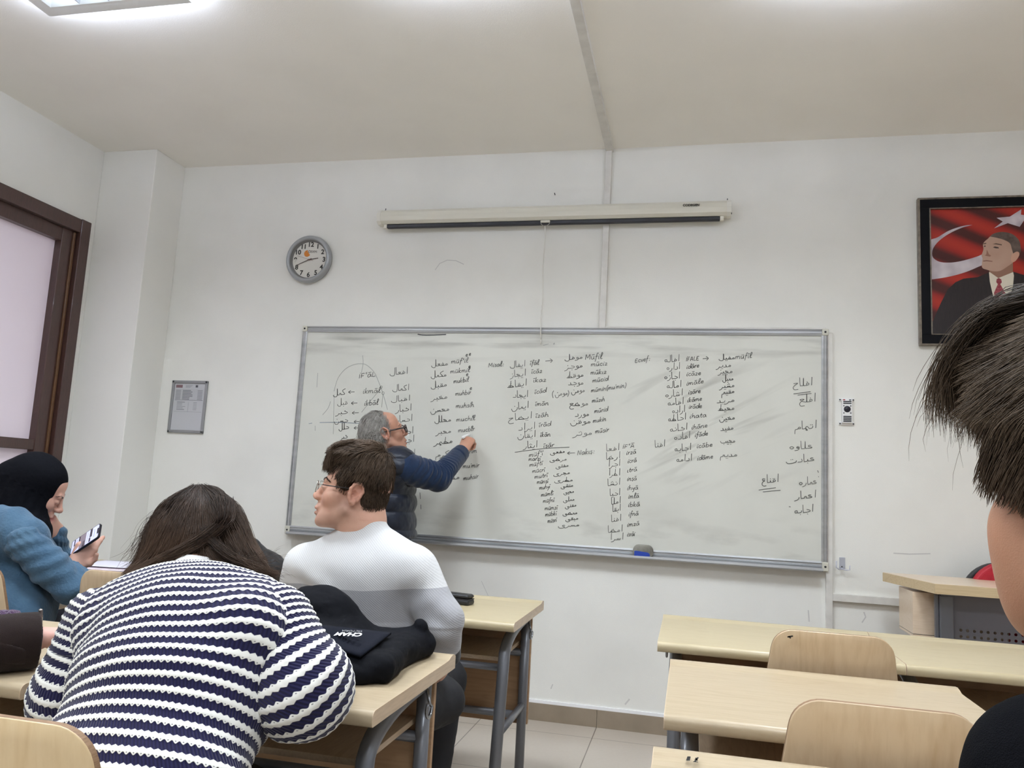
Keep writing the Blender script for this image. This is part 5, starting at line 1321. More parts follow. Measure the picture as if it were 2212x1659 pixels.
# ================================================== person in the striped jumper, bent over the desk
PER = .0212
def stripes(name):
    m_ = mat(name, (232, 230, 222), .9, spec=.15, sheen=.2)
    nt, N, L, b = nodes(m_)
    sv = N.new('ShaderNodeAttribute'); sv.attribute_name = 'sv'; su = N.new('ShaderNodeAttribute'); su.attribute_name = 'su'
    u = math_node(nt, 'DIVIDE', su.outputs['Fac'], .0125)
    v = math_node(nt, 'DIVIDE', sv.outputs['Fac'], PER)
    fu = math_node(nt, 'FRACT', u)
    cosu = math_node(nt, 'COSINE', math_node(nt, 'MULTIPLY', u, 6.2832)); fv = math_node(nt, 'FRACT', v)
    spike = math_node(nt, 'ABSOLUTE', math_node(nt, 'SUBTRACT', math_node(nt, 'FRACT', math_node(nt, 'ADD', u, .5)), .5))
    lo_ = math_node(nt, 'SUBTRACT', fv, math_node(nt, 'ADD', .10, math_node(nt, 'MULTIPLY', cosu, .07))); hi_ = math_node(nt, 'SUBTRACT', math_node(nt, 'ADD', .50, math_node(nt, 'MULTIPLY', spike, .26)), fv)
    white = ramp(nt, math_node(nt, 'MINIMUM', lo_, hi_), [(.0, (0, 0, 0)), (.03, (1, 1, 1))])
    # the eye of each looped stitch
    du = math_node(nt, 'MULTIPLY', math_node(nt, 'SUBTRACT', fu, .5), 2.6); dv = math_node(nt, 'MULTIPLY', math_node(nt, 'SUBTRACT', fv, .17), 7.0)
    rr = math_node(nt, 'SQRT', math_node(nt, 'ADD', math_node(nt, 'MULTIPLY', du, du), math_node(nt, 'MULTIPLY', dv, dv)))
    hole = ramp(nt, rr, [(.16, (1, 1, 1)), (.30, (0, 0, 0))])
    tw = math_node(nt, 'SINE', math_node(nt, 'MULTIPLY', math_node(nt, 'ADD', math_node(nt, 'MULTIPLY', u, 2.0), math_node(nt, 'MULTIPLY', v, 1.5)), 6.2832))
    cw = mix_color(nt, math_node(nt, 'MULTIPLY', hole, .75), lin((228, 227, 221)), lin((112, 108, 118)))
    cn = mix_color(nt, math_node(nt, 'ADD', math_node(nt, 'MULTIPLY', tw, .25), .4), lin((20, 18, 46)), lin((38, 36, 76)))
    L.new(mix_color(nt, white, cn, cw), b.inputs['Base Color'])
    h = math_node(nt, 'ADD', math_node(nt, 'ADD', math_node(nt, 'MULTIPLY', white, .8), math_node(nt, 'MULTIPLY', hole, -.6)), math_node(nt, 'MULTIPLY', tw, math_node(nt, 'MULTIPLY', math_node(nt, 'SUBTRACT', 1.0, white), .2)))
    bp = N.new('ShaderNodeBump'); bp.inputs['Strength'].default_value = .8; bp.inputs['Distance'].default_value = .003; L.new(h, bp.inputs['Height']); L.new(bp.outputs[0], b.inputs['Normal'])
    return m_
def knit_disp(lp, rad, seed, amp=.0022, ks=1.0):
    def fn(V, N):
        s_, a_, d_ = lp(V); u = a_ * rad / .0125; v = ks * s_ / PER
        f = v % 1.0; ridge = np.where((f > .04) & (f < .58), np.sin(np.clip((f - .04) / .54, 0, 1) * math.pi), 0)
        return amp * ridge * (.85 + .15 * np.cos(u * 6.2832)) + .006 * fbm(V * 9, seed) 
    return fn
def build_girl():
    r = person((1.45, -3.12, 0), 'person with long brown hair in a navy and white striped jumper, bent over the desk')
    hd = px(428, 1186, -2.66); R = frame((-.10, .62, -.78), (-.06, .75, .6)); sc = 1.0
    nb_ = px(428, 1238, -2.80); S3 = np.array((1.315, -2.855, .905)); S2 = np.array((1.345, -2.955, .80)); S1 = np.array((1.368, -3.07, .66)); S0 = np.array((1.37, -3.13, .50))
    shR = px(590, 1350, -2.88); elR = px(648, 1478, -2.91); wrR = np.array((1.47, -2.62, .79)); shL = px(218, 1345, -2.89); elL = px(150, 1500, -2.92); wrL = np.array((1.08, -2.60, .79))
    B = Shape(); H = Local(B, hd, R, sc); head_shape(H)
    B.cap(hd + R @ np.array((0, -.04, -.04)), nb_ + [0, 0, -.03], .052, .060, .03); B.chain([nb_ + [0, 0, -.03], S3, S2, S1, S0], [.06, .09, .10, .11, .12], .05); B.cap(shL, shR, .05, .05, .04)
    for a, b_, c in ((shR, elR, wrR), (shL, elL, wrL)): B.chain([a, b_, c], [.045, .04, .028], .02)
    hand_prims(B, wrR, (-.75, .6, -.02), (0, .05, 1), 1, [(15, 25, 15)] * 4, [(.03, .035, -.008), (.06, .05, -.012), (.08, .052, -.016)]); hand_prims(B, wrL, (.6, .75, -.02), (0, .05, 1), -1, [(15, 25, 15)] * 4, [(.03, .035, -.008), (.06, .05, -.012), (.08, .052, -.016)])
    kn = [(np.array((x, -2.68, .50)), np.array((x, -2.62, .10))) for x in (1.34, 1.55)]
    for (k_, a_), hx in zip(kn, (1.37, 1.55)): B.chain([(hx, -3.10, .50), k_, a_], [.08, .055, .04], .03)
    sdf_obj('body', B, .0032, M_SKIN, r, attrs={'paint': head_paint(H, (196, 156, 136), (170, 112, 104), (190, 140, 122))})
    spine = [S0 + [.0, -.02, -.12], S0, S1, S2, S3, nb_ + [0, 0, -.03], nb_ + [-.01, .05, .02]]
    lp = line_param(spine, 6, .05); MS = stripes('striped_knit')
    T = Shape()
    T.ell(S0 + [0, 0, -.02], (.205, .15, .14), .06); T.ell(S1, (.208, .135, .16), .08, 'u', rotm('X', 30)); T.ell(S2 + [.005, 0, 0], (.205, .135, .16), .08, 'u', rotm('X', 45))
    T.ell(S3 + [0, .0, .0], (.205, .12, .13), .08, 'u', rotm('X', 50)); T.cap(shL + [.04, 0, -.005], shR - [.04, 0, .005], .078, .078, .06); T.ell(nb_ + [0, -.025, -.075], (.10, .085, .065), .06)
    T.ell(px(330, 1330, -3.0) + [0, .05, -.03], (.10, .06, .07), .06); T.ell(px(500, 1320, -3.0) + [0, .05, -.04], (.08, .06, .07), .06)
    T.ell(nb_ + np.array((0, .02, .055)), (.062, .062, .06), .012, 's')
    at = {'sv': lambda V, N: lp(V)[0], 'su': lambda V, N: lp(V)[1] * .19}
    sdf_obj('jumper', T, .0034, MS, r, disp=knit_disp(lp, .19, 21), attrs=at)
    for nm, a, b_, c, ra in (('sleeve', shR, elR, wrR, (.076, .084, .060)), ('sleeve', shL, elL, wrL, (.072, .070, .056))):
        la = line_param([a - nrm(b_ - a) * .06, a, b_, c, c + nrm(c - b_) * .05], 6, .03); SL = Shape(); SL.cap(a, b_, ra[0], ra[1], .03); SL.cap(b_, c, ra[1] * .92, ra[2], .04); 
        if a is shR: SL.ell(b_ + np.array((.01, .0, -.008)), (.080, .085, .080), .04)
        sdf_obj(nm, SL, .0034, MS, r, disp=knit_disp(la, .075, 23, .0024, 1.3), attrs={'sv': (lambda la_: lambda V, N: la_(V)[0] * 1.3)(la), 'su': (lambda la_: lambda V, N: la_(V)[1] * .075)(la)})
    # white neckline of the shirt under the jumper
    C = Shape(); C.cap(nb_ + [0, 0, -.04], nb_ + [-.002, .006, -.014], .072, .066, .02); C.ell(nb_ + np.array((-.004, .03, .05)), (.062, .06, .045), .004, 's')
    sdf_obj('shirt_collar', C, .003, mat('white_cotton', (230, 228, 226), .8), r)
    P_ = Shape(); P_.ell(S0 + [0, .02, -.01], (.17, .15, .10), .05)
    for (k_, a_), hx in zip(kn, (1.37, 1.55)): P_.chain([(hx, -3.08, .52), k_, a_ + [0, 0, .02]], [.095, .075, .065], .04)
    sdf_obj('trousers', P_, .007, mat('black_leggings', (16, 16, 20), .8), r)
    for k_, a_ in kn:
        S = Shape(); S.ell(a_ + [0, .05, -.055], (.045, .125, .045), .02); S.cap(a_ + [0, -.02, -.04], a_ + [0, 0, .02], .044, .044, .02); S.plane((0, 0, .006), (0, 0, -1), .002); sdf_obj('shoe', S, .007, mat('dark_shoe', (30, 30, 34), .6), r)
    # hair
    HS = Shape(); HL = Local(HS, hd, R, sc)
    HL.ell((0, -.026, .045), (.078, .096, .090), .02); HL.ell((0, -.07, -.02), (.075, .055, .06), .04)
    for sx in (-1, 1): HL.ell((sx * .054, .01, -.03), (.030, .070, .075), .04)
    HS.cap(px(365, 1150, -2.70), px(325, 1225, -2.76), .036, .026, .04); HS.cap(px(492, 1150, -2.70), px(545, 1225, -2.76), .036, .028, .04)
    hb = hair_mat('long_brown_hair', (32, 24, 20), (68, 52, 42), (86, 66, 52), .42)
    v_, f_ = HS.mesh(.006); c_me = np_mesh('hair', v_, f_, {'tone': np.clip(.1 + .25 * fbm(v_ * 60, 4), 0, 1), 'along': np.zeros(len(v_))}); c_me.materials.append(hb)
    top = (432, 1056, -2.70)
    def G(*q): return [px(*p) for p in q]
    left = [G((430, 1055, -2.69), (418, 1090, -2.755), (400, 1150, -2.79), (385, 1200, -2.80), (372, 1232, -2.82)),
            G((428, 1055, -2.69), (402, 1090, -2.75), (370, 1150, -2.785), (345, 1205, -2.80), (310, 1242, -2.82)),
            G((426, 1055, -2.69), (385, 1088, -2.745), (345, 1150, -2.775), (318, 1205, -2.79), (270, 1248, -2.82)),
            G((424, 1055, -2.68), (370, 1086, -2.73), (330, 1140, -2.755), (312, 1195, -2.77), (252, 1262, -2.81)),
            G((420, 1055, -2.66), (356, 1090, -2.70), (322, 1140, -2.72), (308, 1190, -2.74), (285, 1238, -2.77)),
            G((415, 1056, -2.64), (350, 1095, -2.66), (326, 1150, -2.67), (318, 1200, -2.69), (322, 1240, -2.70))]
    right = [G((434, 1055, -2.69), (444, 1090, -2.755), (455, 1150, -2.79), (480, 1200, -2.80), (505, 1232, -2.815)),
             G((436, 1055, -2.69), (462, 1090, -2.75), (488, 1150, -2.785), (515, 1200, -2.80), (548, 1240, -2.81)),
             G((438, 1055, -2.69), (478, 1088, -2.745), (512, 1150, -2.775), (538, 1205, -2.79), (575, 1246, -2.80)),
             G((440, 1055, -2.68), (495, 1086, -2.73), (528, 1140, -2.755), (548, 1195, -2.77), (590, 1250, -2.79)),
             G((444, 1055, -2.66), (505, 1090, -2.70), (534, 1140, -2.72), (546, 1190, -2.74), (580, 1240, -2.77)),
             G((450, 1056, -2.64), (508, 1095, -2.66), (530, 1150, -2.67), (540, 1200, -2.69), (548, 1236, -2.70))]
    cross = [G((500, 1085, -2.76), (492, 1130, -2.80), (440, 1172, -2.82), (370, 1212, -2.83), (300, 1248, -2.83)), G((470, 1075, -2.77), (478, 1120, -2.80), (425, 1165, -2.82), (350, 1205, -2.83), (270, 1250, -2.83))]
    cross2 = [G((440, 1140, -2.80), (470, 1180, -2.82), (510, 1205, -2.82), (560, 1230, -2.815), (600, 1246, -2.80)), G((450, 1160, -2.81), (490, 1195, -2.825), (530, 1220, -2.82), (575, 1240, -2.815), (604, 1240, -2.79))]
    wisps = [G((505, 1180, -2.79), (540, 1215, -2.80), (580, 1215, -2.79), (600, 1232, -2.78)), G((520, 1190, -2.79), (555, 1240, -2.80), (590, 1244, -2.79), (606, 1262, -2.78))]
    wl = [G((330, 1140, -2.74), (312, 1170, -2.76), (292, 1215, -2.77), (262, 1232, -2.78)), G((345, 1100, -2.74), (318, 1130, -2.76), (302, 1180, -2.77), (290, 1225, -2.78))]
    mid = [G((432, 1055, -2.69), (430, 1092, -2.76), (426, 1150, -2.80), (412, 1196, -2.815), (396, 1226, -2.825)), G((433, 1055, -2.69), (438, 1092, -2.76), (442, 1150, -2.80), (462, 1196, -2.815), (486, 1226, -2.82))]
    ms = [c_me, guide_hair('h', left[::-1] + mid + right, 9000, hb, 14, .0005, .0035, 31, shape=HS, clump=3), guide_hair('h', cross, 900, hb, 14, .0005, .004, 33, shape=HS), guide_hair('h', cross2, 900, hb, 14, .0005, .004, 36, shape=HS), guide_hair('h', wisps, 110, hb, 12, .0003, .008, 34, spreadtip=3), guide_hair('h', wl, 110, hb, 12, .0003, .006, 35, spreadtip=3)]
    obj_from('hair', join_np('hair', ms), r)
    return r

# ================================================== person in the blue shirt and black headscarf
def build_scarf():
    r = person((-.2, -1.78, 0), 'person in a black headscarf and loose blue shirt looking down at a phone')
    R = frame((.74, .62, -.50), (.2, .0, 1)); sc = .97; hd = px(80, 1060, -1.72)
    nb_ = px(38, 1140, -1.76)
    shR = px(52, 1170, -1.85); elR = px(152, 1270, -1.76); wrR = px(157, 1230, -1.67); shL = px(60, 1165, -1.54); elL = px(128, 1250, -1.50); wrL = px(122, 1150, -1.60)
    ch_ = px(20, 1230, -1.72); hip = np.array((-.22, -1.80, .54))
    B = Shape(); H = Local(B, hd, R, sc); head_shape(H, nose=.9, ears=False)
    B.cap(hd + R @ np.array((0, -.03, -.04)), nb_, .052, .058, .03); B.cap(nb_, ch_, .07, .10, .04); B.cap(ch_, hip, .10, .11, .04); B.cap(shL, shR, .05, .05, .03)
    B.chain([shR, elR, wrR], [.045, .038, .026], .02); B.chain([shL, elL, wrL], [.045, .038, .026], .02)
    # hand round the phone: back of the hand towards the camera
    fw_ = nrm(px(192, 1176, -1.64) - wrR); hp = hand_prims(B, wrR + fw_ * .012, fw_, (.45, -.85, -.25), 1, [(30, 30, 22), (42, 42, 28), (52, 52, 30), (58, 56, 30)], [(.034, .040, .006), (.056, .050, .012), (.074, .046, .020)], .98)
    hand_prims(B, wrL, nrm(H.p((.02, .09, -.085)) - wrL), (.8, .3, -.3), -1, [(50, 50, 30)] * 4, [(.03, .03, -.01), (.05, .035, -.02), (.065, .03, -.03)])
    for x in (-.28, -.10): B.chain([(x, -1.78, .52), (x + .04, -1.36, .52), (x + .05, -1.30, .10)], [.08, .055, .04], .03)
    sdf_obj('body', B, .0028, M_SKIN, r, attrs={'paint': head_paint(H, (202, 160, 142), (178, 112, 108), (204, 146, 132))}); eyes(H, r, .35); brows(H, B, r, M_BROW, 60)
    # headscarf
    S = Shape(); SLc = Local(S, hd, R, sc)
    SLc.ell((0, -.028, .040), (.094, .112, .104), .03); SLc.ell((0, -.015, -.055), (.082, .088, .075), .06); SLc.cap((0, -.07, .02), (0, -.115, .0), .07, .055, .05)
    S.cap(hd + R @ np.array((0, -.02, -.08)), nb_ + [.01, 0, -.01], .085, .10, .06); S.cap(nb_ + [-.08, 0, -.02], nb_ + [.05, .0, -.03], .075, .07, .05)
    SLc.ell((0, .096, -.030), (.052, .062, .070), .010, 's')
    S.ell(nb_ + [.0, 0, -.10], (.2, .2, .055), .02, 's')
    sdf_obj('headscarf', S, .0036, mat('black_scarf', (6, 7, 14), .85, spec=.12, bump=(90, .2)), r, disp=lambda V, N: .003 * fbm(V * 12, 6) + .0014 * np.sin(SLc.inv(V)[:, 1] * 180 + 40 * SLc.inv(V)[:, 2]) * (SLc.inv(V)[:, 2] < .01))
    # shirt
    M_B = mat('blue_crinkled_cotton', (74, 102, 124), .85, spec=.2, sheen=.2, noise=(10, (60, 88, 112), 5), bump=(120, .35))
    T = Shape(); T.ell(ch_ + [0, 0, -.03], (.20, .155, .22), .06); T.ell(hip + [0, -.01, .10], (.215, .18, .20), .08); T.cap(nb_ + [.0, 0, -.06], nb_ + [0, 0, -.015], .095, .08, .04)
    T.cap(nb_ + [0, -.03, -.06], shR + [-.01, .03, .0], .075, .07, .04); T.cap(nb_ + [0, .03, -.06], shL + [-.01, -.03, .0], .075, .07, .04)
    T.ell(px(10, 1150, -1.84), (.12, .09, .10), .05)
    sdf_obj('shirt', T, .0042, M_B, r, disp=lambda V, N: .005 * fbm(V * np.array((14, 14, 6)), 8) + .003 * np.sin(V[:, 0] * 90 + V[:, 2] * 20 + 2 * fbm(V * 8, 3)))
    for a, b_, c, sd in ((shR, elR, wrR, 1), (shL, elL, wrL, 2)):
        SL = Shape(); SL.chain([a, a + (b_ - a) * .55, b_, c], [.064, .060, .050, .035], .04); SL.ell(b_ + (c - b_) * .4 + np.array((.012, 0, 0)), (.056, .054, .050), .03) ; SL.cap(c - nrm(c - b_) * .018, c - nrm(c - b_) * .004, .034, .036, .006)
        SL.ell(c + nrm(c - b_) * .148, (.15,) * 3, .004, 's') if sd == 1 else None
        la = line_param([a, b_, c], 8)
        def ds(V, N, la=la, c=c):
            s_, a_, d_ = la(V); near = np.exp(-(np.linalg.norm(V - c, axis=1) / .07) ** 2); top_ = np.exp(-(s_ / .05) ** 2)
            rim = 1 - np.exp(-(np.linalg.norm(V - c, axis=1) / .045) ** 6)
            return .004 * fbm(V * 16, 12) * rim + rim * .004 * (near + .25 * top_) * np.sin(a_ * 16 + 2 * fbm(V * 10, 2)) + .0025 * np.sin(s_ * 120 + a_ * 3)
        sdf_obj('sleeve', SL, .0036, M_B, r, disp=ds)
    P_ = Shape(); P_.ell((-.2, -1.76, .54), (.18, .16, .10), .05)
    for x in (-.28, -.10): P_.chain([(x, -1.76, .54), (x + .04, -1.36, .53), (x + .05, -1.30, .10)], [.10, .08, .075], .04)
    sdf_obj('trousers', P_, .008, mat('dark_skirt', (30, 32, 42), .8), r)
    for x in (-.23, -.05):
        S = Shape(); S.ell((x, -1.24, .045), (.044, .12, .042), .02); S.cap((x, -1.31, .04), (x, -1.30, .1), .042, .042, .02); S.plane((0, 0, .006), (0, 0, -1), .002); sdf_obj('shoe', S, .008, mat('black_trainer', (26, 26, 30), .6), r)
    return r, hp

# ================================================== writer at the left edge: brown coat sleeve, hand and pen
def build_writer():
    r = person((.52, -3.2, 0), 'person in a brown coat with a gold cuff button, writing at the left edge')
    sh_, el_, wr_ = np.array((.64, -3.12, 1.02)), np.array((.68, -2.90, .80)), px(66, 1384, -2.735)
    shL, elL, wrL = np.array((.28, -3.10, 1.02)), np.array((.20, -2.86, .82)), np.array((.42, -2.62, .79))
    hd = np.array((.47, -3.0, 1.24)); nb_ = np.array((.47, -3.06, 1.08)); hip = np.array((.48, -3.16, .55)); R = frame((.1, .8, -.55), (0, .5, .8))
    B = Shape(); H = Local(B, hd, R); head_shape(H); B.cap(hd + [0, -.03, -.04], nb_, .052, .058, .03); B.cap(nb_, hip, .09, .11, .05); B.cap(sh_, shL, .05, .05, .04)
    B.chain([sh_, el_, wr_], [.045, .04, .029], .02); B.chain([shL, elL, wrL], [.045, .04, .028], .02)
    fd = nrm(np.array((.50, .86, .03))); hp = hand_prims(B, wr_ + fd * .012 + [0, 0, .004], fd, (-.25, -.1, .95), -1, [(38, 62, 30), (50, 66, 34), (60, 70, 38), (64, 70, 38)], [(.040, .036, -.014), (.062, .034, -.030), (.080, .020, -.040)], 1.0)
    hand_prims(B, wrL, (.9, .3, -.05), (0, 0, 1), 1, [(20, 25, 15)] * 4, [(.03, .035, -.008), (.06, .05, -.012), (.08, .052, -.016)])
    for x in (.40, .58): B.chain([(x, -3.14, .5), (x, -2.74, .5), (x, -2.70, .1)], [.08, .055, .04], .03)
    sdf_obj('body', B, .0032, M_SKIN, r, attrs={'paint': head_paint(H, (212, 168, 154), (178, 116, 108), (214, 152, 140))})
    M_C = mat('dark_brown_wool', (40, 31, 29), .95, spec=.1, sheen=.1, noise=(90, (38, 29, 28), 4), bump=(600, .3))
    C = Shape(); C.ell((.48, -3.10, .84), (.21, .14, .22), .06); C.ell((.48, -3.15, .60), (.22, .17, .16), .08); C.cap(sh_, shL, .075, .075, .05); C.cap(nb_ + [0, 0, -.05], nb_ + [0, 0, -.02], .085, .08, .04)
    C.chain([sh_, el_, wr_ - nrm(wr_ - el_) * .02], [.075, .068, .056], .03); C.chain([shL, elL, wrL - nrm(wrL - elL) * .02], [.075, .066, .052], .03)
    C.cap(wr_ - nrm(wr_ - el_) * .05, wr_ + nrm(wr_ - el_) * .006, .060, .062, .02); C.ell(wr_ + nrm(wr_ - el_) * .152, (.15,) * 3, .004, 's')
    sdf_obj('coat', C, .0045, M_C, r, disp=cloth_disp(5, .003, 12, .001, 40))
    d_ = nrm(wr_ - el_); tabc = wr_ - d_ * .085
    tb = Shape(); tb.cap(tabc - d_ * .03, tabc + d_ * .05, .064, .0665, .01); tb.plane(tabc + [0, 0, .004], (0, .5, 1), .004); tb.plane(tabc + [0, 0, -.035], (0, -.2, -1), .004)
    sdf_obj('cuff_tab', tb, .004, M_C, r)
    gold = mat('gold_button', (206, 164, 84), .25, metal=.95, bump=(500, .6))
    for u, v in ((5, 1396),):
        c = px(u, v, -2.787); d2 = Vector(nrm((CAM_P - c) * np.array((.6, 1, .7))))
        MB().lathe([(0, .0068), (.005, .0066), (.0085, .0058), (.0098, .0035), (.0095, 0), (.004, -.004)], (0, 0, 0), 'z', 24).build('button', gold, r, Matrix.Translation(Vector(c) - r.location) @ Vector((0, 0, 1)).rotation_difference(d2).to_matrix().to_4x4())
    W = Shape(); W.cap(px(-70, 1352, -2.68), px(24, 1342, -2.66), .034, .027, .02); W.cap(px(-70, 1352, -2.68), px(-200, 1340, -2.8), .034, .05, .02)
    sdf_obj('purple_sleeve', W, .003, mat('purple_knit', (72, 44, 78), .95, sheen=.3, bump=(160, .9)), r, disp=lambda V, N: .002 * np.sin(V[:, 0] * 420) * np.sin(V[:, 2] * 420))
    Hh = Shape(); HL = Local(Hh, hd, R); HL.ell((0, -.03, .045), (.083, .096, .09), .02); HL.ell((0, -.06, -.05), (.075, .06, .09), .04); HL.ell((0, .09, -.01), (.06, .06, .075), .01, 's')
    sdf_obj('hair', Hh, .006, mat('dark_hair', (40, 30, 26), .5), r)
    P_ = Shape(); P_.ell((.48, -3.13, .54), (.18, .16, .10), .05)
    for x in (.40, .58): P_.chain([(x, -3.12, .52), (x, -2.74, .51), (x, -2.70, .05)], [.095, .075, .06], .04)
    sdf_obj('trousers', P_, .009, mat('dark_jeans', (36, 40, 56), .85), r)
    return r, hp

# ================================================== seated person hidden behind the striped jumper's head
def build_hidden():
    r = person((.42, -1.72, 0), 'person in a black coat, mostly hidden behind the long brown hair, leaning on one hand')
    hd = px(462, 1150, -1.60); R = frame((-.5, .8, -.1), (.15, 0, 1)); nb_ = hd + np.array((-.02, -.03, -.16)); hip = np.array((.50, -1.74, .55))
    shR, elR = np.array((.62, -1.62, .86)), px(570, 1236, -1.38); wrR = px(540, 1188, -1.42); shL, elL, wrL = np.array((.43, -1.58, .90)), np.array((.46, -1.40, .80)), np.array((.56, -1.28, .79))
    B = Shape(); H = Local(B, hd, R); head_shape(H); B.cap(hd + [0, -.02, -.04], nb_, .052, .058, .03); B.cap(nb_, hip, .09, .11, .05); B.cap(shL, shR, .05, .05, .04)
    B.chain([shR, elR, wrR], [.045, .04, .028], .02); B.chain([shL, elL, wrL], [.045, .04, .028], .02)
    hand_prims(B, wrR, nrm(hd + [.05, .06, -.02] - wrR), (.7, -.4, .2), -1, [(40, 40, 30)] * 4, [(.03, .03, -.01), (.05, .035, -.02), (.065, .03, -.03)]); hand_prims(B, wrL, (.9, .3, -.05), (0, 0, 1), 1, [(20, 25, 15)] * 4, [(.03, .035, -.008), (.06, .05, -.012), (.08, .052, -.016)])
    for x in (.34, .52): B.chain([(x, -1.72, .5), (x, -1.36, .5), (x, -1.32, .1)], [.08, .055, .04], .03)
    sdf_obj('body', B, .0034, M_SKIN, r, attrs={'paint': head_paint(H, (208, 164, 148), (178, 116, 108), (208, 146, 132))})
    C = Shape(); C.ell((.54, -1.68, .80), (.17, .14, .20), .06); C.ell((.50, -1.73, .62), (.19, .16, .16), .08); C.cap(shL, shR, .065, .07, .05); C.cap(nb_ + [0, 0, -.06], nb_ + [0, 0, -.02], .085, .08, .04)
    C.chain([shR, elR, wrR], [.070, .074, .050], .03); C.ell(elR + [.02, 0, .005], (.075, .07, .055), .04); C.chain([shL, elL, wrL], [.065, .06, .05], .03)
    sdf_obj('coat', C, .005, mat('black_puffy_nylon', (15, 15, 20), .5, sheen=.1), r, disp=cloth_disp(7, .008, 13, .002, 34))
    Hh = Shape(); HL = Local(Hh, hd, R); HL.ell((0, -.03, .045), (.080, .094, .088), .02); HL.ell((0, -.06, -.04), (.07, .06, .08), .04); HL.ell((0, .09, -.01), (.06, .06, .075), .01, 's')
    sdf_obj('hair', Hh, .006, mat('black_hair', (28, 22, 20), .5), r)
    P_ = Shape(); P_.ell((.42, -1.71, .54), (.17, .15, .10), .05)
    for x in (.34, .52): P_.chain([(x, -1.70, .52), (x, -1.36, .51), (x, -1.32, .05)], [.09, .072, .06], .04)
    sdf_obj('trousers', P_, .009, mat('charcoal_trousers', (40, 40, 46), .85), r)
    return r

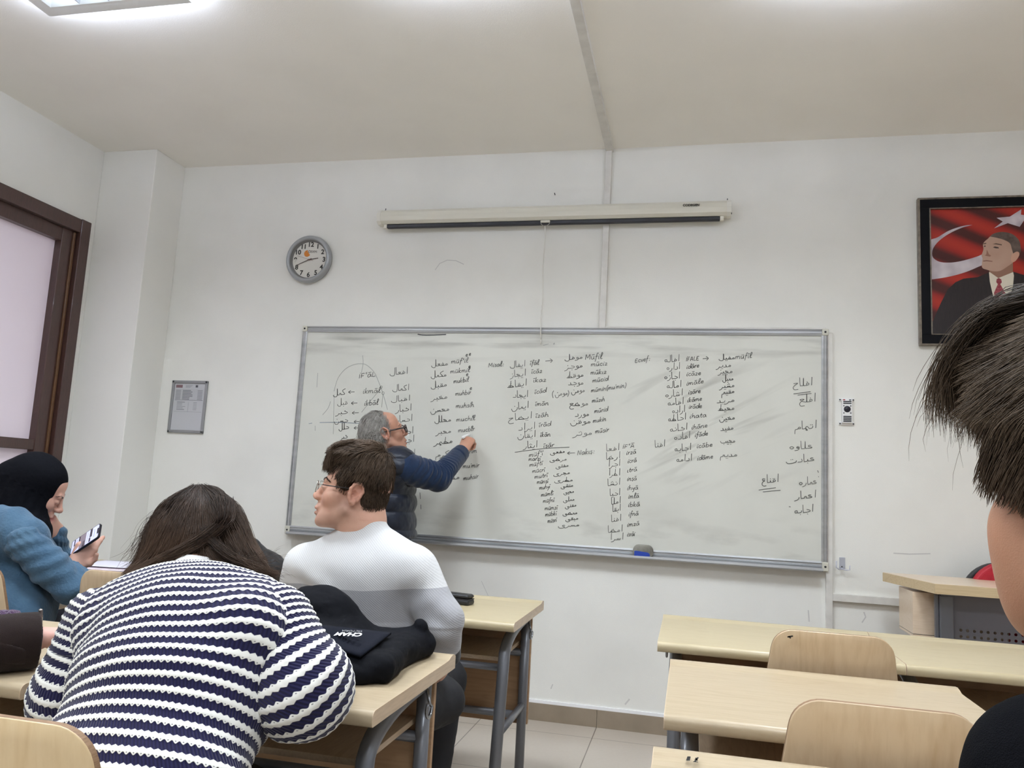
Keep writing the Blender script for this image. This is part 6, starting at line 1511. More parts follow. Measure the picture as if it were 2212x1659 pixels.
# ================================================== dark-haired person close to the camera at the right edge
def build_near():
    r = person((2.66, -3.70, 0), 'dark-haired person in a black top close to the camera, cut off by the right edge')
    R = frame((-.31, .95, .03), (.03, 0, 1)); sc = 1.07
    hd = CAM_P + .60 * (CAM_F + CAM_R * (2482 - PW / 2) / F_PX - CAM_U * (1085 - PH / 2) / F_PX)
    nb_ = hd + np.array((.025, -.045, -.185))
    fl = R[:, 0] * -1; fl[2] = 0
    shL = nb_ + fl * .125 + np.array((0, 0, -.004)); shR = nb_ - fl * .175 + np.array((0, 0, -.05)); ch_ = nb_ + np.array((-.0, .02, -.20)); hip = np.array((2.70, -3.72, .55))
    elL = shL + np.array((-.02, .10, -.24)); wrL = elL + np.array((.06, .22, .05)); elR = shR + np.array((.02, .12, -.24)); wrR = elR + np.array((-.10, .22, .05))
    B = Shape(); H = Local(B, hd, R, sc); head_shape(H, nose=1.0)
    for sx in (-1, 1): H.ell((sx * .047, .050, -.038), (.022, .028, .032), .03).ell((sx * .036, .050, -.074), (.020, .030, .030), .03)
    H.cap((0, -.03, -.03), H.inv(nb_), .056, .060, .03); H.cap((0, -.06, 0), H.inv(nb_ + [0, 0, .02]), .05, .058, .03)
    B.cap(nb_, ch_, .06, .10, .04); B.cap(ch_, hip, .10, .12, .05); B.cap(shL, shR, .05, .05, .04); B.chain([shL, elL, wrL], [.045, .04, .028], .02); B.chain([shR, elR, wrR], [.045, .04, .028], .02)
    hand_prims(B, wrL, (.7, .7, -.1), (0, 0, 1), 1, [(20, 25, 15)] * 4, [(.03, .035, -.008), (.06, .05, -.012), (.08, .052, -.016)]); hand_prims(B, wrR, (-.7, .7, -.1), (0, 0, 1), -1, [(20, 25, 15)] * 4, [(.03, .035, -.008), (.06, .05, -.012), (.08, .052, -.016)])
    for x in (2.60, 2.80): B.chain([(x, -3.70, .5), (x - .03, -3.3, .5), (x - .03, -3.26, .1)], [.08, .055, .04], .03)
    sdf_obj('body', B, .0024, M_SKIN, r, attrs={'paint': head_paint(H, (172, 128, 102), (152, 92, 82), (176, 120, 96))}); eyes(H, r, .9); brows(H, B, r, M_BROW, 120)
    T = Shape(); T.ell(ch_ + [0, 0, -.04], (.20, .13, .22), .06); T.ell(hip + [0, 0, .1], (.19, .15, .2), .08); T.cap(nb_ + fl * .04 + [0, 0, -.03], shL + [0, 0, -.012], .064, .056, .05); T.cap(nb_ - fl * .05 + [0, 0, -.05], shR + [0, 0, -.012], .062, .066, .05)
    T.cap(nb_ + [0, 0, -.06], nb_ + [0, 0, -.02], .08, .07, .03); T.chain([shL, elL, wrL], [.058, .058, .046], .03); T.chain([shR, elR, wrR], [.068, .060, .046], .03)
    T.ell(nb_ + [0, .01, .04], (.062, .06, .055), .01, 's')
    sdf_obj('top', T, .004, mat('black_jersey', (9, 10, 14), .95, spec=.08, bump=(900, .4)), r, disp=cloth_disp(14, .004, 10, .0012, 40))
    P_ = Shape(); P_.ell(hip + [0, .02, -.01], (.17, .16, .10), .05)
    for x in (2.60, 2.80): P_.chain([(x, -3.68, .52), (x - .03, -3.3, .51), (x - .03, -3.26, .05)], [.095, .075, .06], .04)
    sdf_obj('trousers', P_, .009, mat('black_jeans', (26, 26, 32), .85), r)
    # thick dark hair pushed forward into a tuft
    HS = Shape(); HL = Local(HS, hd, R, sc)
    HL.ell((0, -.020, .062), (.087, .098, .088), .02); HL.ell((0, -.06, -.01), (.076, .062, .07), .04); HL.ell((0, .075, .105), (.066, .050, .030), .04); HL.ell((0, -.075, -.065), (.06, .045, .04), .03)
    for sx in (-1, 1): HL.ell((sx * .071, .012, .03), (.014, .040, .045), .02)
    HL.ell((0, .110, .03), (.07, .035, .028), .010, 's')
    for sx in (-1, 1): HL.ell((sx * .085, .030, -.052), (.034, .040, .054), .012, 's')
    hb = hair_mat('dark_brown_hair', (26, 20, 17), (82, 68, 56), (104, 88, 72), .5)
    v_, f_ = HS.mesh(.005); c_me = np_mesh('hair', v_, f_, {'tone': np.clip(.08 + .2 * fbm(v_ * 70, 4), 0, 1), 'along': np.zeros(len(v_))}); c_me.materials.append(hb)
    crown = H.p((0, -.085, .125)); f3, u3 = R[:, 1], R[:, 2]
    P, Nn = scalp_roots(HL, HS, lambda q: (q[:, 2] > -.10) & ~((q[:, 1] > .08) & (q[:, 2] < .07)) & ~((q[:, 2] < -.02) & (q[:, 1] > -.0)), 36000, 13)
    def flow(p, d):
        v = p - crown; n_ = v / (np.linalg.norm(v, axis=1, keepdims=True) + 1e-6); hz = np.einsum('ij,j->i', p - hd, u3)[:, None]
        o = np.where(hz > .05 * sc, n_ * .6 + f3 * .8 - u3 * .1, n_ * .6 - u3 * .7 + f3 * .35); return o / np.linalg.norm(o, axis=1, keepdims=True)
    q = H.inv(P); Ln = np.where(q[:, 2] > .07, .072, np.where(q[:, 2] > .02, .040, .018)) * sc
    me = strands('hair', P, flow(P, None) + Nn * .08, Ln, HS, hb, None, 10, .00032, flow, .08, off=.0045, lift=.3, jit=.15, seed=14)
    G = []
    for k in range(11):
        x = -.075 + .15 * k / 10; w = math.sin(k * 2.3)
        G.append([H.p((x * .8, .02, .152)), H.p((x * .95, .075, .146)), H.p((x * 1.05, .108 + .006 * w, .114)), H.p((x * 1.1, .120 + .006 * w, .078 + .008 * w)), H.p((x * 1.1, .118 + .008 * w, .050 + .012 * w))])
    fr_ = guide_hair('hair', G, 7000, hb, 12, .0003, .0045, 15, clump=5.0, spreadtip=1.6)
    G2 = [[H.p((x, .05, .13)), H.p((x * 1.1, .115, .10)), H.p((x * 1.2, .135, .05)), H.p((x * 1.25, .120 + .012 * math.sin(k), .022))] for k, x in enumerate((-.07, -.045, -.02, .01, .04))]
    fr2 = guide_hair('hair', G2, 110, hb, 12, .0002, .006, 16, spreadtip=1.8)
    obj_from('hair', join_np('hair', [c_me, me, fr_, fr2]), r)
    return r
girl = build_girl()
scarf, PH_HAND = build_scarf()
writer, PEN_HAND = build_writer()
hidden = build_hidden()
near = build_near()
# ------------------------------------------------------------------ things on the desks and in the hands
# dark jacket heaped on the desk of the striped jumper
jk = empty('jacket', (1.42, -2.36, DZ)); tag(jk, 'folded black jacket with a white printed flap lying on the pale desk', 'jacket')
M_JK = mat('black_cotton_twill', (11, 12, 18), .85, spec=.15, noise=(7, (8, 9, 14), 3), bump=(420, .12))
M_JKF = mat('navy_flap_twill', (17, 20, 31), .85, spec=.15, bump=(420, .12))
J = Shape()
def jp(u, v, y): return px(u, v, y)
J.box((1.43, -2.365, .775), (.165, .195, .034), .03, .02, 'u', rotm('Z', 8)); J.ell((1.30, -2.27, .845), (.105, .085, .075), .05); J.ell((1.24, -2.22, .80), (.12, .085, .08), .05); J.ell((1.345, -2.26, .80), (.10, .08, .055), .04)
J.ell((1.38, -2.42, .808), (.13, .11, .035), .04, 'u', rotm('X', -8)); J.cap((1.555, -2.20, .785), (1.572, -2.215, .826), .030, .018, .03); J.cap((1.50, -2.55, .765), (1.585, -2.20, .775), .022, .03, .03); J.cap((1.43, -2.60, .768), (1.55, -2.54, .765), .024, .022, .02)
J.plane((0, 0, DZ + .0005), (0, 0, -1), .004)
sdf_obj('cloth_body', J, .0036, M_JK, jk, disp=lambda V, N: (.006 * fbm(V * np.array((8, 14, 16)), 31) - .005 * np.abs(fbm(V * np.array((9, 16, 14)), 77)) + .0015 * fbm(V * 60, 3) + .004 * np.sin((V[:, 0] * 1.2 + V[:, 1] * .5 + V[:, 2] * 2) * 60 + 3 * fbm(V * 6, 5)) * fbm(V * 5, 2)) * np.clip((V[:, 2] - DZ) / .02, 0, 1))
# seams of the quilted hem
hemp = [(1.47, -2.585, .772), (1.53, -2.50, .783), (1.565, -2.36, .794), (1.588, -2.24, .802)]
hm_ = MB(); hm_.tube([Vector(p) - jk.location for p in catmull(hemp, 4)], .0022, 6); hm_.build('hem_seam', M_JKF, jk)
# printed flap: a thin folded panel with its own thickness
fl_ = []
for i in range(13):
    row = []
    for j in range(11):
        s_, t_ = i / 12, j / 10
        u_ = (690 * (1 - s_) + 846 * s_) * (1 - t_) + (672 * (1 - s_) + 780 * s_) * t_; v_ = (1360 * (1 - s_) + 1376 * s_) * (1 - t_) + (1394 * (1 - s_) + 1427 * s_) * t_
        p = on_surface(J, u_, v_)
        row.append(p if p is not None else px(u_, v_, -2.4))
    fl_.append(row)
ga = np.array(fl_)
for _ in range(6): ga[1:-1] = (ga[:-2] + ga[2:] + 2 * ga[1:-1]) / 4; ga[:, 1:-1] = (ga[:, :-2] + ga[:, 2:] + 2 * ga[:, 1:-1]) / 4
ga = ga + nrm(np.array((0, -.5, 1.0))) * .011
fl_ = [[Vector(p) - jk.location for p in row] for row in ga]
fo = MB().grid(fl_).build('flap', M_JKF, jk); so_ = fo.modifiers.new('thickness', 'SOLIDIFY'); so_.thickness = .006; so_.offset = 0
n_ = (fl_[10][3] - fl_[3][3]).cross(fl_[6][8] - fl_[6][2]).normalized()
if n_.z < 0: n_ = -n_
ux = (Vector(jp(768, 1383, -2.38)) - Vector(jp(715, 1381, -2.38))).normalized(); uy = n_.cross(ux).normalized(); ux = -ux; uy = -uy
def on_flap(u, v):
    d = CAM_F + CAM_R * (u - PW / 2) / F_PX - CAM_U * (v - PH / 2) / F_PX
    P_ = ga.reshape(-1, 3) - CAM_P; k = np.argmin(np.linalg.norm(P_ / (P_ @ CAM_F)[:, None] - d / (d @ CAM_F), axis=1)); return Vector(CAM_P + d * ((P_[k] @ CAM_F) / (d @ CAM_F))) - Vector(jk.location) + n_ * .014
M_LET = mat('white_print', (216, 216, 214), .6)
mt = Matrix((ux.to_4d(), uy.to_4d(), n_.to_4d(), (0, 0, 0, 1))).transposed(); mt[3][0] = mt[3][1] = mt[3][2] = 0; mt[0][3] = mt[1][3] = mt[2][3] = 0
text_mesh('lettering', 'CHAM', .024, .0003, M_LET, fo, Matrix.Translation(on_flap(748, 1380)) @ mt, bold=.0010)
text_mesh('lettering', 'VICTORIA', .012, .0003, mat('grey_print', (150, 150, 152), .6), fo, Matrix.Translation(on_flap(756, 1373)) @ mt)

# black spectacle case on the front desk
sc_ = empty('spectacle_case', (1.37, -1.20, DZ)); sc_.rotation_euler.z = math.radians(-12); tag(sc_, 'black hard spectacle case on the front row desk', 'spectacle case')
M_CASEB = mat('black_leatherette', (22, 23, 27), .38, bump=(300, .15))
for nm, z0, z1, b_ in (('base', .001, .022, .008), ('lid', .0235, .042, .012)):
    MB().box(-.085, .075, -.029, .029, z0, z1, b_).build(nm, M_CASEB, sc_)
MB().box(-.083, .073, -.0275, .0275, .021, .0245).build('closing_line', M_DARK, sc_)

# papers, folder and paper cup on the corner desk
M_PAPER = mat('white_paper', (226, 224, 236), .7)
def sheet(x0, y0, x1, y1, z, name='paper_sheet', rz=0, curl=0.0, m_=None, label=None, thick=.0009):
    o = empty(name, ((x0 + x1) / 2, (y0 + y1) / 2, z)); o.rotation_euler.z = rz
    w, d = (x1 - x0) / 2, (y1 - y0) / 2
    g_ = [[(-w + 2 * w * i / 10, -d + 2 * d * j / 8, curl * ((i / 10) ** 3 + .4 * math.sin(j / 8 * 3.1))) for j in range(9)] for i in range(11)]
    q_ = MB().grid(g_).build('page', m_ or M_PAPER, o); sm_ = q_.modifiers.new('thickness', 'SOLIDIFY'); sm_.thickness = thick; sm_.offset = 1
    return tag(o, label, 'paper' if name == 'paper_sheet' else 'folder')
sheet(-.52, -1.10, -.16, -.85, DZ + .0105, label='loose white paper sheet under the paper cup on the corner desk', rz=.1, curl=.004)
sheet(-.56, -1.16, -.10, -.88, DZ + .0015, label='lower white paper sheet with a pinkish edge on the corner desk', rz=-.15, curl=.006, m_=mat('pinkish_paper', (222, 208, 214), .7))
sheet(-.42, -1.36, -.02, -1.17, DZ + .0012, 'grey_folder', 0.06, .014, mat('grey_card', (128, 128, 134), .6), 'grey folder on the corner desk in front of the papers', .004)
cp = empty('paper_cup', (-.20, -.96, DZ + .017)); tag(cp, 'beige paper cup with a thin white line on the corner desk', 'cup')
M_CUP = mat('beige_paper_cup', (196, 188, 178), .6)
MB().lathe([(.0, .002), (.030, .002), (.031, .0), (.0325, .004), (.043, .104), (.0448, .106), (.0438, .109), (.0418, .106), (.030, .006), (.0, .006)], (0, 0, 0), 'z', 32).build('body', M_CUP, cp)
lnp = [(.0415 * math.cos(a), .0415 * math.sin(a), .062 + .02 * math.sin(a * 1.0 + 1.2)) for a in np.linspace(2.6, 6.0, 24)]
MB().tube(lnp, .0013, 6).build('white_line', M_PAINT, cp)

# telephone in the hand of the person in the headscarf
p_tr, p_bl = px(222, 1142, -1.66), px(150, 1190, -1.655)
ph = empty('mobile_phone', tuple((p_tr + p_bl) / 2)); tag(ph, 'black mobile phone with a lit screen in one hand beside the blue shirt', 'phone')
ax = nrm(p_tr - p_bl)
nrm_ph = nrm(np.array((-.18, -.80, .56))); nrm_ph = nrm(nrm_ph - ax * (nrm_ph @ ax)); wx = np.cross(ax, nrm_ph)
PM = Matrix(((wx[0], ax[0], nrm_ph[0], 0), (wx[1], ax[1], nrm_ph[1], 0), (wx[2], ax[2], nrm_ph[2], 0), (0, 0, 0, 1)))
mb = MB(); mb.prism(rrect(-.0365, .0365, -.073, .073, .010, 8), 'z', -.0045, .0045)
cs = mb.build('case', mat('phone_black', (20, 18, 30), .35), ph, PM); bv = cs.modifiers.new('soft', 'BEVEL'); bv.width = .0018; bv.segments = 2
def screen_mat(name, col, e):
    m_ = mat(name, col, .15); b_ = nodes(m_)[3]; b_.inputs['Emission Color'].default_value = (*lin(col), 1); b_.inputs['Emission Strength'].default_value = e; return m_
sm0 = screen_mat('screen_glow', (190, 192, 232), .62); sm1 = screen_mat('screen_dark', (62, 56, 66), .3); sm2 = screen_mat('screen_mid', (128, 118, 128), .45); sm3 = screen_mat('screen_text', (146, 148, 190), .5)
s_ = MB(); s_.prism(rrect(-.0325, .0325, -.069, .069, .007, 6), 'z', .0046, .0049)
scn = s_.build('screen', sm0, ph, PM)
d_ = MB(); d_.prism(rrect(-.0145, .0145, .0615, .0692, .003, 4), 'z', .0049, .0052, 0)
for x0, x1, y0, y1, k in ((-.0325, .008, .024, .036, 1), (.010, .030, .022, .030, 1), (-.0325, .0325, -.028, .004, 2), (.004, .0325, -.012, .0, 1), (-.0325, -.004, -.034, -.026, 1), (-.02, .02, .046, .049, 3), (-.025, .025, .012, .014, 3), (-.025, .02, -.044, -.041, 3), (-.0325, .0, -.058, -.052, 1)):
    d_.box(x0, x1, y0, y1, .0049, .0051, mat=k)
d_.build('screen_content', [mat('notch_black', (14, 12, 18), .3), sm1, sm2, sm3], scn, PM)

# ball pen in the writer's fist
p0, p1 = px(83, 1388, -2.665), px(88, 1316, -2.70)
pn = empty('ball_pen', tuple(p0)); tag(pn, 'grey metal ball pen held upright in the fist at the left edge', 'pen')
ax = Vector(nrm(p1 - p0)); L_ = (Vector(p1) - Vector(p0)).length
M_PEN = mat('grey_pen_metal', (128, 122, 118), .3, metal=.8)
Rm = Vector((0, 0, 1)).rotation_difference(ax).to_matrix().to_4x4()
MB().lathe([(0, -.05), (.0012, -.05), (.005, -.03), (.0056, -.005), (.0056, L_ - .022), (.0060, L_ - .021), (.0060, L_ - .019), (.0052, L_ - .018), (.0046, L_ - .002), (.003, L_), (0, L_)], (0, 0, 0), 'z', 18).build('barrel', M_PEN, pn, Rm)
MB().box(-.0015, .0015, -.0105, -.0085, L_ - .045, L_ - .012, .0006).box(-.0015, .0015, -.0105, -.004, L_ - .016, L_ - .012).build('clip', M_PEN, pn, Rm)

# board marker in the teacher's hand
mp0, mp1 = px(1000, 945, -.165), px(1016, 938, -.034)
mk_ = empty('board_marker', tuple(mp0)); tag(mk_, 'white board marker held against the whiteboard by the teacher', 'marker')
ax = Vector(nrm(mp1 - mp0)); L_ = (Vector(mp1) - Vector(mp0)).length; Rm = Vector((0, 0, 1)).rotation_difference(ax).to_matrix().to_4x4()
MB().lathe([(0, 0), (.007, 0), (.0085, .002), (.0085, L_ - .025), (.006, L_ - .02), (.005, L_ - .008), (0, L_ - .008)], (0, 0, 0), 'z', 20).build('barrel', mat('white_marker_plastic', (234, 234, 232), .35), mk_, Rm)
MB().lathe([(0, L_ - .009), (.0025, L_ - .009), (.002, L_), (0, L_)], (0, 0, 0), 'z', 10).build('tip', M_INK, mk_, Rm)
# ------------------------------------------------------------------ handwriting on the whiteboard: pen strokes built from joined letter forms
LAT = {
 'a': (1.0, [[(.75, .85), (.45, 1), (.1, .75), (.02, .3), (.25, .0), (.55, .2), (.75, .8), (.78, .2), (.98, .05)]]), 'b': (.95, [[(.1, 2), (.05, .2), (.3, 0), (.7, .25), (.65, .8), (.35, .95), (.05, .6)]]),
 'c': (.8, [[(.7, .85), (.4, 1), (.08, .7), (.05, .3), (.35, 0), (.72, .2)]]), 'd': (1.0, [[(.7, .8), (.4, 1), (.05, .6), (.15, .08), (.5, .1), (.78, .6), (.9, 2), (.82, .4), (.98, .05)]]),
 'e': (.8, [[(.05, .45), (.6, .62), (.5, .95), (.2, .9), (.02, .4), (.3, 0), (.72, .2)]]), 'f': (.7, [[(.75, 1.8), (.5, 2), (.32, 1.5), (.15, -.3), (.0, -.8)], [(0, .85), (.6, 1)]]),
 'h': (.95, [[(.15, 2), (.03, 0)], [(.05, .5), (.4, 1), (.65, .75), (.68, .1), (.9, .05)]]), 'i': (.42, [[(.12, 1), (.08, .1), (.32, .05)], [(.16, 1.42), (.22, 1.5)]]), '\u0131': (.42, [[(.12, 1), (.08, .1), (.32, .05)]]),
 'k': (.85, [[(.12, 2), (.03, 0)], [(.65, 1), (.08, .45), (.7, .02)]]), 'l': (.62, [[(.05, .3), (.5, 1.5), (.45, 2.05), (.22, 1.8), (.1, .4), (.3, 0), (.58, .2)]]),
 'm': (1.3, [[(0, 1), (.02, 0)], [(.02, .55), (.3, 1), (.45, .75), (.45, .05)], [(.46, .6), (.75, 1), (.95, .7), (.98, .1), (1.2, .05)]]), 'n': (.95, [[(.02, 1), (.03, 0)], [(.04, .55), (.38, 1), (.62, .75), (.65, .1), (.88, .05)]]),
 'o': (.8, [[(.4, 1), (.05, .5), (.35, 0), (.7, .5), (.4, 1)]]), 'r': (.65, [[(.05, 1), (.06, 0)], [(.07, .5), (.3, .95), (.6, .95)]]), 's': (.7, [[(.58, .9), (.25, 1), (.12, .72), (.52, .35), (.4, .02), (.02, .12)]]),
 't': (.65, [[(.3, 1.7), (.22, .2), (.55, .08)], [(0, 1), (.6, 1.06)]]), 'u': (.95, [[(.0, 1), (.05, .25), (.3, 0), (.6, .4), (.64, 1), (.66, .15), (.9, .05)]]), 'v': (.8, [[(0, 1), (.32, 0), (.7, 1)]]),
 'y': (.85, [[(0, 1), (.1, .4), (.4, .25), (.65, .95), (.5, -.5), (.1, -.8)]]), 'z': (.8, [[(.02, .85), (.4, 1), (.55, .7), (.05, .03), (.7, .08)]]),
 'M': (1.5, [[(.05, 0), (.15, 1.7), (.6, .5), (1.1, 1.7), (1.2, 0)]]), 'N': (1.25, [[(.05, 0), (.2, 1.6), (.8, .1), (1.0, 1.7)]]), 'E': (.95, [[(.75, 1.35), (.1, 1.3), (.05, .0), (.75, .05)], [(.08, .7), (.6, .72)]]), 'F': (.9, [[(.75, 1.45), (.1, 1.4), (.05, 0)], [(.08, .72), (.6, .76)]]),
 'A': (1.15, [[(.0, 0), (.45, 1.5), (.9, 0)], [(.2, .5), (.75, .52)]]), 'L': (.9, [[(.1, 1.5), (.05, .05), (.75, .1)]]), 'I': (.4, [[(.12, 1.4), (.1, 0)], [(.14, 1.8), (.18, 1.86)]]),
 "'": (.3, [[(.18, 1.7), (.08, 1.35)]]), '\u02c1': (.45, [[(.38, 1.7), (.1, 1.6), (.1, 1.3), (.4, 1.2)]]), '(': (.5, [[(.4, 2), (.05, 1), (.35, -.5)]]), ')': (.5, [[(.1, 2), (.45, 1), (.1, -.5)]]), ':': (.4, [[(.15, .15), (.2, .2)], [(.2, .85), (.25, .9)]]), ' ': (.6, []),
}
MARK = {'\u0101': ('a', [[(.1, 1.5), (.75, 1.6)]]), '\u012b': ('\u0131', [[(-.12, 1.5), (.45, 1.6)]]), '\u016b': ('u', [[(.05, 1.5), (.75, 1.58)]]), '\u00fc': ('u', [[(.12, 1.4), (.17, 1.5)], [(.5, 1.42), (.55, 1.52)]]), '\u015f': ('s', [[(.3, -.05), (.38, -.35)]]), '\u0100': ('A', [[(.1, 1.85), (.9, 1.92)]])}
def latin(txt):
    x = 0; out = []
    for ch in txt:
        extra = []
        if ch in MARK: ch, extra = MARK[ch]
        w, st = LAT[ch]
        for s in st + extra: out.append([(x + p[0], p[1]) for p in s])
        x += w + .08
    return x, out
# Arabic script, right to left: forms I initial, M medial, F final, S single; x runs to the left as negative
TOOTH = {'I': (.5, [[(0, .6), (-.08, .1), (-.5, 0)]]), 'M': (.5, [[(0, 0), (-.12, .05), (-.2, .5), (-.24, .06), (-.5, 0)]])}
BOWL_B = [(-.25, .02), (-.7, -.12), (-1.25, -.05), (-1.5, .45)]
BOWL_N = [(-.15, -.2), (-.45, -.6), (-.9, -.5), (-1.1, .25)]
HA_I = (.9, [[(-.55, .75), (-.05, .5), (.02, .25), (-.3, .04), (-.9, 0)]]); HA_M = (.9, [[(0, 0), (-.3, .1), (-.75, .65), (-.3, .5), (-.2, .15), (-.9, 0)]])
HA_T = [(-.75, .6), (-.1, .65), (-.5, .2), (-.8, -.4), (-.6, -.95), (.0, -.9)]
FA_I = (.65, [[(-.38, .2), (-.1, .12), (.02, .42), (-.22, .6), (-.4, .35), (-.3, .05), (-.65, 0)]]); FA_M = (.65, [[(0, 0), (-.3, .1), (-.42, .4), (-.2, .58), (-.05, .3), (-.3, .03), (-.65, 0)]])
ARB = {
 'A': {'S': (.34, [[(0, 2.1), (-.06, 0)]]), 'F': (.34, [[(0, 0), (-.2, .08), (-.26, 2.1)]])},
 'b': {**TOOTH, 'F': (1.5, [[(0, 0), (-.1, .4)] + BOWL_B]), 'S': (1.5, [[(0, .5), (-.1, .1)] + BOWL_B])},
 'n': {**TOOTH, 'F': (1.1, [[(0, 0), (-.08, .2)] + BOWL_N]), 'S': (1.1, [[(0, .55), (-.02, .0)] + BOWL_N])},
 'y': {**TOOTH, 'F': (1.15, [[(0, 0), (-.35, .3), (-.55, .05), (-.2, -.2), (-.25, -.55), (-.75, -.7), (-1.15, -.35), (-1.1, .1)]]), 'S': (1.15, [[(0, .45), (-.35, .45), (-.45, .1), (-.1, -.15), (-.3, -.55), (-.8, -.65), (-1.15, -.3), (-1.1, .1)]])},
 'h': {'I': HA_I, 'M': HA_M, 'F': (.75, [[(0, 0), (-.3, .12)] + HA_T]), 'S': (.75, [HA_T])},
 'd': {'S': (.65, [[(-.1, .8), (0, .3), (-.12, .03), (-.65, 0)]]), 'F': (.7, [[(0, 0), (-.18, .06), (-.3, .7), (-.2, .2), (-.3, .0), (-.75, -.02)]])},
 'r': {'S': (.55, [[(0, .4), (-.08, -.05), (-.3, -.4), (-.7, -.6)]]), 'F': (.6, [[(0, 0), (-.15, .12), (-.28, -.2), (-.5, -.5), (-.85, -.62)]])},
 's': {'I': (.9, [[(0, .5), (-.06, .05), (-.22, .0), (-.3, .45), (-.34, .02), (-.5, 0), (-.58, .42), (-.62, .02), (-.9, 0)]]), 'M': (.95, [[(0, 0), (-.1, .05), (-.16, .45), (-.2, .02), (-.4, .42), (-.44, .02), (-.64, .4), (-.68, .02), (-.95, 0)]]),
       'F': (1.8, [[(0, 0), (-.1, .05), (-.16, .45), (-.2, .02), (-.4, .42), (-.44, .02), (-.66, .4)] + [(x - .6, y) for x, y in BOWL_N]]), 'S': (1.8, [[(0, .45), (-.2, .02), (-.4, .42), (-.44, .02), (-.66, .4)] + [(x - .6, y) for x, y in BOWL_N]])},
 'c': {'I': (1.15, [[(-.1, .05), (-.55, .6), (-.85, .5), (-.7, .05), (-.05, .0), (-.85, .02), (-.92, .32), (-1.0, .02), (-1.15, 0)]]), 'M': (1.2, [[(0, 0), (-.15, .05), (-.55, .6), (-.9, .5), (-.75, .05), (-.1, -.02), (-.88, .02), (-.95, .32), (-1.02, .02), (-1.2, 0)]])},
 't': {'I': (1.0, [[(-.1, .05), (-.4, .45), (-.75, .42), (-.7, .05), (-.05, 0), (-1.0, 0)], [(-.5, 1.9), (-.6, .05)]]), 'M': (1.0, [[(0, 0), (-.4, .45), (-.75, .42), (-.7, .05), (-.05, -.02), (-1.0, 0)], [(-.5, 1.9), (-.6, .05)]]), 'F': (1.1, [[(0, 0), (-.4, .45), (-.8, .42), (-.75, .05), (-.05, -.02), (-1.1, 0)], [(-.5, 1.9), (-.6, .05)]])},
 'e': {'I': (.75, [[(-.15, .72), (-.45, .8), (-.52, .5), (-.2, .35), (-.05, .2), (-.25, .02), (-.75, 0)]]), 'M': (.75, [[(0, 0), (-.25, .08), (-.55, .5), (-.15, .5), (-.4, .05), (-.75, 0)]]), 'F': (.6, [[(0, 0), (-.1, .1), (-.45, .45), (-.1, .45), (-.4, .0), (-.65, -.5), (-.4, -.95), (.1, -.9)]]), 'S': (.65, [[(-.1, .9), (-.5, 1.0), (-.55, .6), (-.15, .5), (-.5, .2), (-.65, -.4), (-.35, -.85), (.1, -.8)]])},
 'f': {'I': FA_I, 'M': FA_M}, 
 'k': {'I': (.75, [[(.12, 1.7), (-.5, 1.15), (-.05, .2), (-.2, .0), (-.75, 0)]]), 'M': (.8, [[(0, 0), (-.15, .1), (-.25, .5), (-.1, .12), (-.8, 0)], [(.15, 1.7), (-.55, 1.1), (-.22, .5)]])},
 'l': {'I': (.45, [[(0, 2.0), (-.04, .1), (-.45, 0)]]), 'M': (.5, [[(0, 0), (-.16, .1), (-.2, 2.0), (-.24, .1), (-.5, 0)]]), 'F': (1.05, [[(0, 0), (-.16, .12), (-.22, 2.0), (-.26, -.1), (-.55, -.5), (-.95, -.3), (-1.05, .15)]]), 'S': (.95, [[(0, 2.0), (-.05, -.1), (-.4, -.5), (-.85, -.3), (-.95, .15)]])},
 'm': {'I': (.6, [[(-.3, .08), (-.02, .1), (.03, .38), (-.22, .46), (-.32, .12), (-.6, 0)]]), 'M': (.62, [[(0, 0), (-.12, .08), (-.08, .4), (-.32, .42), (-.36, .06), (-.62, 0)]]), 'F': (.8, [[(0, 0), (-.12, .08), (-.08, .4), (-.32, .42), (-.36, .04), (-.65, -.05), (-.78, -.35), (-.8, -1.2)]]), 'S': (.8, [[(-.3, .1), (-.02, .12), (.02, .4), (-.25, .45), (-.4, .02), (-.68, -.05), (-.78, -.4), (-.8, -1.2)]])},
 'H': {'I': (.8, [[(-.1, .1), (-.3, .7), (-.6, .3), (-.15, .02), (-.8, 0)]]), 'M': (.8, [[(0, 0), (-.3, .55), (-.55, .15), (-.25, -.35), (-.48, -.4), (-.45, .0), (-.8, 0)]]), 'F': (.6, [[(0, 0), (-.18, .1), (-.25, .65), (-.58, .5), (-.5, .05), (-.22, .12)]]), 'S': (.6, [[(-.25, .65), (-.02, .35), (-.22, .02), (-.5, .2), (-.48, .5), (-.25, .65)]])},
 'w': {'S': (.55, [[(-.35, .2), (-.05, .12), (.0, .45), (-.25, .55), (-.32, .25), (-.02, .2), (-.12, -.3), (-.6, -.5)]]), 'F': (.6, [[(0, 0), (-.3, .15), (-.3, .5), (-.08, .5), (-.02, .15), (-.15, -.3), (-.65, -.5)]])},
}
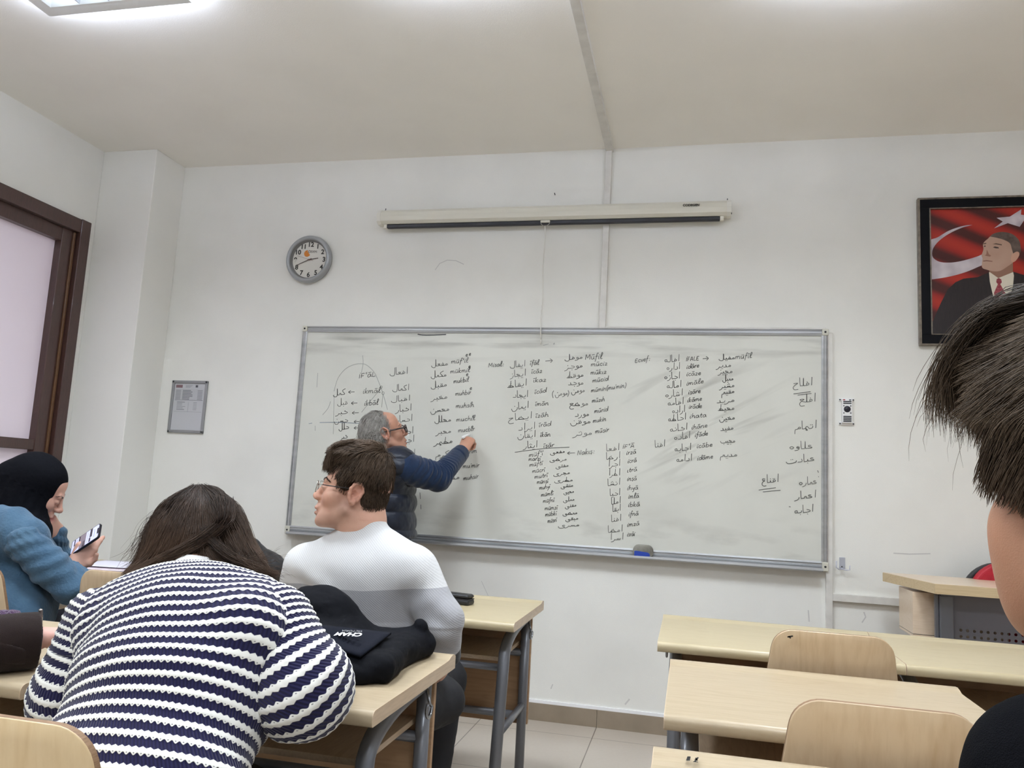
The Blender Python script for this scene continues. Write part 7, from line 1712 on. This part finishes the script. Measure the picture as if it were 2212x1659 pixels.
# base letter, dots (count, above?)
LET = {'\u0627': ('A', 0, 1), '\u0628': ('b', 1, 0), '\u062a': ('b', 2, 1), '\u062b': ('b', 3, 1), '\u062c': ('h', 1, 0), '\u062d': ('h', 0, 1), '\u062e': ('h', 1, 1), '\u062f': ('d', 0, 1), '\u0631': ('r', 0, 1), '\u0632': ('r', 1, 1), '\u0633': ('s', 0, 1), '\u0634': ('s', 3, 1), '\u0635': ('c', 0, 1), '\u0636': ('c', 1, 1), '\u0637': ('t', 0, 1), '\u0638': ('t', 1, 1), '\u0639': ('e', 0, 1), '\u0641': ('f', 1, 1), '\u0642': ('f', 2, 1), '\u0643': ('k', 0, 1), '\u0644': ('l', 0, 1), '\u0645': ('m', 0, 1), '\u0646': ('n', 1, 1), '\u0647': ('H', 0, 1), '\u0648': ('w', 0, 1), '\u064a': ('y', 2, 0), '\u0649': ('y', 0, 0)}
def arabic(word):
    """strokes of a word; returns width and strokes with x from 0 (right end) to -width"""
    x = 0.0; out = []; cur = None; joined = False; n = len(word)
    for i, ch in enumerate(word):
        base, nd, up = LET[ch]; forms = ARB[base]; after = i + 1 < n and base not in 'Adrw'
        f = ('M' if after else 'F') if joined else ('I' if after else 'S')
        if f not in forms: f = {'S': 'F', 'F': 'M', 'I': 'M', 'M': 'I'}[f]
        w, st = forms[f]
        if not joined: x -= .14 if i else 0
        for k, s in enumerate(st):
            q = [(x + p[0], p[1]) for p in s]
            if k == 0 and joined and cur is not None: cur.extend(q[1:])
            else:
                out.append(q)
                if k == 0: cur = q
        cx = x - w * .5; yy = (.95 if base not in 't' else 1.1) if up else -.42
        if base == 'y' and f in 'FS': nd = 0
        if nd:
            for d in range(nd):
                dx = (d - (nd - 1) / 2) * .24 if nd < 3 else (0, -.16, .16)[d]; dy = 0 if nd < 3 else (.22, 0, 0)[d]
                out.append([(cx + dx, yy + dy), (cx + dx - .07, yy + dy - .05)])
        x -= w; joined = after
    return -x, out
INK_Y = -.0232
def board(u, v): return px(u, v, INK_Y)
def put(mb, strokes, W_, ul, ur, v, ys, slope, rng, rtl, lean=.0, wdt=.0036):
    sx = (ur - ul) / W_
    for s in strokes:
        pts = []
        c = catmull([(p[0], p[1]) for p in s], 4) if len(s) > 2 else [np.array(p) for p in s]
        for p in c:
            xx = (ur + p[0] * sx) if rtl else (ul + p[0] * sx)
            du = xx - (ul + ur) / 2
            pts.append(board(xx + lean * p[1] * ys, v - p[1] * ys - slope * du))
        if len(s) == 2 and abs(s[0][0] - s[1][0]) < .12 and abs(s[0][1] - s[1][1]) < .12: pts = [pts[0], pts[0] + np.array((.004, 0, -.002))]
        ribbon(mb, pts, wdt * rng.uniform(.85, 1.15), (0, -1, 0))
def col(name, m_, arab=(), lat=(), lines=(), ya=7.2, yl=5.3, wdt=.0034, seed=1):
    rng = random.Random(seed); mb = MB()
    for wd, ul, ur, v, *k in arab:
        W_, st = arabic(wd); put(mb, st, W_, ul, ur, v, (k[0] if k else ya), rng.uniform(.02, .12), rng, True, 0.0, wdt)
    for wd, ul, ur, v, *k in lat:
        W_, st = latin(wd); put(mb, st, W_, ul, ur, v, (k[0] if k else yl), rng.uniform(.06, .16), rng, False, .12, wdt)
    for ln in lines:
        w2 = wdt
        if isinstance(ln[0], (int, float)): w2, ln = ln[0], ln[1:]
        ribbon(mb, [board(*p) for p in (catmull(ln, 5) if len(ln) > 2 else ln)], w2, (0, -1, 0))
    return mb.build(name, m_, wb, Matrix.Translation(-WO), recalc=False)
M_PENK = mat('board_ink', (92, 92, 88), .5); M_PENL = mat('faint_board_ink', (150, 153, 148), .5); M_PENB = mat('faint_blue_ink', (128, 140, 152), .5)
def arrow_l(u0, u1, v): return [[(u1, v - .6), (u0, v)], [(u0 + 5, v - 3.5), (u0, v), (u0 + 4.5, v + 3.2)]]
def arrow_r(u0, u1, v): return [[(u0, v), (u1, v - 1.2)], [(u1 - 5, v - 5), (u1, v - 1.2), (u1 - 4, v + 3.5)]]

col('handwritten_roots', M_PENK, [('كمل', 720, 745, 853, 7), ('قبل', 729, 750, 874), ('خبر', 727, 750, 894), ('حسن', 722, 751, 912), ('حلل', 732, 753, 927), ('خبر', 736, 750, 947)],
    [('ikmāl', 784, 823, 849, 6), ('ikbāl', 787, 818, 875, 6), ('IFˁāL', 775, 813, 815, 6.5)],
    arrow_l(753, 766, 847) + arrow_l(759, 772, 871) + arrow_l(761, 775, 892) + arrow_l(765, 776, 911) + arrow_l(765, 776, 924.5), seed=2)
col('handwritten_list', M_PENK, [('افعال', 842, 880, 808), ('اكمال', 848, 883, 843, 6.5), ('اقبال', 845, 885, 866, 6), ('اخبار', 855, 888, 888), ('احسان', 850, 890, 911), ('احلال', 858, 892, 937), ('اجبار', 860, 894, 956), ('اظهار', 862, 896, 985),
     ('مفعل', 932, 966, 790), ('مكمل', 931, 963, 814), ('مقبل', 931, 964, 836), ('مخبر', 933, 965, 862), ('محسن', 930, 969, 889), ('محلل', 939, 973, 911), ('محبر', 943, 973, 936), ('مطهر', 939, 976, 958), ('مكرم', 941, 976, 985, 6.5), ('محسر', 955, 991, 1036)],
    [('müfˁil', 975, 1012, 784), ('mükmil', 973, 1016, 805), ('mukbil', 980, 1013, 826), ('muhbir', 984, 1018, 853), ('muhsin', 985, 1025, 880), ('muchil', 986, 1027, 909), ('mucbir', 990, 1026, 932), ('mukrim', 992, 1031, 980), ("mu'mir", 1000, 1036, 1010), ('muhsir', 1001, 1034, 1035)]
    + [('e', u, u + 5, v, 5) for u, v in ((1013, 768), (1006, 770), (1012, 795), (1007, 812), (1015, 842), (1017, 873), (1020, 902), (1018, 925))],
    [[(904, 1042), (905, 1054)], [(907, 1064), (908, 1078)], [(909, 1090), (909.5, 1100)]], seed=3)
col('handwritten_examples', M_PENK, [('ايفال', 1102, 1134, 792, 6.5), ('ايجاز', 1103, 1135, 813), ('ايقاظ', 1096, 1137, 835), ('ايجاد', 1108, 1140, 858), ('ايمان', 1105, 1141, 883), ('ايضاح', 1099, 1148, 906), ('ايراد', 1120, 1155, 928), ('ايقان', 1118, 1156, 945), ('ايثار', 1131, 1160, 967)],
    [('Misal:', 1055, 1088, 792), ('īfāl', 1145, 1165, 788), ('īcāz', 1148, 1172, 806), ('īkaz', 1152, 1181, 825), ('īcād', 1155, 1181, 849), ('īmān', 1156, 1186, 876), ('īzāh', 1157, 1186, 901), ('īrād', 1164, 1191, 921), ('īkān', 1167, 1190, 943), ('īşār', 1174, 1198, 966)],
    arrow_r(1178, 1193, 780) + [[(1112, 977), (1137, 973.5), (1181, 968.5), (1230, 966)]], seed=4)
col('handwritten_participles', M_PENK, [('موفل', 1220, 1257, 776, 6), ('موجز', 1222, 1257, 795), ('موقظ', 1224, 1259, 815), ('موجد', 1228, 1259, 831), ('مومن', 1234, 1262, 848), ('مومن', 1199, 1225, 854), ('موضح', 1231, 1269, 876), ('مورد', 1242, 1271, 899), ('موقن', 1232, 1274, 915), ('موثر', 1240, 1277, 940)],
    [('Mūfil', 1264, 1302, 776, 6.6), ('mūciz', 1277, 1313, 790), ('mūkız', 1276, 1311, 808), ('mūcid', 1280, 1315, 824), ("mūmin(mu'min)", 1277, 1353, 842), ('mūzıh', 1279, 1307, 868), ('mūrid', 1284, 1314, 890), ('mukin', 1281, 1310, 911), ('mūşir', 1286, 1316, 934)],
    [[(1196, 844), (1193, 851), (1195, 860)], [(1227, 843), (1229, 849), (1226, 857)]], seed=5)
col('handwritten_weak_roots', M_PENK, [('مفعى', 1189, 1219, 979, 5), ('مرضى', 1188, 1223, 995, 5), ('مفتى', 1201, 1227, 1009, 5), ('مجرى', 1196, 1230, 1025, 5), ('مطرى', 1198, 1236, 1040, 5), ('منشى', 1212, 1237, 1052, 5), ('محيى', 1218, 1239, 1065, 5), ('مملى', 1217, 1240, 1082, 5), ('مفنى', 1221, 1244, 1095, 5), ('ممضى', 1216, 1246, 1111, 5), ('مبقى', 1222, 1248, 1123, 5), ('مسرى', 1206, 1250, 1137, 5.5),
     ('افعا', 1309, 1337, 973), ('ارضا', 1309, 1339, 991), ('اجرا', 1313, 1339, 1007), ('اطرا', 1314, 1339, 1027), ('انشا', 1312, 1339, 1048), ('احيا', 1317, 1339, 1070), ('املا', 1320, 1340, 1088), ('ابقا', 1323, 1340, 1104), ('افنا', 1320, 1341, 1126), ('امضا', 1313, 1344, 1149), ('اسرا', 1317, 1346, 1166), ('افنا', 1414, 1436, 965)],
    [('Nakış:', 1247, 1284, 981, 6), ('müfˁī', 1143, 1174, 985, 5.4), ('marzī', 1142, 1169, 995, 5), ('müftī', 1144, 1173, 1006, 5), ('mücrī', 1150, 1178, 1020, 5), ('mutrī', 1155, 1184, 1032, 5), ('münşī', 1160, 1185, 1044, 5), ('muhyī', 1165, 1189, 1056, 5), ('mümlī', 1169, 1196, 1071, 5), ('müfnī', 1173, 1198, 1085, 5), ('mümzī', 1177, 1205, 1101, 5), ('mübkī', 1178, 1203, 1114, 5), ('müsrī', 1183, 1203, 1128, 5),
     ('IFˁĀ', 1345, 1372, 968), ('irzā', 1353, 1375, 981, 5.4), ('icrā', 1356, 1376, 999, 5.4), ('ıtrā', 1355, 1377, 1019, 5.4), ('inşā', 1355, 1376, 1038, 5.4), ('ihyā', 1355, 1379, 1058, 5.4), ('imlā', 1357, 1381, 1076, 5.4), ('ibkā', 1357, 1383, 1094, 5.4), ('ifnā', 1358, 1380, 1114, 5.4), ('imzā', 1355, 1382, 1136, 5.4), ('isrāi', 1355, 1372, 1158, 5.4)],
    arrow_l(1226, 1242, 979), wdt=.0031, seed=6)
col('handwritten_hollow_roots', M_PENK, [('افاله', 1436, 1467, 781), ('اداره', 1440, 1468, 798), ('اجازه', 1435, 1468, 818), ('اماله', 1441, 1471, 837), ('اشاره', 1437, 1474, 856), ('اقامه', 1443, 1476, 874), ('اراده', 1452, 1479, 891), ('احاطه', 1444, 1481, 908), ('اخانه', 1448, 1484, 930), ('افاده', 1456, 1490, 948), ('اجابه', 1458, 1492, 973), ('ادامه', 1462, 1494, 996),
     ('مفيل', 1553, 1586, 776, 6), ('مدير', 1549, 1578, 793), ('مجيز', 1553, 1581, 806), ('مميل', 1561, 1583, 822), ('مشير', 1556, 1585, 837), ('مقيم', 1559, 1585, 850), ('مريد', 1549, 1585, 869), ('محيط', 1551, 1585, 886), ('مخين', 1554, 1586, 907), ('مفيد', 1557, 1583, 929), ('مجيب', 1556, 1587, 956), ('مديم', 1556, 1591, 986)],
    [('Ecvef:', 1372, 1404, 781, 5.6), ('IFALE', 1482, 1511, 779, 5.8), ('müfīl', 1589, 1625, 774, 5.8), ('idāre', 1483, 1511, 795), ('icāze', 1483, 1515, 811), ('imāle', 1483, 1521, 830), ('işāre', 1487, 1514, 850), ('ikāme', 1485, 1517, 867), ('irāde', 1488, 1517, 882), ('ihata', 1490, 1527, 902), ('ihāne', 1494, 1529, 925), ('ifāde', 1501, 1530, 942), ('icābe', 1505, 1540, 966), ('idāme', 1506, 1541, 992)],
    arrow_r(1518, 1530, 775), seed=7)
col('handwritten_right_column', M_PENK, [('افلاح', 1714, 1754, 833, 8.5), ('افلح', 1728, 1761, 868, 9), ('اتهام', 1717, 1763, 926, 8.5), ('علاوه', 1705, 1755, 969, 8), ('عبادت', 1698, 1759, 998, 8), ('اقناع', 1646, 1681, 1042, 8.5), ('عماره', 1726, 1764, 1046, 8), ('اعمار', 1718, 1762, 1076, 8), ('اجابه', 1717, 1756, 1107, 8)], [],
    [[(1714, 851), (1751, 846)], [(1723, 853.5), (1753, 850)], [(1639, 1058.5), (1676, 1053.5)], [(1648, 1062.5), (1686, 1059)], [(1704, 1094.5), (1708, 1095)], [(1766, 1016), (1768, 1021)], [(1768, 1029), (1768.5, 1030.5)]], wdt=.0034, seed=8)
z1 = lambda *q: [(620 + x / 5.53, 690 + y / 5.53) for x, y in q]
col('faint_diagram', M_PENL, [], [], [z1((903, 430), (908, 530), (885, 650)), z1((425, 1140), (490, 1060), (520, 980)), z1((560, 860), (610, 700), (700, 590), (800, 540), (880, 530), (950, 545), (1040, 630), (1100, 760), (1150, 900), (1200, 1080)), z1((368, 640), (355, 810)), [.0022] + z1((562, 900), (552, 1370)), z1((1145, 890), (1130, 1050)), z1((1112, 835), (1000, 970), (890, 1110)), z1((335, 1270), (335, 1330)),
    z1(*[(1127 + 12 * math.cos(a), 808 + 14 * math.sin(a)) for a in np.linspace(0, 6.4, 12)]), z1(*[(1147 + 16 * math.cos(a), 880 + 16 * math.sin(a)) for a in np.linspace(0, 6.4, 12)]), [(1173, 746), (1185, 743)], [(1195, 743), (1198, 741), (1196, 745)]], wdt=.0028)
col('faint_blue_line', M_PENB, [], [], [z1((260, 1245), (300, 1238)), z1((390, 1232), (600, 1230), (860, 1242))], wdt=.0034)
# dark wiped smears left along the top rail
col('top_smear', M_INK, [], [], [z1((1560, 176), (1620, 186), (1750, 186), (1900, 180))], wdt=.0055)
